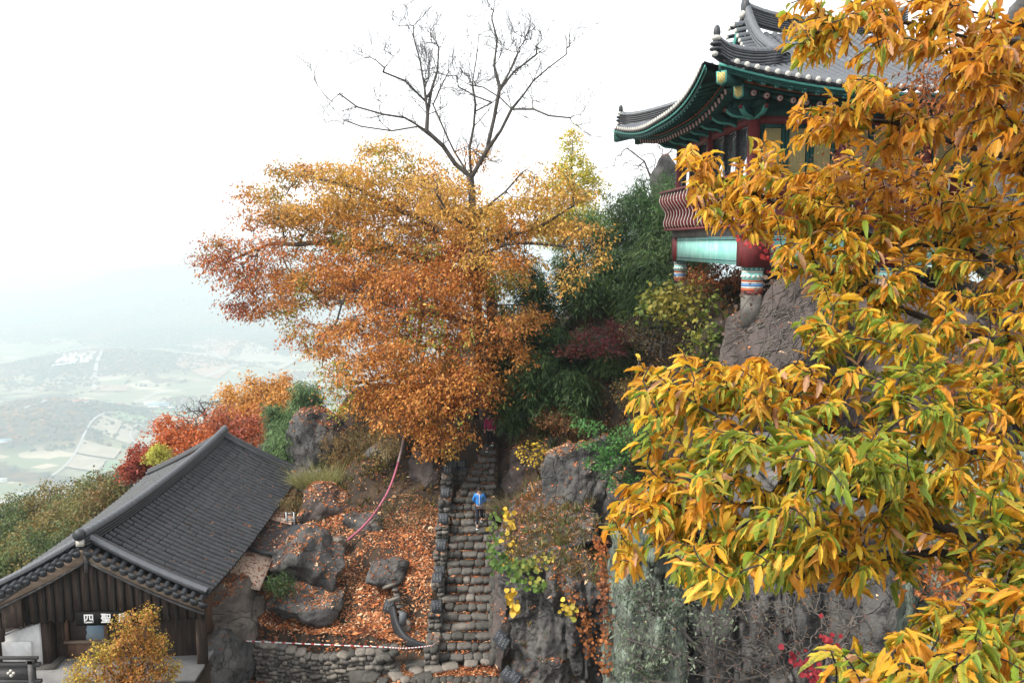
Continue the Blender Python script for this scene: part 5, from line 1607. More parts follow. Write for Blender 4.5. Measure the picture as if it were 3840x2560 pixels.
rock('rock_face', 'tall dark rock behind the hiker in red at the top of the stair', D(1085, 960, 39.0), (1.1, 1.2, 2.3), 32, M_rock, cuts=9, cut=(.6, .9), cat='rock')
rock('rock_face', 'dark rock wall right of the hiker in red', D(1165, 1000, 37.2), (.95, 1.3, 1.9), 33, M_rock, cuts=9, cut=(.55, .85))
rock('boulder', 'low dark slab half buried in the orange leaves left of the stair wall', D(895, 1315, 28.7) + Vector((0, 0, .12)), (.72, 1.3, .62), 34, M_rock, level=4, cuts=9, rot=-.25)
rock('boulder', 'flat dark rock ledge at the foot of the leaf covered slope', D(755, 1478, 26.9), (2.3, .6, .42), 35, M_rock, cuts=9)
rock('boulder', 'grey stone by the lower end of the rubber mat', D(930, 1440, 26.9), (.3, .3, .3), 36, M_rock_tan, level=3, cuts=8)
rock('boulder', 'smaller grey stone lying just below the other by the rubber mat', D(958, 1462, 26.6), (.24, .22, .2), 37, M_rock, level=3, cuts=8)
# right of the stair
rock('cliff_rock', 'narrow rock buttress beside the stair stones', Vector((-.15, 27.0, -13.5)), (.62, 1.9, 2.6), 42, M_rock_brown, level=5, cuts=9, cut=(.6, .9))
rock('outcrop', 'smooth grey outcrop above the leafy ledge right of the stair', D(1335, 1120, 30.6), (2.0, 1.4, 2.3), 44, M_rock, level=6, cuts=12, cut=(.55, .85), normals=[(-.5, -.7, .4)], rot=.2)
rock('outcrop', 'brown mossy outcrop below the green shrub', D(1440, 1190, 29.6), (1.3, 1.4, 1.9), 45, M_rock, level=5, cuts=9)
rock('outcrop', 'grey rock showing between twigs beside the upper stair', D(1195, 1095, 33.0), (.85, .9, 1.3), 46, M_rock_brown, level=5, cuts=10, cut=(.6, .85))
rock('outcrop', 'dark rock above the twigs, below the red bush', D(1240, 1010, 35.2), (1.2, 1.1, 1.2), 47, M_rock, level=5, cuts=10)
# the rock that carries the temple
rock('temple_rock', 'purplish brown bare rock carrying the near corner of the temple', Vector((8.45, 24.9, -3.95)), (2.3, 2.0, 3.2), 51, M_rock_brown, level=6, cuts=12, cut=(.6, .88), normals=[(-.6, -.5, .4)], rough=.09)
rock('temple_rock', 'brown cliff continuing right below the temple front', Vector((13.0, 25.0, -4.6)), (3.6, 2.6, 4.3), 52, M_rock_brown, level=6, cuts=12, cut=(.6, .9))
rock('temple_rock', 'mossy rock bulge below the temple rock', Vector((8.2, 22.8, -8.2)), (3.0, 2.2, 2.6), 53, M_rock_brown, level=6, cuts=12)
rock('cliff_rock', 'grey cliff rising right of the temple behind the chestnut leaves', Vector((16.6, 22.0, 2.5)), (4.6, 6.0, 9.5), 54, M_rock, level=6, cuts=14, cut=(.6, .9), normals=[(-1, -.2, .1)])
rock('cliff_rock', 'grey rooty rock face at the right edge of the view', Vector((12.2, 13.5, -1.0)), (2.6, 4.2, 4.6), 55, M_rock, level=6, cuts=14, cut=(.6, .9), normals=[(-1, -.3, .2)])
# the near cliff at the bottom right: upright fissured faces
def cliff(name, label, pts, z0, ztop, mat, seed, back=3.0, parts=1, group=None, amp=.5, cat='cliff'):
    P = np.array(curve_pts([(x, y, 0) for x, y in pts], 14))[:, :2]
    d = np.gradient(P, axis=0); d /= np.linalg.norm(d, axis=1, keepdims=True); nrm = np.stack([d[:, 1], -d[:, 0]], 1)
    S = np.concatenate([[0], np.cumsum(np.linalg.norm(np.diff(P, axis=0), axis=1))])
    ns = int(S[-1] / .07); ss = np.linspace(0, S[-1], ns)
    px = np.interp(ss, S, P[:, 0]); py = np.interp(ss, S, P[:, 1]); nx = np.interp(ss, S, nrm[:, 0]); ny = np.interp(ss, S, nrm[:, 1])
    zt = np.interp(ss / S[-1], np.linspace(0, 1, len(ztop)), ztop)
    nt = 110; t = np.linspace(0, 1, nt)
    TT, SS = np.meshgrid(t, ss, indexing='ij')
    zt2 = np.tile(zt, (nt, 1)); 
    face = np.clip(TT / .72, 0, 1); top = np.clip((TT - .72) / .28, 0, 1)
    Z = z0 + (zt2 - z0) * (1 - (1 - face) ** 1.05) + top * .6
    X = np.tile(px, (nt, 1)) - np.tile(nx, (nt, 1)) * (face * .5 + top ** 1.3 * back); Y = np.tile(py, (nt, 1)) - np.tile(ny, (nt, 1)) * (face * .5 + top ** 1.3 * back)
    q = np.stack([SS.ravel() * 1.0 + seed * 9, Z.ravel() * .22, np.full(SS.size, seed * 2.0)], 1)
    col = fbm(q * np.array([.9, .9, 1]), 3)
    steps = np.round(col * 7) / 7
    fis = -np.clip(.07 - np.abs(fbm(q * np.array([1.3, 1.1, 1]) + 5, 3)), 0, .07) * 7
    rough = fbm(np.stack([SS.ravel() * 2.6, Z.ravel() * 1.3, np.full(SS.size, seed)], 1), 5, 2.1, .58)
    slabs = np.round(fbm(np.stack([SS.ravel() * .5, Z.ravel() * .8, np.full(SS.size, seed + 3.)], 1), 2) * 4) / 4
    disp = (steps * 1.1 + fis * .7 + rough * .30 + slabs * .5) * amp * 1.5
    disp = disp.reshape(nt, ns)
    X = X + disp * np.tile(nx, (nt, 1)); Y = Y + disp * np.tile(ny, (nt, 1)); Z = Z + rough.reshape(nt, ns) * .2 * top
    V = np.stack([X.ravel(), Y.ravel(), Z.ravel()], 1)
    i = (np.arange(nt - 1)[:, None] * ns + np.arange(ns - 1)[None]).ravel()
    Fq = np.stack([i, i + 1, i + ns + 1, i + ns], 1)
    c0 = np.array([px[0], py[0], z0])
    o = link(name, np_mesh(name, V - c0, Fq, mat, smooth=True)); o.location = c0; setp(o, label, cat)
    ROCKS.append((V, np.concatenate([Fq[:, :3], Fq[:, [0, 2, 3]]])))
    return o
IDX_WALL = len(ROCKS)
cliff('cliff', 'massive dark grey rock wall rising right of the lower stair', [(-.35, 31.5), (-.48, 28.5), (-.40, 26.0), (.5, 25.0), (2.0, 24.7), (3.3, 24.9), (4.3, 25.8)], -15.2, [-9.6, -10.3, -10.7, -10.9, -10.8, -10.9, -11.2], M_rock, 7, back=3.2, amp=.62)
cliff('cliff', 'pale lichen covered rock columns at the left end of the near cliff', [(2.7, 21), (2.05, 18.2), (2.5, 17.0), (3.4, 16.8), (4.1, 16.95)], -15, [-7.4, -7.0, -6.6, -6.4, -6.3], M_rock_pale, 1, back=1.2, amp=.55)
cliff('cliff', 'dark fissured cliff with mossy patches behind the grey shrub', [(3.6, 18.0), (4.4, 17.3), (6.0, 16.8), (7.2, 17.0), (8.2, 16.4)], -15, [-6.2, -6.0, -5.6, -5.4], M_rock, 2, amp=.8)
cliff('cliff', 'greenish streaked cliff behind the red creeper at the lower right', [(7.6, 16.7), (9.2, 15.9), (11.0, 13.5), (12, 10)], -15, [-5.6, -5.0, -4.0, -3.0], M_rock_pale, 3, amp=.8)
# ------------------------------------------------------------------ hose, tape, mats, pipes, inscribed tiles
M_hose = flat('pink_hose', (.36, .10, .15), rough=.5)
M_hose2 = flat('faded_hose', (.40, .30, .30), rough=.6)
hp = curve_pts([D(797, 1240, 30.6), D(832, 1210, 31.0), D(862, 1175, 31.6), D(890, 1130, 32.2), D(906, 1090, 32.8), D(915, 1060, 33.3)])
hs = thing('drain_hose', 'long pink hose sagging down the bank to the leafy slope', 'hose', hp[0])
MB().tube([p - hp[0] for p in hp], .05, n=8).build('hose', M_hose, hs, True)
hp2 = curve_pts([D(915, 1060, 33.3), D(922, 1030, 33.8), D(928, 1000, 34.3)])
MB().tube([p - hp[0] for p in hp2], .055, n=8).build('faded_end', M_hose2, hs, True)
# striped cordon tape
ta, tb, tc_, td = D(537, 1469, 26.0), D(700, 1477, 25.6), D(870, 1484, 25.2), D(985, 1482, 25.3)
tp = curve_pts([ta, tb, tc_, D(930, 1487, 25.2), td, D(998, 1478, 25.5)], 24)
tape = thing('cordon_tape', 'red and white cordon tape strung across in front of the terrace', 'tape', ta)
w_ = MB(); r_ = MB()
for i in range(len(tp) - 1):
    a, b = tp[i] - ta, tp[i + 1] - ta
    tgt = r_ if (i % 3 == 2) else w_
    tgt.box((a + b) / 2, ((b - a).length, .012, .038), (b - a).to_track_quat('X', 'Z').to_matrix())
w_.build('white_stripes', M_white, tape)['kind'] = 'stuff'; r_.build('red_stripes', flat('tape_red', (.5, .04, .05)), tape)['kind'] = 'stuff'
MB().box((-.02, 0, -.1), (.1, .06, .3)).build('knot', M_white, tape)
# rubber mat sheets curled over the slope
def ribbon(name, label, cat, left, right, mat, th=.04):
    L_, R_ = curve_pts(left, 6), curve_pts(right, 6); n = min(len(L_), len(R_)); c0 = L_[0]
    V = []
    for a, b in zip(L_[:n], R_[:n]):
        m_ = (a + b) / 2 + Vector((0, 0, .025)); V += [a - c0, m_ - c0, b - c0]
    V2 = [v - Vector((0, 0, th)) for v in V]; A = V + V2; k = 3 * n; Fc = []
    for i in range(n - 1):
        for j in (0, 1):
            q = [3 * i + j, 3 * i + j + 1, 3 * i + j + 4, 3 * i + j + 3]; Fc += [q, [x + k for x in q][::-1]]
        Fc += [[3 * i, 3 * i + 3, 3 * i + 3 + k, 3 * i + k], [3 * i + 2, 3 * i + 2 + k, 3 * i + 5 + k, 3 * i + 5]]
    Fc += [[0, k, k + 1, 1], [1, k + 1, k + 2, 2]]
    o = link(name, np_mesh(name, V + V2, Fc, mat, smooth=False)); o.location = c0
    return setp(o, label, cat)
ribbon('rubber_mat', 'black rubber mat curling down the leafy slope towards the tape', 'mat', [D(893, 1395, 27.3), D(902, 1440, 26.6), D(925, 1474, 26.1), D(968, 1486, 25.9)], [D(905, 1385, 27.2), D(918, 1430, 26.5), D(942, 1460, 26.1), D(985, 1478, 25.9)], M_black)
for i, (x, y, Y, lb_) in enumerate(((893, 1355, 27.6, 'short grey pipe at the top of the edging stones'), (905, 1385, 27.2, 'short grey pipe just below the other grey pipe'))):
    o = MB().tube([(-.22, 0, .0), (.2, .05, .12)], .06, n=12).build('pipe_stub', M_stone_lt, None, True)
    o.location = D(x, y, Y) + Vector((0, 0, .1)); setp(o, lb_, 'pipe')
o = MB().tube([(0, 0, 0), (.02, 0, .42)], .13, n=14).build('roof_pipe', M_tile2, None, True); o.location = D(925, 1432, 26.6); setp(o, 'grey clay pipe standing in the leaves near the tape', 'pipe')
pl_ = thing('edging_stones', 'row of flat grey edging stones winding below the dark slab', 'stones', D(900, 1350, 27.8))
for k in range(7):
    p = D(898 + k * 3.2, 1330 + k * 13, 28.0 - k * .16) - pl_.location
    MB().box(p + Vector((.05, 0, .08)), (.20, .26, .05), Matrix.Rotation(rs.uniform(-.3, .3) + .4, 3, 'Z')).build('stone', M_stone, pl_)

# black roof tiles with white handwriting, left as offerings
M_write = flat('white_writing', (.34, .35, .35), rough=.7, bump=0)
M_otile = mk('offering_tile', [(0.3, (0.022, 0.025, 0.030)), (0.7, (0.055, 0.06, 0.068))], scale=4, rough=.6, bump=.2)
def otile_mesh():
    mb = MB(); V = []; n = 6
    for zi in (0, .36):
        for k in range(n + 1):
            a = (k / n - .5) * 1.5; V.append((math.sin(a) * .17 / .68, -math.cos(a) * .10, zi))
        for k in range(n + 1):
            a = (k / n - .5) * 1.5; V.append((math.sin(a) * .15 / .68, -math.cos(a) * .10 + .022, zi))
    m_ = 2 * (n + 1); Fc = []
    for k in range(n):
        Fc += [[k, k + 1, m_ + k + 1, m_ + k], [n + 1 + k + 1, n + 1 + k, m_ + n + 1 + k, m_ + n + 2 + k], [k, n + 1 + k, n + 2 + k, k + 1], [m_ + k, m_ + k + 1, m_ + n + 2 + k, m_ + n + 1 + k]]
    Fc += [[0, m_, m_ + n + 1, n + 1], [n, 2 * n + 1, m_ + 2 * n + 1, m_ + n]]
    return mb.add(V, Fc).mesh('tile', M_otile, False)
OT = otile_mesh()
def writing_mesh(seed):
    g = random.Random(seed); mb = MB()
    for c in range(3):
        x0 = -.10 + c * .095; z = .31 - g.uniform(0, .03)
        while z > .07 + g.uniform(0, .05):
            h = g.uniform(.022, .034)
            for s in range(2):
                xx = x0 + g.uniform(-.016, .016); zz = z - g.uniform(0, h)
                yv = -math.cos(xx / .25) * .10 - .006
                if g.random() < .55: mb.box((xx, yv, zz), (g.uniform(.015, .034), .004, .007), Matrix.Rotation(g.uniform(-.4, .4), 3, 'Y'))
                else: mb.box((xx, yv, zz), (.007, .004, g.uniform(.014, .03)), Matrix.Rotation(g.uniform(-.4, .4), 3, 'Y'))
            z -= h + .022
    return mb.mesh('writing', M_write)
WR = [writing_mesh(s) for s in range(5)]
def otile(loc, lean, rz, label, k=0, roll=0.0, sc=1.15):
    o = link('inscribed_tile', OT); o.matrix_world = Matrix.Translation(loc) @ Matrix.Rotation(rz, 4, 'Z') @ Matrix.Rotation(lean, 4, 'X') @ Matrix.Rotation(roll, 4, 'Y') @ Matrix.Scale(sc, 4)
    setp(o, label, 'inscribed tile', 'black tiles with white writing')
    w = link('writing', WR[k % 5], o); w['kind'] = 'stuff'
    return o
def ptopw(y): return SZ0 - .3 + ptop(math.floor((y - SY0 + .35) / 1.1) * 1.1 + .3)
tl = [(26.9, 'lowest', 'tile with white writing, lowest on the stair parapet'), (27.75, '', 'tile lying on the stair parapet, second from the bottom'), (28.3, '', 'tile on the stair parapet just above two flat ones'),
      (29.2, '', 'tile on the stair parapet, halfway up the flight'), (30.3, '', 'tile on the stair parapet beside a leaf filled gap'), (31.5, '', 'tile on the stair parapet level with the hiker in blue'), (32.6, '', 'tile at the top end of the stair parapet')]
for i, (y, _, lb_) in enumerate(tl):
    flatt = i in (1,)
    otile(Vector((-2.66 + rs.uniform(-.05, .05), y, ptopw(y) + .02)), R(-25 if not flatt else -55), rs.uniform(-.2, .3), 'black inscribed ' + lb_, i)
for i, (x, y, Y, lb_) in enumerate(((1040, 1068, 34.0, 'left end of the row above the upper stone wall'), (1053, 1088, 33.7, 'leaning lowest in the group above the upper stone wall'), (1060, 1066, 34.1, 'in the middle of the group above the upper stone wall'), (1073, 1084, 33.8, 'right end of the group above the upper stone wall'))):
    p = D(x, y, Y); otile(p - Vector((0, 0, .2)), R(-15), rs.uniform(-.4, .4), 'black inscribed tile, ' + lb_, i + 1)
for i, (x, y, Y, roll, lb_) in enumerate(((1146, 1462, 25.2, .5, 'upper of the two leaning on the rock right of the stair'), (1153, 1475, 25.0, .5, 'lower of the two leaning on the rock right of the stair'),
                                          (1160, 1545, 24.2, .7, 'left of the two lying at the bottom edge right of the stair'), (1178, 1555, 24.0, .6, 'right of the two lying at the bottom edge right of the stair'), (893, 1393, 27.4, .2, 'half hidden beside the grey clay pipe'))):
    p = D(x, y, Y); otile(p - Vector((0.05, 0, .2)), R(-30), -.1, 'black inscribed tile, ' + lb_, i, roll)

# ------------------------------------------------------------------ people
def skin_mesh(name, verts, edges, radii, mat, sub=2, root=0):
    me = bpy.data.meshes.new(name); me.from_pydata([Vector(v) for v in verts], edges, [])
    o = bpy.data.objects.new(name, me); C.objects.link(o)
    sk = o.modifiers.new('s', 'SKIN'); sk.use_smooth_shade = True
    for i, r in enumerate(radii):
        sv = me.skin_vertices[0].data[i]; sv.radius = r if hasattr(r, '__len__') else (r, r); sv.use_root = (i == root)
    sb_ = o.modifiers.new('d', 'SUBSURF'); sb_.levels = sub; sb_.render_levels = sub
    dg = bpy.context.evaluated_depsgraph_get(); m2 = bpy.data.meshes.new_from_object(o.evaluated_get(dg))
    bpy.data.objects.remove(o); m2.materials.clear(); m2.materials.append(mat)
    m2.polygons.foreach_set('use_smooth', np.ones(len(m2.polygons), dtype=bool))
    return m2
M_skin = flat('skin', (.42, .26, .19), rough=.6)
M_hair = flat('black_hair', (.012, .010, .010), rough=.5)
M_jblue = flat('blue_jacket', (.035, .20, .55), rough=.6, scale=12, bump=.3)
M_jmag = flat('magenta_jacket', (.30, .015, .09), rough=.6, scale=12, bump=.3)
M_navyt = flat('navy_trousers', (.012, .016, .03), rough=.8)
M_blackt = flat('black_trousers', (.010, .010, .012), rough=.8)
M_shoe = flat('dark_shoe', (.03, .03, .035), rough=.6)
M_sole = flat('white_sole', (.6, .6, .6), rough=.6)
def person(loc, rz, label, jac, trs, H=1.55, handpose='back', zip_=None, scarf=None, hairlen=.0):
    """faces -Y when rz = 0"""
    k = H / 1.60
    t = thing('person', label, 'person', loc, rz)
    S = lambda *p: Vector(p) * k
    # joints: right leg leads a step down (front, lower), left leg behind on the upper step
    fr, bk_ = -.17, .14
    hipz = .86
    hd = .06
    body_v = [S(0, 0, hipz), S(0, -.005, hipz + .17), S(0, -.01, hipz + .36), S(0, -.02, hipz + .50), S(0, -.045, hipz + .575), S(0, -.085, hipz + .66), S(0, -.09, hipz + .72)]
    body_e = [(0, 1), (1, 2), (2, 3), (3, 4), (4, 5), (5, 6)]
    rad = [.125 * k, .115 * k, (.145 * k, .10 * k), (.11 * k, .08 * k), .047 * k, .085 * k, .075 * k]
    def add(parent, p, r):
        body_v.append(p); rad.append(r); body_e.append((parent, len(body_v) - 1)); return len(body_v) - 1
    legs = {}
    for s, fy, fz in ((-1, fr, -.0), (1, bk_, .20)):
        a = add(0, S(s * .085, 0, hipz - .06), .085 * k)
        b_ = add(a, S(s * .09, fy * .6 - (.09 if s > 0 else .02), .46 + fz * .55), .058 * k)
        c = add(b_, S(s * .09, fy, .09 + fz), .038 * k)
        d = add(c, S(s * .095, fy - .13, .04 + fz), .034 * k)
        legs[s] = (a, b_, c, d)
    arms = {}
    for s in (-1, 1):
        a = add(3, S(s * .165, -.005, hipz + .47), .05 * k)
        if handpose == 'back':
            b_ = add(a, S(s * .25, .05, hipz + .24), .038 * k); c = add(b_, S(s * .13, .13, hipz + .07), .028 * k)
        else:
            b_ = add(a, S(s * .22, -.02, hipz + .22), .038 * k); c = add(b_, S(s * .21, -.12, hipz + .02), .028 * k)
        arms[s] = (a, b_, c)
    me = skin_mesh('body', body_v, body_e, rad, M_skin); link('body', me, t)
    # hands: palm and five fingers
    for s in (-1, 1):
        w = body_v[arms[s][2]]; el = body_v[arms[s][1]]; d = (w - el).normalized(); side = d.cross(Vector((0, 1, 0))).normalized(); nrm = d.cross(side)
        hv = [w, w + d * .05 * k]; he = [(0, 1)]; hr = [.024 * k, (.034 * k, .018 * k)]
        for q in range(4):
            b0 = w + d * .075 * k + side * (q - 1.5) * .019 * k; hv.append(b0); he.append((1, len(hv) - 1)); hr.append(.0105 * k); i0 = len(hv) - 1
            ln = (.06, .07, .066, .05)[q] * k
            hv.append(b0 + d * ln * .55 + nrm * .01); he.append((i0, i0 + 1)); hr.append(.0095 * k); hv.append(b0 + d * ln * .9 + nrm * .03); he.append((i0 + 1, i0 + 2)); hr.append(.008 * k)
        i0 = len(hv); hv.append(w + d * .03 * k + side * -.038 * k * s); he.append((0, i0)); hr.append(.0115 * k); hv.append(w + d * .07 * k + side * -.052 * k * s + nrm * .01); he.append((i0, i0 + 1)); hr.append(.010 * k)
        link('hand', skin_mesh('hand', hv, he, hr, M_skin, 1), t)
    # jacket: torso and sleeves
    jv = [S(0, 0, hipz - .03), S(0, -.005, hipz + .17), S(0, -.01, hipz + .36), S(0, -.02, hipz + .49), S(0, -.035, hipz + .55)]
    je = [(0, 1), (1, 2), (2, 3), (3, 4)]; jr = [(.165 * k, .125 * k), (.155 * k, .125 * k), (.17 * k, .125 * k), (.14 * k, .105 * k), .075 * k]
    for s in (-1, 1):
        a, b_, c = [body_v[i] for i in arms[s]]
        i0 = len(jv); jv += [a, b_, b_.lerp(c, .9)]; je += [(3, i0), (i0, i0 + 1), (i0 + 1, i0 + 2)]; jr += [.070 * k, .058 * k, .044 * k]
    jk = link('jacket', skin_mesh('jacket', jv, je, jr, jac), t)
    if zip_: 
        mb = MB(); mb.tube([S(0, -.142, hipz + .02), S(0, -.146, hipz + .2), S(0, -.140, hipz + .38), S(0, -.11, hipz + .52)], .011 * k, n=6); mb.build('zip', zip_, jk)
        MB().tube([S(0, -.07, hipz - .075), S(0, -.068, hipz - .055)], .15 * k, n=16).build('hem', flat('hem', (.10, .05, .03)), jk).scale = (1, 1, 1)
    tv = [S(0, 0, hipz + .02)]; te = []; tr2 = [(.15 * k, .115 * k)]
    for s in (-1, 1):
        a, b_, c, d = [body_v[i] for i in legs[s]]; i0 = len(tv); tv += [a, b_, c + Vector((0, 0, .03))]; te += [(0, i0), (i0, i0 + 1), (i0 + 1, i0 + 2)]; tr2 += [.098 * k, .068 * k, .052 * k]
    link('trousers', skin_mesh('trousers', tv, te, tr2, trs), t)
    for s in (-1, 1):
        c, d = body_v[legs[s][2]], body_v[legs[s][3]]
        sh = link('shoe', skin_mesh('shoe', [c + Vector((0, .05, -.05)) * k, c + Vector((0, -.02, -.05)) * k, d + Vector((0, -.04, -.005)) * k], [(0, 1), (1, 2)], [(.045 * k, .042 * k), (.05 * k, .045 * k), (.04 * k, .03 * k)], M_shoe, 1), t)
        mb = MB(); cc = (c + d) / 2; mb.box((cc.x, cc.y - .01, min(c.z, d.z) - .055 * k + .012), (.10 * k, .29 * k, .022)); mb.build('sole', M_sole, sh)
    # hair: cap over the bowed head
    V, Fc = ico(3); hc = S(0, -.075, hipz + .715)
    V2 = V.copy(); face = (V2[:, 1] < -.35) & (V2[:, 2] < .35)
    V2 = V2 * np.array([.098, .108, .110]) * k; V2[face] *= .80
    V2[:, 2] -= np.where(V2[:, 1] > 0, hairlen, 0) * (V[:, 2] < 0)
    link('hair', np_mesh('hair', V2 + np.array(hc), Fc, M_hair, True), t)
    # face
    fc = hc + Vector((0, -.075 * k, -.03 * k))
    for s in (-1, 1):
        o = MB().add([Vector(v * .011 * k) + fc + Vector((s * .032 * k, -.016 * k, .012 * k)) for v in ico(1)[0]], ico(1)[1].tolist()).build('eye', M_hair, t, True)
        MB().add([Vector(v * np.array([.012, .02, .03]) * k) + hc + Vector((s * .092 * k, .0, -.02 * k)) for v in ico(1)[0]], ico(1)[1].tolist()).build('ear', M_skin, t, True)
    MB().add([Vector(v * np.array([.012, .02, .022]) * k) + fc + Vector((0, -.022 * k, -.014 * k)) for v in ico(1)[0]], ico(1)[1].tolist()).build('nose', M_skin, t, True)
    MB().add([Vector(v * np.array([.024, .008, .006]) * k) + fc + Vector((0, -.012 * k, -.048 * k)) for v in ico(1)[0]], ico(1)[1].tolist()).build('mouth', flat('lips', (.3, .10, .09)), t, True)
    if scarf:
        link('scarf', skin_mesh('scarf', [S(-.06, -.05, hipz + .55), S(0, -.09, hipz + .54), S(.06, -.05, hipz + .55), S(0, -.13, hipz + .40)], [(0, 1), (1, 2), (1, 3)], [.035 * k, .04 * k, .035 * k, .035 * k], scarf, 1), t)
    return t
k1 = 16
kp = k1 - 2
person(Vector((W(479, 500, SY0 + kp * TRD).x, SY0 + kp * TRD + .36, SZ0 + (kp + 1) * RIS + .01)), 0.05, 'person in a bright blue zipped jacket and navy trousers walking down the stair', M_jblue, M_navyt, 1.56, 'back', M_white)
kp = 25
person(Vector((W(490, 466, SY0 + kp * TRD).x, SY0 + kp * TRD + .3, SZ0 + (kp + 1) * RIS + .01)), -.15, 'person in a dark magenta jacket and black trousers near the stair top', M_jmag, M_blackt, 1.62, 'side', None, flat('red_scarf', (.25, .02, .03)), .07)
# ------------------------------------------------------------------ trees
OR = [(.44, .14, .03), (.55, .22, .045), (.62, .32, .07), (.52, .20, .04), (.38, .12, .035)]
YO = [(.56, .28, .06), (.66, .40, .09), (.60, .34, .07), (.46, .34, .06), (.62, .30, .06)]
DR_ = [(.22, .045, .02), (.34, .08, .02), (.50, .15, .03), (.28, .07, .025)]
def BL(dx, dy, Y, rx, rz, ry=None, w=1.0):      # blob from display pixel position; radii in metres
    return (D(dx, dy, Y), (rx, ry or rx * .9, rz), w)
def rel(*p): return [list(q) for q in p]

# the old orange tree left of the stair: wide layered crown
tb = D(1115, 960, 36.5)
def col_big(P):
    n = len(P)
    # leaves are yellower high up, darker red brown towards the outer left
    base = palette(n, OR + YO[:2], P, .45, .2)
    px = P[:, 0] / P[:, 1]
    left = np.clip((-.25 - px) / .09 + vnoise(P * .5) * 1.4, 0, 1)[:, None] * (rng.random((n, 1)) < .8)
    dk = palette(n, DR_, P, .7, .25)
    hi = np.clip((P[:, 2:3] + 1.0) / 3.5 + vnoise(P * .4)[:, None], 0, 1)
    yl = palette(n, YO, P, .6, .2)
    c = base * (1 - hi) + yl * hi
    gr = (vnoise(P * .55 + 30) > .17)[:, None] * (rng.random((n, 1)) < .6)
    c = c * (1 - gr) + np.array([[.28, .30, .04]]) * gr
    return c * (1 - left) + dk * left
trk = [D(1115, 960, 36.3), D(1120, 860, 36.0), D(1135, 760, 35.4), D(1125, 660, 35.2), D(1100, 590, 35.2)]
limbs = [trk,
         rel(D(1135, 760, 35.4), D(1040, 730, 34.5), D(930, 715, 34.0), D(850, 680, 34.5), D(760, 700, 35.5)),
         rel(D(1125, 660, 35.2), D(1010, 610, 35.8), D(900, 570, 36.5), D(760, 560, 37.5), D(620, 560, 38.5), D(520, 600, 39)),
         rel(D(1120, 860, 36.0), D(1020, 850, 34.2), D(900, 860, 33.2), D(800, 880, 33)),
         rel(D(1120, 840, 36.0), D(1080, 880, 34.0), D(1050, 960, 32.6)),
         rel(D(1100, 590, 35.2), D(960, 500, 36), D(820, 430, 37), D(700, 400, 38)),
         rel(D(1130, 700, 35.3), D(1230, 700, 34.4), D(1330, 700, 34.0))]
blobs = [BL(1000, 790, 33.6, 2.9, .7), BL(880, 830, 33.3, 2.3, .65), BL(1120, 740, 33.8, 2.4, .6), BL(1000, 640, 34.4, 2.8, .6), BL(1180, 810, 33.6, 1.2, .45, w=.7), BL(1220, 720, 34.0, 1.1, .35, w=.6),
         BL(860, 740, 34.6, 2.4, .6), BL(960, 910, 32.6, 2.0, .6), BL(1020, 990, 32.2, 1.3, .5), BL(1010, 1030, 32.4, .9, .35, w=.8), BL(840, 920, 33, 1.5, .5), BL(930, 960, 32.4, 1.4, .45), BL(1150, 880, 34, 1.3, .5),
         BL(770, 890, 33.6, .8, .5), BL(1050, 870, 33, 2.2, .5), BL(920, 700, 34.2, 2.2, .5),
         BL(1060, 600, 35.4, 2.2, .8), BL(1130, 640, 35, 1.8, .7), BL(1010, 560, 35.8, 2.2, .8), BL(1100, 500, 35.6, 2.0, .6), BL(1040, 690, 34.4, 2.2, .7), BL(940, 620, 35.4, 2.4, .8), BL(860, 660, 35.6, 2.2, .8), BL(840, 790, 34, 2.2, .7), BL(760, 640, 36.4, 2.2, .8), BL(1000, 850, 33, 2.3, .7), BL(1050, 920, 32.8, 1.5, .5), BL(900, 890, 32.8, 1.9, .6), BL(820, 850, 33.5, 1.6, .6),
         BL(1020, 420, 36.4, 1.8, .6), BL(860, 450, 37, 2.4, .8), BL(740, 500, 37.8, 2.3, .8),
         BL(800, 620, 36.5, 2.6, .7), BL(700, 560, 37.6, 2.5, .7), BL(620, 640, 38.0, 2.3, .6), BL(560, 600, 38.6, 2.0, .6), BL(520, 560, 38.8, 1.2, .5), BL(600, 700, 38, 2.0, .5), BL(700, 680, 37, 2.0, .6),
         BL(720, 760, 36.6, 1.6, .5), BL(730, 800, 36.2, 1.0, .3), BL(700, 470, 38.2, 2.4, .7), BL(620, 500, 38.6, 1.9, .6), BL(600, 440, 39, 1.3, .5), BL(800, 480, 37.4, 2.5, .7), BL(760, 400, 38, 2.0, .6), BL(680, 390, 38.5, 1.5, .5),
         BL(880, 400, 37, 2.4, .6), BL(900, 540, 36.4, 2.4, .7), BL(960, 470, 36.2, 2.0, .6), BL(900, 340, 37.6, 1.5, .45), BL(980, 380, 36.6, 1.3, .5, w=.7), BL(480, 590, 39, .9, .35, w=.6), BL(470, 640, 39.2, .7, .2, w=.5), BL(820, 560, 36.3, 1.6, .5)]
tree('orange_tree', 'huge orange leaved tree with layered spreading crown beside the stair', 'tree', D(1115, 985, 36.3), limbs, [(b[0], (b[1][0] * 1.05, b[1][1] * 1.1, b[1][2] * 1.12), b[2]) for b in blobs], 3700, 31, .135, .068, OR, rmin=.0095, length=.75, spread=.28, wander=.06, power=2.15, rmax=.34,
     droop=.30, colfn=col_big, shell=.2, flatness=.38, tmpl=T_QUAD)

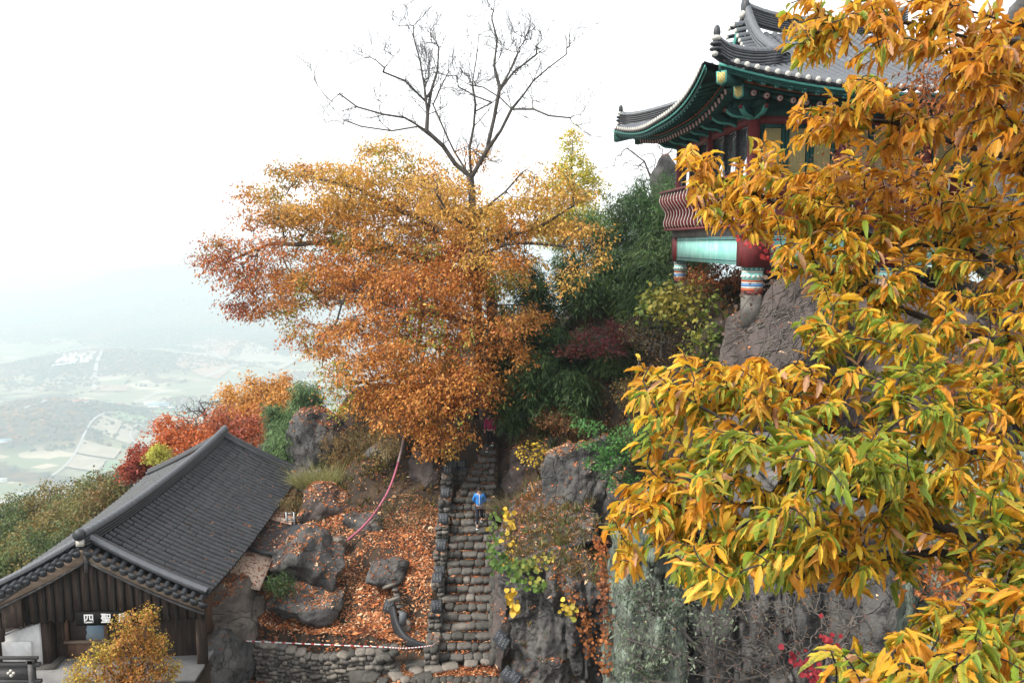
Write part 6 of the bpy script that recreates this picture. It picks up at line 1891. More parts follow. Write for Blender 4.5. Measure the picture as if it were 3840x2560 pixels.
# the taller tree whose upper limbs are bare
def Db(a, b, Y): return D(a, b, Y - 2.4)
def BLb(dx, dy, Y, *a, **k): return BL(dx, dy, Y - 2.4, *a, **k)
bb = Db(1100, 760, 35.0)
bt_trunk = [D(1100, 830, 37.8), D(1096, 700, 37.0), D(1090, 610, 34.6), Db(1086, 540, 34.8), Db(1085, 500, 34.3), Db(1084, 440, 34.2), Db(1080, 405, 34.2)]
bl = [bt_trunk,
      rel(Db(1080, 405, 34.2), Db(1045, 375, 34.1), Db(1018, 335, 34.0), Db(980, 300, 33.8), Db(982, 262, 33.8), Db(975, 200, 33.8), Db(965, 140, 33.9), Db(950, 85, 34)),
      rel(Db(980, 300, 33.8), Db(930, 270, 33.5), Db(880, 262, 33.2), Db(820, 245, 33), Db(780, 215, 33)), rel(Db(982, 262, 33.8), Db(990, 210, 34), Db(1005, 160, 34.3), Db(1008, 110, 34.5)),
      rel(Db(975, 230, 33.8), Db(930, 185, 33.6), Db(880, 165, 33.5)), rel(Db(1018, 335, 34.0), Db(960, 290, 34.4), Db(900, 300, 34.8), Db(830, 290, 35.0), Db(790, 275, 35.2)),
      rel(Db(1070, 390, 34.2), Db(1045, 350, 34.6), Db(1010, 275, 34.8), Db(995, 240, 35), Db(1010, 205, 35.2), Db(1030, 165, 35.3)),
      rel(Db(1082, 400, 34.2), Db(1078, 340, 34.0), Db(1088, 290, 33.8), Db(1092, 240, 33.7), Db(1085, 190, 33.7), Db(1095, 130, 33.8), Db(1100, 80, 34)),
      rel(Db(1092, 255, 33.7), Db(1130, 235, 33.4), Db(1090, 220, 33.2), Db(1065, 205, 33.0)),
      rel(Db(1084, 405, 34.2), Db(1118, 345, 34.0), Db(1150, 300, 33.8), Db(1175, 250, 33.7), Db(1200, 220, 33.6), Db(1225, 185, 33.5), Db(1260, 155, 33.5), Db(1300, 125, 33.5)),
      rel(Db(1118, 345, 34.0), Db(1135, 270, 34.4), Db(1148, 200, 34.6), Db(1135, 150, 34.7), Db(1142, 90, 34.8), Db(1130, 45, 34.9)), rel(Db(1148, 205, 34.6), Db(1170, 165, 34.8), Db(1190, 120, 35)),
      rel(Db(1175, 250, 33.7), Db(1150, 225, 33.4), Db(1110, 200, 33.2), Db(1080, 195, 33)), rel(Db(1175, 250, 33.7), Db(1225, 250, 33.3), Db(1260, 265, 33), Db(1310, 270, 32.8)), rel(Db(1150, 205, 34.6), Db(1180, 165, 34.9), Db(1225, 130, 35)),
      rel(Db(1086, 520, 34.3), Db(1110, 480, 33.6), Db(1160, 440, 33.0), Db(1200, 395, 32.6), Db(1180, 365, 32.5)), rel(Db(1090, 560, 34.4), Db(1160, 545, 33.4), Db(1240, 520, 33), Db(1320, 470, 32.8), Db(1380, 410, 32.8)),
      rel(Db(1088, 590, 34.4), Db(1160, 560, 33.2), Db(1250, 560, 32.6), Db(1340, 565, 32.2)), rel(Db(1086, 530, 34.3), Db(1030, 490, 33.5), Db(1000, 440, 33), Db(1010, 410, 32.8)), rel(Db(1000, 440, 33), Db(930, 420, 32.6), Db(880, 395, 32.5), Db(820, 390, 32.4)),
      rel(Db(1080, 420, 34.2), Db(1030, 395, 33.8), Db(1000, 370, 33.6), Db(960, 395, 33.2))]
limb_pts = [p for l_2 in bl[1:15] for p in l_2[-4:]]
def twig_targets(n):
    out = []
    for _ in range(n):
        l_2 = bl[1 + rs.randrange(14)]; i = rs.randrange(max(1, len(l_2) - 4), len(l_2)); a = np.array(l_2[i - 1]); b = np.array(l_2[i]); d = (b - a) / np.linalg.norm(b - a)
        p = a + (b - a) * rs.random()
        v = d * rs.uniform(.3, 1.9) + np.array([rs.gauss(0, .7), rs.gauss(0, .6), rs.gauss(.3, .45)]) * rs.uniform(.4, 1.3)
        out.append(p + v)
    return np.array(out)
tt_ = thing('bare_topped_tree', 'tall grey tree with bare upper limbs against the sky and sparse yellow leaves below', 'tree', Db(1100, 800, 35.0))
tg = twig_targets(500)
low = [BLb(1200, 470, 33.0, 1.8, .4), BLb(1300, 520, 32.6, 1.8, .35, w=.8), BLb(1150, 590, 33, 1.6, .35), BLb(1060, 480, 34, 1.6, .5), BLb(1010, 430, 33.8, 1.6, .4), BLb(1280, 440, 33, 1.5, .3, w=.8), BLb(1090, 350, 34.5, 1.0, .5, w=.5), BLb(1240, 400, 33, 1.2, .4, w=.7), BLb(1120, 540, 34, 1.6, .5), BLb(1180, 520, 33.4, 1.8, .5), BLb(1340, 560, 32.4, 1.2, .3, w=.35), BLb(1360, 600, 32.2, 1.2, .5, w=.2), BLb(1280, 640, 32.4, 1.0, .5, w=.2)]
lp, _ = blob_points(low, 750, .2)
A, par, r_2, tips = grow(bl, np.concatenate([tg, lp]), wander=.11, rmin=.0085, power=2.15, rmax=.23, sag=.03)
def ramify(A, par, r, zmin):
    A = [a for a in A]; par = list(par); r = list(r); n0 = len(A)
    def chain(i, d, L, segs, r0, r1, up, lvl):
        p = A[i].copy(); d = d / np.linalg.norm(d); last = i
        for q in range(segs):
            d = d + np.array([rs.gauss(0, .10), rs.gauss(0, .10), rs.gauss(up, .07)]); d /= np.linalg.norm(d)
            p = p + d * L / segs; A.append(p.copy()); par.append(last); last = len(A) - 1; r.append(r0 + (r1 - r0) * (q + 1) / segs)
            if lvl > 0 and q > 0:
                for _ in range(2 if lvl > 1 else 1 + (rs.random() < .6)):
                    s_ = np.array([rs.gauss(0, 1), rs.gauss(0, 1), rs.gauss(.2, .8)]); s_ -= d * s_.dot(d); s_ /= np.linalg.norm(s_)
                    chain(last, d + s_ * rs.uniform(.3, .75), L * rs.uniform(.35, .6), max(3, segs - 2), r[last] * .7, .0042, up, lvl - 1)
    for i in range(1, n0):
        if A[i][2] < zmin or not (.012 < r[i] < .10): continue
        d = A[i] - A[par[i]]
        for _ in range(1 if rs.random() < .55 else 0):
            s_ = np.array([rs.gauss(0, 1), rs.gauss(0, 1), rs.gauss(.3, .6)]); dd = d / (np.linalg.norm(d) + 1e-6); s_ -= dd * s_.dot(dd); s_ /= np.linalg.norm(s_)
            chain(i, dd + s_ * rs.uniform(.5, 1.1), rs.uniform(.4, 1.0), 5, min(.022, r[i] * .6), .006, .09, 2)
    return np.array(A), np.array(par), np.array(r)
r_2 = np.where(r_2 > .02, np.minimum(r_2 * 1.2, .26), r_2)
A2, par2, r22 = ramify(A, par, r_2, D(1100, 400, 32).z)
b0 = np.array(tt_.location)
branch_mesh('trunk', A2 - b0, par2, r22, M_bark, parent=tt_)
print('bare nodes', len(A2))
tips2 = tips  # in sorted order; keep the ones in the low leafy zone
tipz = A[tips2]; sel = (tipz[:, 2] < np.array(Db(1100, 330, 34)).item(2)) & (rng.random(len(tipz)) < .9)
P, Dv, N, LL, WW = sprays(tipz[sel], A[par[tips2[sel]]], 24, .8, .28, .125, .06, droop=.35, flatness=.25)
leaf_cloud('crown', P - b0, Dv, N, LL, WW, palette(len(P), YO + [OR[1]], P, .5, .2), parent=tt_, tmpl=T_QUAD)

# dark inner tree whose limbs show between
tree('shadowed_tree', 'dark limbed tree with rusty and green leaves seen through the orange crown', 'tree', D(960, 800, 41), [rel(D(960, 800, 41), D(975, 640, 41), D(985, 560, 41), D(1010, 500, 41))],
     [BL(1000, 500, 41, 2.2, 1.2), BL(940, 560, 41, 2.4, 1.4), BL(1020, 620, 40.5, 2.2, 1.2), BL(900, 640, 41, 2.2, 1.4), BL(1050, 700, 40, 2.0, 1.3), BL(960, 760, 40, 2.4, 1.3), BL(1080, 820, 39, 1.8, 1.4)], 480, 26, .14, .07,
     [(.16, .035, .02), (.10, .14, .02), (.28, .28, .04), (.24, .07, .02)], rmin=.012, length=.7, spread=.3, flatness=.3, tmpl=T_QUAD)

# yellow ginkgo behind
tree('ginkgo_tree', 'yellow green conical ginkgo tree rising behind the orange crown', 'tree', D(1315, 620, 46), [rel(D(1315, 620, 46), D(1315, 500, 46), D(1315, 330, 46))],
     [BL(1315, 330, 46, .7, 1.0, w=1.5), BL(1315, 390, 46, 1.3, .9), BL(1290, 440, 46, 1.5, .9), BL(1345, 430, 46, 1.4, .9), BL(1320, 500, 46, 2.0, 1.0), BL(1380, 520, 46, 1.6, .9), BL(1280, 530, 46, 1.5, .9)], 420, 34, .11, .10,
     [(.42, .40, .05), (.60, .48, .06), (.34, .38, .06), (.62, .42, .05)], rmin=.010, length=.6, spread=.22, flatness=.6, tmpl=T_QUAD, cscale=.8)

# ------------------------------------------------------------------ bamboo
BGR = [(.014, .036, .010), (.028, .066, .016), (.055, .105, .025), (.022, .050, .016), (.085, .14, .04)]
def bamboo(loc, h, lean, seed, label, cols=BGR, group='bamboo plants on the slope', L=.24, ncul=6, spread=.75, per=760):
    g = np.random.default_rng(seed)
    t = thing('bamboo', label, 'bamboo', loc, 0, group)
    mb = MB(); PP = []; DD = []
    for c in range(ncul):
        b = Vector((g.normal(0, spread * .45), g.normal(0, spread * .45), -.4)); hh = h * g.uniform(.65, 1.05)
        ln = Vector((lean[0] + g.normal(0, .12), lean[1] + g.normal(0, .12), 0))
        pts = [b + Vector((0, 0, hh * q / 7)) + ln * (hh * (q / 7) ** 2.2 * .55) for q in range(8)]
        mb.tube(pts, [.022 - .0024 * q for q in range(8)], n=5)
        for q in range(int(per / 3)):
            tt = g.uniform(.22, 1) ** .8; i = min(6, int(tt * 7)); p = pts[i].lerp(pts[i + 1], tt * 7 - i)
            a = g.uniform(0, math.tau); rr = g.uniform(.1, .75) * (1.15 - .5 * tt)
            tip = p + Vector((math.cos(a) * rr, math.sin(a) * rr, g.uniform(-.15, .2)))
            for w in range(4):
                PP.append(tip + Vector(g.normal(0, .07, 3))); a2 = a + g.normal(0, .7); DD.append((math.cos(a2), math.sin(a2), -g.uniform(.2, 1.3)))
    mb.build('culms', flat('bamboo_culm', (.10, .14, .05)) if 'bamboo_culm' not in bpy.data.materials else bpy.data.materials['bamboo_culm'], t, True)
    PP = np.array([list(p) for p in PP]); DD = np.array(DD); n = len(PP)
    N = np.tile([[0, 0, 1.]], (n, 1)) + g.normal(0, .5, (n, 3))
    LL = L * np.exp(g.normal(0, .25, n))
    leaf_cloud('foliage', PP, DD, N, LL, LL * .17, palette(n, cols, PP + np.array(loc), .6, .35), parent=t, tmpl=T_QUAD)
    return t
bsp = [(1420, 905, 33.8), (1340, 930, 33.2), (1260, 900, 33.6), (1480, 850, 34.5), (1380, 830, 35), (1300, 800, 35.4), (1230, 780, 36), (1450, 760, 36), (1540, 780, 35.6), (1350, 720, 37), (1260, 700, 37.6), (1500, 700, 37.2),
       (1420, 650, 38), (1320, 640, 38.6), (1560, 640, 38), (1480, 600, 39), (1380, 570, 40), (1540, 560, 39.6), (1440, 530, 41), (1500, 500, 42), (1580, 700, 36.6), (1230, 640, 39), (1200, 720, 38), (1600, 600, 38.8), (1180, 860, 35.4), (1280, 860, 34.4), (1520, 950, 32.6), (1200, 950, 34.6)]
for i, (x, y, Y) in enumerate(bsp):
    p = D(x, y, Y); hh = 2.6 + 1.3 * ((i * 37) % 10) / 10
    z = float(hgt(p.x, p.y)[0]); h = max(2.4, min(7, p.z - z + 2.0))
    bamboo((p.x, p.y, z), h, (-.25, -.2), 100 + i, 'dark green bamboo plant in the thicket on the slope left of the temple')
tree('bamboo_plant', 'brighter green bamboo tops against the sky left of the balcony', 'bamboo', D(1510, 560, 40.5), [rel(D(1510, 560, 40.5), D(1512, 470, 40.5), D(1515, 420, 40.5))],
     [BL(1510, 440, 40.5, 1.4, .9), BL(1460, 470, 40.5, 1.6, .8), BL(1530, 500, 40, 1.5, 1.2), BL(1400, 500, 41, 1.6, .6), BL(1480, 540, 40, 1.6, .9)], 330, 44, .20, .034, [(.05, .12, .03), (.10, .20, .05), (.04, .09, .03)], rmin=.008, length=.6, spread=.25, tmpl=T_QUAD, droop=.8, flatness=.8)
for i, (x, y, Y, s) in enumerate(((670, 1010, 40, 1), (700, 960, 42, 1.1), (640, 990, 42, .9), (720, 930, 43, 1), (655, 1050, 39, .8), (700, 1040, 38.6, .8))):
    p = D(x, y, Y); bamboo((p.x, p.y, p.z - 1.7 * s), 3.6 * s, (-.1, -.1), 300 + i, 'light green bamboo plant behind the hall between red tree and boulder', [(.05, .10, .035), (.12, .20, .07), (.09, .16, .06)], 'light bamboo behind the hall', per=800)

# ------------------------------------------------------------------ small maples, shrubs
RED = [(.10, .014, .02), (.15, .022, .026), (.12, .018, .025), (.14, .04, .025)]
tree('red_maple', 'small dark red maple leaning out of the bamboo above the outcrop', 'maple', D(1440, 850, 33), [rel(D(1440, 860, 33), D(1410, 800, 32.4), D(1370, 770, 32))],
     [BL(1380, 770, 32, 1.5, .35), BL(1330, 800, 31.8, 1.0, .25), BL(1420, 745, 32, .8, .25), BL(1400, 800, 31.8, .8, .2)], 110, 22, .09, .06, RED, rmin=.008, length=.5, spread=.2, flatness=.3, tmpl=T_QUAD)
tree('red_bush', 'rusty red bush at the top right of the stair', 'bush', D(1190, 980, 35.6), [rel(D(1190, 980, 35.6), D(1190, 920, 35.2), D(1180, 890, 35))],
     [BL(1180, 900, 34.8, 1.2, .8), BL(1160, 930, 34.6, 1.0, .7), BL(1220, 930, 34.8, .9, .7), BL(1190, 860, 35, .8, .4)], 170, 26, .085, .06, [(.28, .05, .025), (.38, .08, .03), (.22, .03, .03), (.34, .13, .04)], rmin=.008, length=.4, spread=.2, flatness=.6, tmpl=T_QUAD)
tree('green_maple', 'fresh green leaved maple shrub hanging over the grey outcrop', 'shrub', D(1490, 1090, 28.6), [rel(D(1490, 1090, 28.6), D(1450, 1060, 28.2), D(1410, 1030, 28), D(1370, 1000, 27.8))],
     [BL(1390, 1010, 27.8, .9, .35), BL(1440, 1040, 27.8, 1.0, .4), BL(1470, 990, 28, .9, .4), BL(1430, 1090, 27.8, .9, .3), BL(1350, 970, 28, .6, .25), BL(1480, 1110, 27.8, .7, .3), BL(1380, 1060, 27.8, .6, .2)], 190, 24, .085, .055, [(.05, .16, .04), (.09, .25, .06), (.14, .28, .06)], rmin=.006, length=.4, spread=.17, flatness=.3, tmpl=T_QUAD)
def shrub(name, label, x, y, Y, rx, rz, n, per, L, Wd, cols, cat='shrub', rmin=.004, base=None, **kw):
    c = D(x, y, Y); b = Vector((c.x, c.y, c.z - rz * 1.1)) if base is None else Vector(base)
    k = dict(length=.3, spread=.13, flatness=.7, tmpl=T_QUAD, wander=.15, power=2.2, shell=.2); k.update(kw)
    return tree(name, label, cat, b, [[b, b.lerp(c, .5), c]], [(c, (rx, rx * .8, rz))], n, per, L, Wd, cols, rmin=rmin, **k)
BRN = [(.10, .06, .03), (.20, .12, .04), (.12, .12, .04), (.28, .15, .05)]
OLV = [(.09, .10, .03), (.16, .17, .05), (.22, .12, .04)]
shrub('dry_shrub', 'brownish olive shrub with thin twigs left of the stair wall', 935, 1180, 31.5, 1.5, .85, 230, 14, .06, .03, [(.07, .08, .03), (.11, .10, .04), (.16, .09, .04)], rmin=.005)
shrub('pale_shrub', 'small yellowish shrub hanging above the pink hose', 890, 1020, 34.0, .6, .7, 120, 16, .07, .04, [(.42, .33, .14), (.5, .4, .2), (.3, .2, .08)])
shrub('weed_shrub', 'brown weedy shrub under the orange tree above the boulder', 800, 1030, 35.5, 1.4, .9, 220, 18, .07, .04, BRN)
shrub('weed_shrub', 'weedy brown shrub between the big boulder and the pink hose', 840, 1110, 34.2, 1.3, .9, 220, 18, .07, .04, BRN + [(.06, .10, .02)])
shrub('ivy_patch', 'dark green ivy hanging on the bank above the leafy slope', 868, 1130, 34, .6, .9, 130, 16, .08, .06, [(.03, .06, .015), (.10, .12, .03), (.2, .12, .04)])
shrub('green_weed', 'low green weed growing on the rock between the two boulders', 645, 1340, 27.0, .55, .35, 90, 20, .06, .035, [(.04, .08, .02), (.07, .12, .03)])
shrub('dry_shrub', 'thin greyish shrub on the rocks right of the hiker in red', 1215, 1050, 33.5, 1.0, .7, 160, 6, .06, .03, BRN, rmin=.006)
shrub('bank_shrub', 'brown shrub at the head of the black awning beside the roof corner', 685, 1160, 33.0, .9, .6, 150, 18, .07, .04, BRN)
shrub('bank_shrub', 'leafy weeds on the dark rock face above the hose', 790, 1150, 33.6, 1.0, .7, 160, 16, .07, .04, BRN + [(.12, .14, .03)])
shrub('yellow_leaf_shrub', 'bare shrub with a few yellow leaves over the twigs right of the stair', 1230, 1040, 31.8, .9, .5, 70, 3, .12, .11, [(.65, .45, .05)], rmin=.006)
shrub('kudzu_vine', 'green and yellow large leaved vine climbing below the temple balcony', 1550, 690, 29.6, 1.6, .75, 120, 6, .17, .15, [(.07, .13, .02), (.14, .19, .03), (.24, .20, .03)], cat='vine', spread=.2)
shrub('kudzu_vine', 'yellow green vine leaves hanging lower beside the temple rock', 1620, 790, 27.6, .9, 1.0, 90, 5, .16, .14, [(.06, .12, .02), (.13, .18, .03), (.26, .22, .03)], cat='vine', spread=.2)
shrub('rusty_shrub', 'rust coloured leaves in the shade under the turquoise panel', 1640, 640, 30.5, 1.3, .7, 150, 14, .10, .06, [(.25, .07, .02), (.35, .12, .03), (.12, .08, .03)])
shrub('twiggy_thicket', 'grey leafless thicket on the slope below the vine', 1520, 760, 30.4, 1.7, .9, 420, 3, .07, .04, BRN, rmin=.006)
shrub('twiggy_thicket', 'grey brown leafless thicket left of the temple rock', 1610, 860, 28.4, 1.4, 1.0, 380, 3, .07, .04, BRN, rmin=.006)
shrub('brown_brush', 'dark brown brush at the foot of the bamboo above the outcrop', 1480, 900, 31.0, 1.4, .7, 240, 12, .09, .04, BRN + [(.04, .07, .02)])
shrub('brown_brush', 'reddish brown brush between the red bush and the outcrop', 1300, 960, 33.0, 1.5, .6, 260, 16, .08, .04, [(.20, .07, .03), (.28, .11, .04), (.05, .08, .02)])

# the little yellow tree in front of the hall
tree('yellow_tree', 'small golden yellow tree standing in front of the wooden hall', 'tree', (W(128, 700, 20.5).x, 20.5, -15.2), [[(W(128, 700, 20.5).x, 20.5, -15.2), D(290, 1575, 20.5), D(330, 1520, 20.4), D(335, 1440, 20.4)],
     rel(D(290, 1575, 20.5), D(240, 1530, 20.2), D(200, 1490, 20)), rel(D(290, 1575, 20.5), D(350, 1520, 20.6), D(400, 1490, 20.6)), rel(D(300, 1540, 20.4), D(300, 1470, 20.6), D(290, 1420, 20.6))],
     [BL(310, 1440, 20.4, .62, .55), BL(350, 1480, 20.5, .55, .5), BL(250, 1500, 20.2, .62, .5), BL(200, 1530, 20, .5, .42), BL(320, 1540, 20.4, .75, .55), BL(380, 1540, 20.6, .42, .5), BL(250, 1570, 20.2, .75, .4), BL(345, 1400, 20.5, .22, .35), BL(170, 1560, 20, .4, .3), BL(410, 1500, 20.6, .2, .3, w=.5)],
     620, 17, .058, .042, [(.42, .24, .04), (.55, .33, .05), (.62, .40, .06), (.34, .30, .04), (.45, .19, .04)], rmin=.0045, length=.22, spread=.085, flatness=.8, tmpl=T_SIMPLE, wander=.08, shell=.1, droop=.3)

# ------------------------------------------------------------------ trees behind and below the hall
tree('amber_tree', 'amber orange round tree behind the red trees beyond the hall roof', 'tree', D(600, 1000, 58), [rel(D(600, 1010, 58), D(600, 930, 58), D(600, 890, 58))],
     [BL(570, 900, 58, 2.0, 1.1), BL(620, 920, 57, 2.6, 1.2), BL(650, 890, 58, 1.4, .8), BL(545, 935, 57, 1.8, 1.0), BL(600, 960, 56, 2.6, 1.2), BL(650, 960, 55, 1.8, 1.0), BL(585, 865, 58, .8, .5, w=.6), BL(650, 865, 58, .6, .5, w=.6)], 420, 30, .19, .13, [(.50, .24, .05), (.62, .32, .07), (.45, .18, .05)], rmin=.014, length=.9, spread=.35, tmpl=T_QUAD, flatness=.6)
tree('scarlet_tree', 'scarlet maple directly behind the far ridge end of the hall', 'maple', D(560, 1040, 46), [rel(D(560, 1050, 46), D(560, 1000, 46), D(555, 960, 46))],
     [BL(540, 965, 46, 1.9, 1.0), BL(590, 985, 45.5, 1.9, .9), BL(560, 1020, 45, 2.2, .9), BL(500, 990, 46, 1.4, .8)], 300, 30, .14, .10, [(.36, .09, .04), (.46, .15, .05), (.30, .06, .035)], rmin=.012, length=.7, spread=.28, tmpl=T_QUAD, flatness=.5)
tree('orange_maple', 'orange maple with bare crown top left of the scarlet one behind the hall', 'maple', D(440, 1070, 46), [rel(D(440, 1080, 46), D(445, 1020, 46), D(450, 970, 46), D(460, 930, 46))],
     [BL(400, 985, 46, 1.4, .7), BL(440, 1010, 45.6, 2.2, .8), BL(490, 1020, 45.4, 1.6, .7), BL(400, 1030, 45.4, 1.5, .6), BL(380, 970, 46, .6, .4)], 300, 30, .14, .10, [(.55, .16, .04), (.50, .12, .03), (.60, .24, .05)], rmin=.012, length=.7, spread=.28, tmpl=T_QUAD, flatness=.5)
tree('bare_tree', 'bare twiggy brown treetop between the orange and scarlet maples behind the hall', 'tree', D(470, 1040, 48), [rel(D(470, 1040, 48), D(472, 980, 48), D(470, 940, 48))], [BL(470, 950, 48, 1.9, 1.2), BL(450, 970, 48, 1.4, 1.0)], 420, 0, .1, .1, OR, rmin=.012, wander=.12)
tree('crimson_tree', 'small crimson tree at the left end of the hall roof', 'tree', D(330, 1120, 42), [rel(D(330, 1130, 42), D(330, 1080, 42), D(330, 1050, 42))],
     [BL(335, 1040, 42, 1.0, .55), BL(310, 1080, 42, .9, .55), BL(325, 1060, 42, .8, .5)], 150, 28, .12, .09, [(.28, .045, .03), (.38, .08, .03), (.22, .035, .03)], rmin=.010, length=.5, spread=.2, tmpl=T_QUAD)
tree('yellow_green_tree', 'little yellow green treetop between the crimson tree and the roof corner', 'tree', D(362, 1090, 41), [rel(D(362, 1090, 41), D(362, 1050, 41))], [BL(362, 1042, 41, .55, .5)], 60, 26, .10, .08, [(.50, .48, .08), (.36, .38, .07)], rmin=.010, length=.35, spread=.15, tmpl=T_QUAD)
tree('pine_tree', 'dark green pine top left of the crimson tree', 'pine', D(300, 1110, 44), [rel(D(300, 1120, 44), D(302, 1070, 44), D(303, 1048, 44))], [BL(303, 1065, 44, .6, .25), BL(300, 1085, 44, .9, .25)], 90, 40, .13, .02, [(.03, .06, .035), (.05, .09, .045)], rmin=.010, length=.4, spread=.2, tmpl=T_QUAD, flatness=.3)
GM = [(.06, .10, .03), (.12, .16, .05), (.09, .13, .04), (.22, .17, .05)]
AM = [(.17, .14, .04), (.26, .18, .05), (.11, .14, .04), (.20, .11, .04)]
band = [(20, 1180, 56, 'a'), (70, 1170, 55, 'g'), (110, 1150, 54, 'a'), (150, 1180, 52, 'g'), (195, 1150, 50, 'a'), (230, 1120, 48, 'g'), (270, 1120, 45, 'm'), (30, 1230, 48, 'g'), (90, 1220, 47, 'm'), (140, 1220, 46, 'g'), (200, 1195, 44, 'g'), (20, 1280, 42, 'g'), (80, 1265, 42, 'g'), (0, 1200, 52, 'm'), (240, 1165, 44, 'a'), (-20, 1320, 38, 'g'), (50, 1300, 39, 'g'), (-10, 1440, 27, 'g')]
desc = {'a': 'russet and yellow bushy treetop', 'g': 'mid green leafy treetop', 'm': 'olive treetop with turning leaves'}
posn = ['at the left edge, second row', 'left of centre in the top row', 'rising highest at the road bend', 'in the middle of the band', 'near the valley road', 'with sprigs sticking up near the crimson tree', 'close beside the crimson tree', 'behind the roof verge at the left edge', 'in the second row below the road', 'halfway down beside the roof', 'touching the upper left eave', 'low at the left edge', 'just above the verge tiles', 'cut by the left edge, top row', 'against the left eave below the pine', 'lowest at the left edge', 'nestling against the roof tiles at the left', 'under the left eave beside the ramp']
for i, (x, y, Y, k) in enumerate(band):
    c = D(x, y, Y); gz = c.z - 4
    s = Y / 45
    tree('hillside_tree', f'{desc[k]} below the hall, {posn[i]}', 'tree', (c.x, c.y, gz), [[(c.x, c.y, gz), (c.x, c.y, c.z - 1), (c.x + .2, c.y, c.z + .3)]],
         [(c, (1.5 * s, 1.5, 1.0 * s)), (c + Vector((.9, -.3, -.9)), (1.3 * s, 1.3, .9)), (c + Vector((-.9, .2, -1.1)), (1.3 * s, 1.3, 1.0)), (c + Vector((.1, -.4, -2.0)), (1.8 * s, 1.4, 1.0)), (c + Vector((rs.uniform(-.6, .6), 0, .8 * s)), (.5, .5, .6), .5)], 210, 30, .16, .10,
         {'a': AM, 'g': GM, 'm': GM + AM}[k], rmin=.012, length=.7, spread=.28, tmpl=T_QUAD, flatness=.7, group='trees on the slope below the hall')
# bare twigs against the sky left of the temple
tree('bare_tree', 'bare branched tree against the sky below the far eave of the temple', 'tree', D(1520, 520, 44), [rel(D(1520, 520, 44), D(1500, 420, 44), D(1480, 370, 44), D(1440, 340, 44)), rel(D(1500, 420, 44), D(1530, 360, 44), D(1560, 320, 44))],
     [BL(1470, 360, 44, 1.9, .9), BL(1430, 400, 44, 1.4, .8), BL(1540, 340, 44, 1.2, .6)], 220, 0, .1, .1, OR, rmin=.009, wander=.14)
rock('standing_rock', 'dark square topped rock standing below the far eave of the temple', D(1525, 440, 43), (.75, .8, 2.0), 71, M_rock, level=4, cuts=6, cut=(.6, .8), rot=.2)

# ------------------------------------------------------------------ leaf litter, grass, vines
def ground_pts(n, x0, x1, y0, y1, dens=None):
    x = rng.uniform(x0, x1, n); y = rng.uniform(y0, y1, n)
    if dens is not None:
        k = rng.random(n) < dens(x, y); x, y = x[k], y[k]
    z = hgt(x, y); e = .15
    nx = -(hgt(x + e, y) - z) / e; ny = -(hgt(x, y + e) - z) / e
    return np.stack([x, y, z], 1), unit(np.stack([nx, ny, np.ones(len(x))], 1))
def dn(x, y): return np.clip(.55 + 1.3 * fbm(np.stack([x * .5, y * .5, x * 0], 1), 3), .1, 1)
P, N = ground_pts(27000, -9.4, -2.9, 25.8, 32.5, lambda x, y: np.clip(.95 + 1.5 * fbm(np.stack([x * .8, y * .8, x * 0], 1), 3), .10, 1))
litter('fallen_leaves', 'thick carpet of orange brown fallen leaves on the terrace slope', P, N, L=.105, cat='fallen leaves')
P, N = ground_pts(9000, -12, -2.6, 32, 40, dn)
litter('fallen_leaves', 'fallen leaves over the bank above the hose', P, N, L=.11, cat='fallen leaves')
P, N = ground_pts(9000, -.4, 7, 25, 38, dn)
litter('fallen_leaves', 'fallen leaves on the ledges right of the stair', P, N, L=.11, cat='fallen leaves')
P, N = ground_pts(5000, -4.5, 1.2, 24.3, 25.8)
P[:, 2] += .02
litter('fallen_leaves', 'fallen leaves heaped at the foot of the stair', P, N, L=.10, cat='fallen leaves')
P, N = ground_pts(4000, -3, 12, 38, 48, dn)
litter('fallen_leaves', 'fallen leaves on the slope behind the bamboo', P, N, L=.13, cat='fallen leaves')
# on rocks and boulders
cnt_ = [700, 60, 420, 500, 500, 60, 700, 120, 80, 60, 10, 30, 60, 60, 200, 5, 5, 160, 350, 420, 160, 160, 250, 200, 300, 300, 300, 2600, 260, 200, 200, 5]
PPl = []; NNl = []
for (V, Fc), c in zip(ROCKS, cnt_ + [100] * 20):
    P, N = sample_faces(V, Fc, c * 2, .55)
    if len(P): PPl.append(P); NNl.append(N)
P, N = np.concatenate(PPl), np.concatenate(NNl)
litter('fallen_leaves', 'fallen leaves lying on the boulders and rock ledges', P, N, L=.095, cat='fallen leaves', lift=.015)
# low weeds and grass on the slopes
def weeds(name, label, P, N, per, L, Wd, cols, cat='weeds', up=.9):
    n = len(P); Pq = np.repeat(P, per, 0) + rng.normal(0, .05, (n * per, 3)); m = len(Pq)
    Dv = np.stack([rng.normal(0, .6, m), rng.normal(0, .6, m), up + rng.normal(0, .3, m)], 1)
    Nv = rng.normal(0, 1, (m, 3)); LL = L * np.exp(rng.normal(0, .3, m))
    o = leaf_cloud(name, Pq, Dv, Nv, LL, LL * (Wd / L), palette(m, cols, Pq, .7, .3), tmpl=T_QUAD)
    setp(o, label, cat)
P, N = ground_pts(2600, -12, -2.8, 32, 41, dn)
weeds('undergrowth', 'brown and olive undergrowth on the bank below the orange tree', P, N, 7, .20, .05, BRN + OLV)
P, N = ground_pts(3400, 0, 8.5, 29, 40, dn)
weeds('undergrowth', 'dark undergrowth beneath the bamboo and below the temple', P, N, 8, .24, .05, [(.03, .05, .015), (.08, .09, .03), (.14, .08, .03), (.20, .10, .03)])
P, N = sample_faces(*ROCKS[IDX_WALL], 900, .6)
weeds('undergrowth', 'brown grass and green weeds on the leafy ledge right of the stair', P, N, 7, .22, .03, [(.10, .09, .04), (.20, .13, .05), (.07, .12, .03), (.25, .12, .04)])
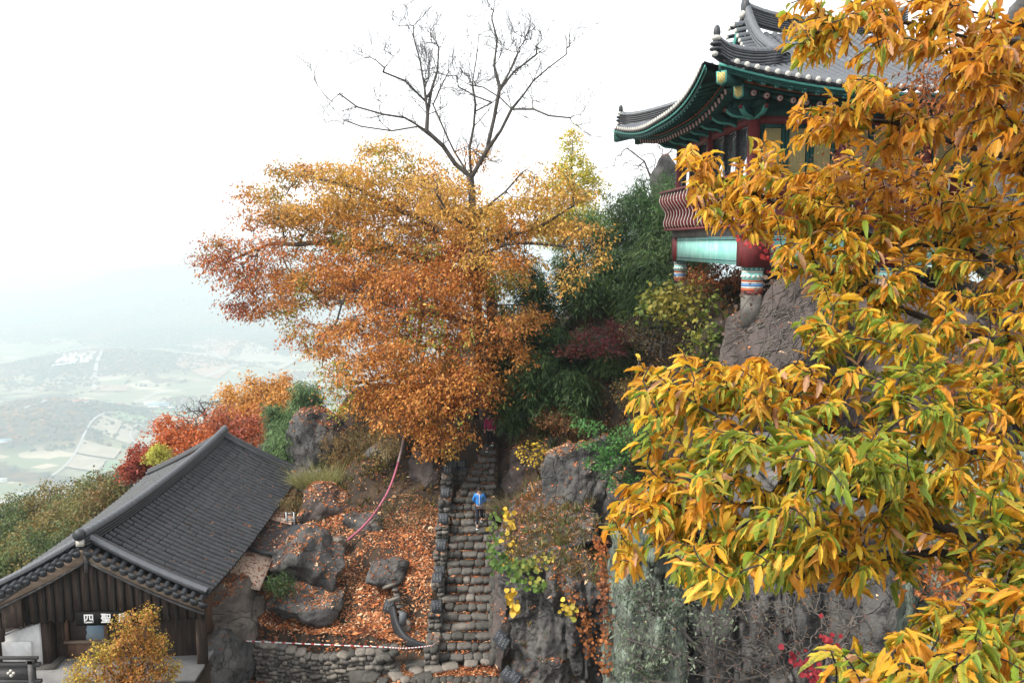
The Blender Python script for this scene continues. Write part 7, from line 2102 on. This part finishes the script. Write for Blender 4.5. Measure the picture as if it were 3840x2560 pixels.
def tuft(name, label, c, r, n, L, cols):
    th = rng.random(n) * math.tau; rr = rng.random(n) ** .5 * r
    P = np.stack([c[0] + rr * np.cos(th), c[1] + rr * np.sin(th) * .6, c[2] + 0 * th], 1)
    Dv = np.stack([np.cos(th) * .6 + rng.normal(0, .3, n) - .25, np.sin(th) * .4 + rng.normal(0, .3, n), rng.uniform(.4, 1.3, n)], 1)
    LL = L * np.exp(rng.normal(0, .3, n))
    V = np.array([[0, .5, 0], [0, -.5, 0], [.4, -.4, .05], [.4, .4, .05], [.75, .25, -.03], [.75, -.25, -.03], [1, 0, -.2]]); Fq = np.array([[0, 1, 2, 3], [3, 2, 5, 4], [4, 5, 6, 6]])
    tm = (V, np.array([[0, 1, 2], [0, 2, 3], [3, 2, 5], [3, 5, 4], [4, 5, 6]]))
    o = leaf_cloud(name, P, Dv, rng.normal(0, .3, (n, 3)) + np.array([[0, 0, 1.]]), LL, .014, palette(n, cols, None, 1, .25), tmpl=tm)
    setp(o, label, 'grass')
tuft('grass_tuft', 'long drooping green and straw grass tuft on the bank right of the hall roof', D(735, 1118, 34.2), 1.0, 1500, .85, [(.12, .17, .04), (.28, .28, .10), (.40, .32, .16)])
tuft('grass_tuft', 'pale dry grass on the rock mound right of the stair', D(1180, 1165, 30.5) - Vector((0, 0, .2)), .9, 1600, .55, [(.22, .17, .10), (.14, .13, .06), (.30, .22, .13)])
tuft('grass_tuft', 'olive grass tuft in the middle of the leafy ledge', D(1240, 1255, 28.6), .8, 900, .5, [(.10, .13, .04), (.20, .18, .07)])
tuft('grass_tuft', 'small green grass tuft at the right end of the leafy ledge', D(1320, 1290, 27.4), .4, 400, .45, [(.06, .13, .03), (.14, .18, .05)])
# creeper with round leaves down the rock edge beside the stair
def creeper(name, label, path, width, n, L, cols, seed=0, dens=None):
    t = thing(name, label, 'creeper', path[0]); p0 = Vector(path[0]); pts = curve_pts(path, 6)
    mb = MB(); mb.tube([p - p0 for p in pts], .012, n=4); mb.build('stem', M_twig, t)
    k = rng.integers(0, len(pts) - 1, n); P = np.array([list(pts[i]) for i in k]) - np.array(p0) + np.stack([rng.normal(0, width, n), rng.normal(-.06, .08, n), rng.normal(0, .12, n)], 1)
    Dv = np.stack([rng.normal(0, .6, n), rng.normal(-.3, .3, n), -rng.uniform(.2, 1.1, n)], 1); N = np.stack([rng.normal(0, .4, n), -np.ones(n), rng.normal(.6, .3, n)], 1)
    LL = L * np.exp(rng.normal(0, .25, n)); leaf_cloud('leaves', P, Dv, N, LL, LL * .95, palette(n, cols, P, 1.3, .15), parent=t, tmpl=T_ROUND)
VG = [(.09, .16, .03), (.16, .23, .05), (.07, .13, .03), (.48, .36, .05), (.55, .38, .04)]
creeper('round_leaf_creeper', 'yellow and green round leaved creeper trailing down beside the stair', [D(1140, 1165, 29.5), D(1136, 1215, 28.4), D(1132, 1260, 27.4), D(1130, 1295, 26.4)], .12, 70, .13, VG)
creeper('round_leaf_creeper', 'yellow leaved creeper strand just right of the stair creeper', [D(1165, 1170, 29.0), D(1170, 1215, 28.2), D(1172, 1260, 27.0), D(1165, 1290, 26.0)], .10, 40, .17, [(.70, .46, .04), (.62, .40, .04), (.3, .34, .05)])
creeper('green_creeper', 'bright green creeper clump spreading over the top of the rock wall', [D(1150, 1275, 26.0), D(1180, 1300, 25.2), D(1210, 1330, 24.8), D(1240, 1345, 24.7)], .22, 130, .125, [(.06, .13, .02), (.11, .19, .03), (.36, .30, .05)])
creeper('green_creeper', 'yellow green creeper patch at the rock wall rim further right', [D(1200, 1290, 25.6), D(1235, 1290, 25.4), D(1265, 1270, 26)], .2, 80, .12, [(.12, .19, .04), (.42, .32, .05), (.08, .14, .03)])
creeper('yellow_creeper', 'yellow leaf strand hanging low on the dark rock wall', [D(1172, 1355, 24.6), D(1180, 1385, 24.5), D(1186, 1405, 24.5)], .08, 26, .16, [(.70, .44, .04), (.6, .35, .04)])
creeper('rust_creeper', 'rust brown withered creeper on the right side of the dark rock wall', [D(1290, 1330, 24.6), D(1330, 1390, 24.4), D(1350, 1450, 24.3), D(1365, 1500, 24.3)], .15, 200, .075, [(.22, .08, .02), (.38, .13, .03), (.16, .06, .03)])
creeper('rust_creeper', 'rust brown withered creeper along the left edge of the pale cliff', [D(1375, 1230, 18), D(1385, 1330, 17.6), D(1388, 1430, 17.4), D(1390, 1540, 17.3)], .09, 300, .065, [(.28, .08, .02), (.38, .13, .03), (.16, .06, .03)])
creeper('yellow_creeper', 'small yellow and green leaf sprig right of centre on the dark rock wall', [D(1290, 1390, 24.4), D(1310, 1395, 24.4), D(1318, 1420, 24.3)], .1, 30, .13, [(.6, .42, .05), (.16, .26, .04)])

# ------------------------------------------------------------------ shrub and creeper in front of the near cliff
M_twig2 = mk('grey_twig', [(0.3, (0.075, 0.062, 0.055)), (0.7, (0.17, 0.15, 0.135))], scale=8, bump=.2)
GG = [(.07, .10, .05), (.13, .17, .10), (.24, .28, .20), (.05, .075, .04)]
def near_shrub(name, label, base, limbs, blobs, n, per, L, Wd, cols, rmin=.0055):
    return tree(name, label, 'shrub', base, limbs, blobs, n, per, L, Wd, cols, rmin=rmin, length=.18, spread=.06, wander=.14, power=2.4, rmax=.03, bark=M_twig2, tmpl=T_SIMPLE, flatness=.6, droop=.2, shell=.05)
b1 = D(1680, 1640, 13.5)
near_shrub('evergreen_shrub', 'grey green leaved shrub with tangled twigs in front of the pale cliff', b1, [[b1, D(1640, 1530, 13.3), D(1570, 1450, 13.2), D(1490, 1390, 13)], rel(D(1640, 1530, 13.3), D(1560, 1500, 13), D(1450, 1470, 13)), rel(D(1640, 1530, 13.3), D(1640, 1420, 13.3), D(1600, 1330, 13.2)), rel(D(1660, 1600, 13.4), D(1560, 1570, 13), D(1480, 1560, 13))],
           [BL(1480, 1360, 13, .45, .5), BL(1440, 1440, 13, .35, .4, w=.7), BL(1540, 1400, 13, .5, .45), BL(1530, 1500, 13, .55, .4), BL(1460, 1520, 13, .4, .4), BL(1600, 1340, 13.2, .5, .35, w=.8), BL(1640, 1420, 13.2, .5, .4, w=.5), BL(1420, 1340, 13.2, .2, .2, w=.5)], 520, 3, .09, .036, GG)
b2 = D(1850, 1640, 14)
near_shrub('leafless_shrub', 'tangle of grey leafless stems filling the foot of the cliff', b2, [[b2, D(1800, 1540, 13.8), D(1740, 1430, 13.6), D(1700, 1340, 13.5)], rel(b2, D(1830, 1500, 13.8), D(1820, 1400, 13.6), D(1810, 1310, 13.5)), rel(D(1800, 1540, 13.8), D(1700, 1500, 13.4), D(1600, 1470, 13.2)), rel(D(1800, 1540, 13.8), D(1700, 1560, 13.3), D(1580, 1545, 13)), rel(b2, D(1900, 1520, 14), D(1960, 1420, 14), D(2000, 1330, 14))],
           [BL(1720, 1400, 13.6, .9, .7), BL(1800, 1480, 13.6, .9, .7), BL(1640, 1500, 13.3, .7, .5), BL(1900, 1400, 14, .8, .7), BL(1960, 1480, 14, .7, .6), BL(1720, 1540, 13.5, .8, .3)], 900, 1, .06, .03, [(.16, .06, .04), (.10, .10, .06), (.25, .07, .05)], rmin=.0052)
creeper('red_creeper', 'scarlet creeper leaves glowing at the foot of the cliff', [D(1830, 1500, 12), D(1850, 1520, 11.9), D(1870, 1545, 11.8), D(1885, 1570, 11.8)], .08, 70, .075, [(.26, .018, .03), (.34, .03, .04), (.2, .02, .02)])
creeper('red_creeper', 'small cluster of scarlet leaves above the glowing creeper', [D(1885, 1485, 12), D(1905, 1470, 12), D(1900, 1450, 12)], .06, 14, .085, [(.34, .03, .04), (.26, .02, .03)])
creeper('red_creeper', 'red creeper on the near red column of the temple', [D(1720, 545, 24.4), D(1760, 560, 24.3), D(1775, 600, 24.2), D(1790, 620, 24.1)], .22, 60, .11, [(.42, .03, .03), (.30, .02, .02)])
creeper('dry_roots', 'grey matted roots hanging over the temple rock', [D(1790, 640, 22.8), D(1740, 665, 22.8), D(1700, 720, 22.9), D(1690, 800, 23)], .3, 60, .08, [(.12, .08, .06), (.2, .12, .08)])
# matted roots as thin tubes over the temple rock
rt = thing('root_mat', 'tangle of thin grey creeper stems spread over the temple rock', 'roots', D(1760, 650, 22.9))
mb = MB()
def surf_y(x, z): return None
Vr, Fr = ROCKS[[i for i in range(len(ROCKS))][0]]
from mathutils.bvhtree import BVHTree
bvs = [BVHTree.FromPolygons([tuple(v) for v in V], [tuple(f) for f in Fc.tolist()]) for V, Fc in ROCKS if V[:, 0].mean() > 5]
def hit(x, z, y0=10):
    best = None
    for b_v in bvs:
        h_ = b_v.ray_cast(Vector((x, y0, z)), Vector((0, 1, 0)))
        if h_[0] is not None and (best is None or h_[0].y < best.y): best = h_[0]
    return best
for k in range(150):
    x = rs.uniform(6.6, 9.8); z = rs.uniform(-3.2, -1.0); pts = []
    dx, dz = rs.gauss(-.06, .07), rs.uniform(-.16, -.05)
    for q in range(rs.randrange(6, 15)):
        h_ = hit(x, z, 18)
        if h_ is None: break
        pts.append(h_ + Vector((0, -.03, 0)) - rt.location); x += dx + rs.gauss(0, .05); z += dz + rs.gauss(0, .03)
    if len(pts) > 2 and max((pts[i] - pts[i + 1]).length for i in range(len(pts) - 1)) < .8: mb.tube(pts, rs.uniform(.008, .018), n=3, caps=False)
mb.build('stems', M_twig2, rt)['kind'] = 'stuff'
# ------------------------------------------------------------------ the chestnut tree in the foreground
ct = thing('chestnut_tree', 'foreground chestnut tree with long serrated yellow and green leaves filling the right side', 'tree', (4.9, 4.6, -10.5))
cb = Vector((4.9, 4.6, -10.5))
def CB(dx, dy, r, Y): return (dx, dy, r, Y)
# clusters: display pixel position, radius in display pixels, depth, greenness
cl = [(1850, 50, 62, 5.4, .2), (1945, 70, 80, 5.3, .15), (2060, 50, 90, 5.2, .05), (2190, 40, 100, 5.0, .05), (2300, 90, 80, 4.9, .0),  (1830, 100, 34, 5.6, .3), (2310, 180, 70, 5.0, .0), (1990, 175, 38, 5.0, .0),
      (2240, 150, 70, 4.9, .0),
      (1865, 285, 50, 5.8, .05), (1930, 245, 60, 5.8, .1), (2010, 225, 60, 5.8, .1), (2090, 260, 60, 5.6, .0), (1960, 290, 50, 5.8, .1), (2230, 240, 80, 5.0, .0), (2310, 300, 80, 4.9, .05), (2150, 310, 60, 5.2, .05), (2060, 330, 50, 5.8, .1),
      (1590, 360, 42, 6.4, .0), (1650, 400, 60, 6.3, .05), (1620, 440, 45, 6.2, .05), (1720, 400, 60, 6.3, .1), (1775, 350, 34, 6.4, .1), (1690, 460, 55, 6.1, .1), (1800, 430, 60, 6.2, .1), (1650, 490, 36, 6.0, .0), (1870, 400, 50, 6.3, .05), (1940, 400, 60, 6.3, .0), (2040, 420, 70, 6.2, .0),
      (1860, 490, 70, 6.0, .15), (1960, 500, 80, 6.0, .15), (2070, 500, 80, 6.0, .1), (2170, 430, 80, 6.0, .05), (2270, 430, 80, 5.6, .1), (2330, 520, 60, 5.4, .05), (1760, 510, 50, 6.0, .05), (2200, 520, 70, 5.9, .15),
      (1830, 580, 60, 5.8, .15), (1920, 600, 80, 5.8, .2), (2030, 610, 90, 5.8, .15), (2150, 610, 80, 5.8, .15), (2270, 610, 80, 5.6, .1), (1900, 690, 60, 5.4, .3), (1990, 700, 80, 5.6, .25), (2100, 710, 80, 5.6, .2), (2220, 720, 80, 5.6, .15), (2320, 700, 60, 5.2, .15),
      (1870, 740, 44, 5.0, .35), (1950, 780, 70, 5.2, .45), (2050, 810, 80, 5.0, .5), (2170, 810, 80, 5.4, .25), (2290, 820, 70, 5.2, .3), (2120, 900, 80, 4.6, .55), (2230, 910, 80, 4.9, .25), (2320, 930, 60, 4.7, .2), (2200, 1000, 60, 4.6, .05), (2300, 1030, 60, 4.6, .05), (2140, 980, 50, 4.4, .5),
      (1500, 840, 42, 5.0, .05), (1560, 860, 50, 4.9, .1), (1490, 900, 40, 4.8, .2), (1530, 940, 50, 4.7, .35), (1500, 990, 44, 4.6, .35), (1600, 930, 60, 4.7, .2), (1640, 850, 36, 5.0, .0), (1740, 860, 55, 5.0, .0), (1800, 870, 55, 5.0, .05), (1680, 920, 60, 4.8, .25), (1770, 930, 70, 4.7, .25),
      (1870, 880, 70, 4.9, .1), (1960, 900, 70, 4.9, .2), (1590, 1020, 60, 4.4, .5), (1680, 1010, 60, 4.3, .55), (1780, 1010, 70, 4.2, .6), (1880, 1000, 80, 4.4, .5), (1980, 1000, 70, 4.4, .5), (2070, 1060, 50, 4.2, .6), (1950, 1060, 70, 4.1, .75), (2030, 1100, 60, 4.1, .65), (1870, 1080, 60, 4.2, .55), (1640, 1090, 50, 4.3, .3),
      (1500, 1090, 45, 5.0, .05), (1450, 1140, 40, 5.0, .05), (1420, 1200, 36, 4.9, .1), (1530, 1130, 60, 4.9, .1), (1480, 1190, 50, 4.8, .2), (1460, 1270, 34, 4.6, .05), (1440, 1300, 22, 4.6, .0), (1520, 1260, 45, 4.5, .35), (1560, 1200, 55, 4.7, .15), (1640, 1160, 60, 4.5, .2), (1720, 1130, 60, 4.3, .35), (1620, 1250, 50, 4.3, .1), (1590, 1300, 50, 4.0, .35), (1640, 1330, 50, 3.9, .5), (1680, 1260, 55, 4.0, .45),
      (1740, 1220, 60, 4.0, .5), (1800, 1180, 60, 4.0, .4), (1770, 1290, 45, 4.0, .4), (1850, 1230, 55, 4.1, .25), (1850, 1310, 30, 4.2, .1), (1920, 1190, 60, 4.2, .1), (1930, 1270, 45, 4.2, .15), (2000, 1230, 50, 4.4, .1), (2080, 1180, 60, 4.4, .15), (2170, 1170, 70, 4.6, .15), (2130, 1090, 50, 4.4, .4), (1950, 1330, 22, 4.2, .3), (2180, 1100, 50, 4.2, .35),
      (2250, 1110, 70, 4.4, .3), (2320, 1140, 60, 4.2, .4), (2310, 1230, 50, 4.2, .5), (2080, 1290, 36, 4.3, .4), (2230, 1290, 50, 4.2, .3), (2300, 1330, 60, 4.0, .45), (2240, 1380, 60, 3.9, .35), (2320, 1420, 60, 3.7, .5), (2160, 1400, 30, 4.0, .2), (2050, 1450, 40, 3.9, .25), (2110, 1440, 34, 3.9, .35), (2200, 1460, 50, 3.6, .4), (2280, 1480, 60, 3.5, .4), (2330, 1540, 50, 3.4, .5),
      (1930, 1500, 26, 3.5, .5), (1985, 1530, 44, 3.4, .45), (2060, 1540, 50, 3.4, .35), (2150, 1540, 60, 3.3, .4), (2230, 1560, 60, 3.3, .45), (1900, 1560, 30, 3.4, .3), (2030, 1600, 60, 3.2, .4), (2180, 1640, 70, 3.2, .4), (2320, 1640, 70, 3.2, .4), (2420, 400, 90, 5, .1), (2420, 650, 90, 5, .1), (2440, 900, 90, 4.8, .2), (2420, 1150, 90, 4.3, .3), (2420, 1400, 90, 3.8, .4), (2420, 150, 90, 5, .0)]
tips_ = []; gr_ = []; og_ = []
for dx, dy, r, Y, g in cl:
    n = max(3, int((r / 27) ** 2 * (2.7 if Y > 5.6 else (2.0 if dy < 320 else 1.9)) + 1.6))
    for q in range(n):
        a = rs.uniform(0, math.tau); q_ = rs.random() ** .5 * r
        tips_.append(list(D(dx + math.cos(a) * q_, dy + math.sin(a) * q_, Y + rs.gauss(0, .22)))); gr_.append(g); og_.append(dy < 430 and dx > 1960)
tips_ = np.array(tips_); gr_ = np.array(gr_)
tk = [cb, Vector((4.8, 4.7, -7.5)), Vector((4.7, 4.8, -4.5)), Vector((4.6, 4.9, -2.2)), Vector((4.7, 5.0, .2)), Vector((4.6, 5.0, 2.2))]
lm = [tk,
      rel(Vector((4.6, 4.9, -2.9)), D(2352, 1250, 4.8), D(2200, 1225, 4.6), D(2080, 1170, 4.5), D(1960, 1130, 4.5), D(1800, 1100, 4.5)),
      rel(Vector((4.6, 4.9, -3.2)), D(2352, 1300, 4.7), D(2150, 1265, 4.5), D(2000, 1290, 4.4), D(1850, 1270, 4.3), D(1700, 1200, 4.5), D(1560, 1160, 4.8)),
      rel(Vector((4.6, 4.9, -1.6)), D(2352, 1020, 4.9), D(2150, 1050, 4.7), D(2000, 1010, 4.7), D(1800, 960, 4.8), D(1650, 900, 4.9)),
      rel(Vector((4.65, 5, .0)), D(2352, 640, 5.4), D(2200, 560, 5.8), D(2050, 560, 6.0), D(1880, 500, 6.2), D(1720, 440, 6.3), D(1620, 390, 6.4)),
      rel(Vector((4.65, 5, -.8)), D(2352, 800, 5.3), D(2200, 760, 5.6), D(2050, 700, 5.7), D(1930, 620, 5.8)),
      rel(Vector((4.65, 5, 1.2)), D(2352, 370, 5.2), D(2200, 330, 5.5), D(2050, 280, 5.7), D(1940, 270, 5.8)),
      rel(Vector((4.6, 5, 2.2)), D(2352, 100, 5.1), D(2230, 90, 5.1), D(2130, 60, 5.2), D(2020, 40, 5.3), D(1900, 60, 5.4)),
      rel(Vector((4.6, 5, 2.0)), D(2352, 60, 5.0), D(2250, 30, 5.0), D(2170, 10, 5.0)),
      rel(Vector((4.6, 4.9, -3.6)), D(2352, 1450, 4.0), D(2250, 1480, 3.8), D(2120, 1520, 3.6), D(2000, 1540, 3.5))]
A, par, r_3, tps = grow(lm, tips_, wander=.07, rmin=.0042, power=2.5, rmax=.16, sag=.04)
order = np.argsort([np.min(np.linalg.norm(np.array([n for n in A[:1]]) - t, axis=1)) for t in tips_[:1]]) if False else None
bA = np.array(cb)
M_bark_dk = mk('chestnut_bark', [(0.3, (0.018, 0.015, 0.012)), (0.6, (0.05, 0.042, 0.036)), (0.85, (0.09, 0.08, 0.07))], scale=9, stretch=(1, 1, .4), bump=.8, bscale=40)
branch_mesh('trunk', A - bA, par, r_3, M_bark_dk, nmax=10, parent=ct)
# leaves: alternate along each shoot, hanging and radiating from the tip
LP = []; LD = []; LN = []; LC = []; LE = []; LLn = []
Tp = A[tps]
ymap = {}
for i, p in enumerate(Tp):
    j = int(np.argmin(np.sum((tips_ - p) ** 2, axis=1))); g = gr_[j]; og = og_[j]
    base = A[par[tps[i]]]; d = p - base; d = d / (np.linalg.norm(d) + 1e-6)
    d = d + np.array([-.35, -.1, .05]); d /= np.linalg.norm(d)
    m = rs.randrange(8, 13)
    hue = rs.random()
    side = np.cross(d, [0, 0, 1.]); side /= np.linalg.norm(side) + 1e-6
    for q in range(m):
        s = q / (m - 1)
        pos = p - d * (1 - s) * .22
        sgn = 1 if q % 2 else -1
        out = side * sgn * rs.uniform(.45, 1.0) * (1 - .45 * s) + d * (rs.uniform(.35, .8) + s * .6) + np.array([0, 0, -rs.uniform(.25, .95)]) + np.array([rs.gauss(0, .18), rs.gauss(0, .25), rs.gauss(0, .15)])
        L_ = rs.uniform(.07, .15) * (1.0 if s < .85 else .75)
        LP.append(pos); LD.append(out); LN.append(np.array([rs.gauss(0, .4), rs.gauss(-.25, .4), 1.0])); LLn.append(L_)
        gg = rs.random()
        if gg < g * 1.25:                     # still green, yellow at the rim
            c = np.array([.17, .27, .03]) * rs.uniform(.6, 1.35) + np.array([.07, .03, 0]) * rs.random(); e = np.array([.72, .54, .06]) * rs.uniform(.6, 1.1)
            if rs.random() < .45: e = c * 1.35
        elif gg < g * 1.25 + .10: 
            c = np.array([.48, .42, .04]) * rs.uniform(.8, 1.2); e = np.array([.70, .38, .04])
        else:
            t = rs.random() * .6 + hue * .4
            pal = np.array([[.88, .62, .05], [.88, .56, .04], [.84, .44, .03], [.70, .28, .02], [.90, .72, .10]])
            if og: pal = np.array([[.80, .42, .03], [.84, .50, .04], [.70, .29, .02], [.56, .20, .015], [.86, .58, .06]])
            x = t * 3.99; k = int(x); c = pal[k] * (1 - x + k) + pal[k + 1] * (x - k); c = c * rs.uniform(.75, 1.12)
            e = np.array([.55, .22, .03]) * rs.uniform(.7, 1.2) if rs.random() < .45 else c * .95
            if rs.random() < .05: c = np.array([.66, .38, .22]); e = c * .8
        LC.append(c); LE.append(e)
LP = np.array(LP); LD = np.array(LD); LN = np.array(LN); LC = np.array(LC); LE = np.array(LE); LLn = np.array(LLn)
# the leaves that show largest, one object each; a few leaf shapes are shared through vertex-coloured variants
dist = np.linalg.norm(LP, axis=1)
vis = (np.abs(LP[:, 0] / LP[:, 1]) < .66) & (LP[:, 2] / LP[:, 1] > -.58) & (LP[:, 2] / LP[:, 1] < .32)
size = LLn / dist * vis
ordr = np.argsort(-size); big = ordr[:300]; restl = ordr[300:]
NV = 24
T2 = [tmpl_serrated(8, d_, f_) for d_, f_ in ((.1, .05), (.35, .1), (.55, .2), (-.12, .28), (.25, .02), (.75, .12), (.2, .34), (.45, -.1))]
# split the big ones into colour groups sharing a mesh
Dn = unit(LD); Sn = unit(np.cross(LN, Dn)); Nn = np.cross(Dn, Sn)
grp = {}
feat = LC[big]
cent = feat[rng.choice(len(big), NV, replace=False)]
lab = np.argmin(((feat[:, None] - cent[None]) ** 2).sum(2), axis=1)
for v in range(NV):
    m = np.where(lab == v)[0]
    if not len(m): continue
    T_ = T2[v % 8]
    k = len(T_[0]); mid = big[m[0]]
    V = T_[0] * np.array([1, .27, 1])
    me = np_mesh('leaf', V, T_[1], M_chestnut, True, uv=np.stack([T_[0][:, 0], T_[0][:, 1] + .5], 1), cols={'Col': np.tile(LC[mid], (k, 1)), 'Edge': np.tile(LE[mid], (k, 1))})
    for q in m:
        i = big[q]
        o = link('leaf', me, ct)
        Mx = Matrix(((Dn[i][0], Sn[i][0], Nn[i][0], 0), (Dn[i][1], Sn[i][1], Nn[i][1], 0), (Dn[i][2], Sn[i][2], Nn[i][2], 0), (0, 0, 0, 1)))
        o.matrix_local = Matrix.Translation(Vector((LP[i] - bA).tolist())) @ Mx @ Matrix.Scale(LLn[i], 4)
VV = []; FFl = []; UV = []; CC = []; EE = []; b0_ = 0
for v in range(8):
    m = restl[v::8]; T_ = T2[v]
    V, FFa, k = leaf_arrays(LP[m] - bA, LD[m], LN[m], LLn[m], LLn[m] * rng.uniform(.22, .31, len(m)), T_)
    VV.append(V); FFl.append(FFa + b0_); b0_ += len(V); UV.append(np.tile(np.stack([T_[0][:, 0], T_[0][:, 1] + .5], 1), (len(m), 1))); CC.append(np.repeat(LC[m], k, 0)); EE.append(np.repeat(LE[m], k, 0))
o = link('foliage', np_mesh('foliage', np.concatenate(VV), np.concatenate(FFl), M_chestnut, True, uv=np.concatenate(UV), cols={'Col': np.concatenate(CC), 'Edge': np.concatenate(EE)}), ct)
o['kind'] = 'stuff'
# rusty shrubs behind the chestnut at the right edge
for i, (x, y, Y, rr, lb_) in enumerate(((2180, 200, 10.5, .8, 'rust coloured oak brush in front of the cliff at the top right'), (2300, 260, 10, .9, 'rust coloured brush at the right edge beside the temple roof'), (2000, 400, 13, 1.0, 'reddish dry leaves of a shrub in front of the temple doors'), (2250, 560, 11, .9, 'dry brown brush on the rooty rock at the right'), (2280, 850, 10, .9, 'dry twiggy brush on the rock at the right edge'), (2200, 1330, 9.5, .7, 'red and green brush low behind the chestnut leaves'))):
    shrub('oak_brush', lb_, x, y, Y, rr, rr * .7, 190, 5, .085, .035, [(.26, .07, .02), (.38, .13, .03), (.18, .05, .02), (.10, .12, .03)], rmin=.0035, tmpl=T_SIMPLE, base=(D(x, y, Y).x + .8, Y + .5, D(x, y, Y).z - 1.4))
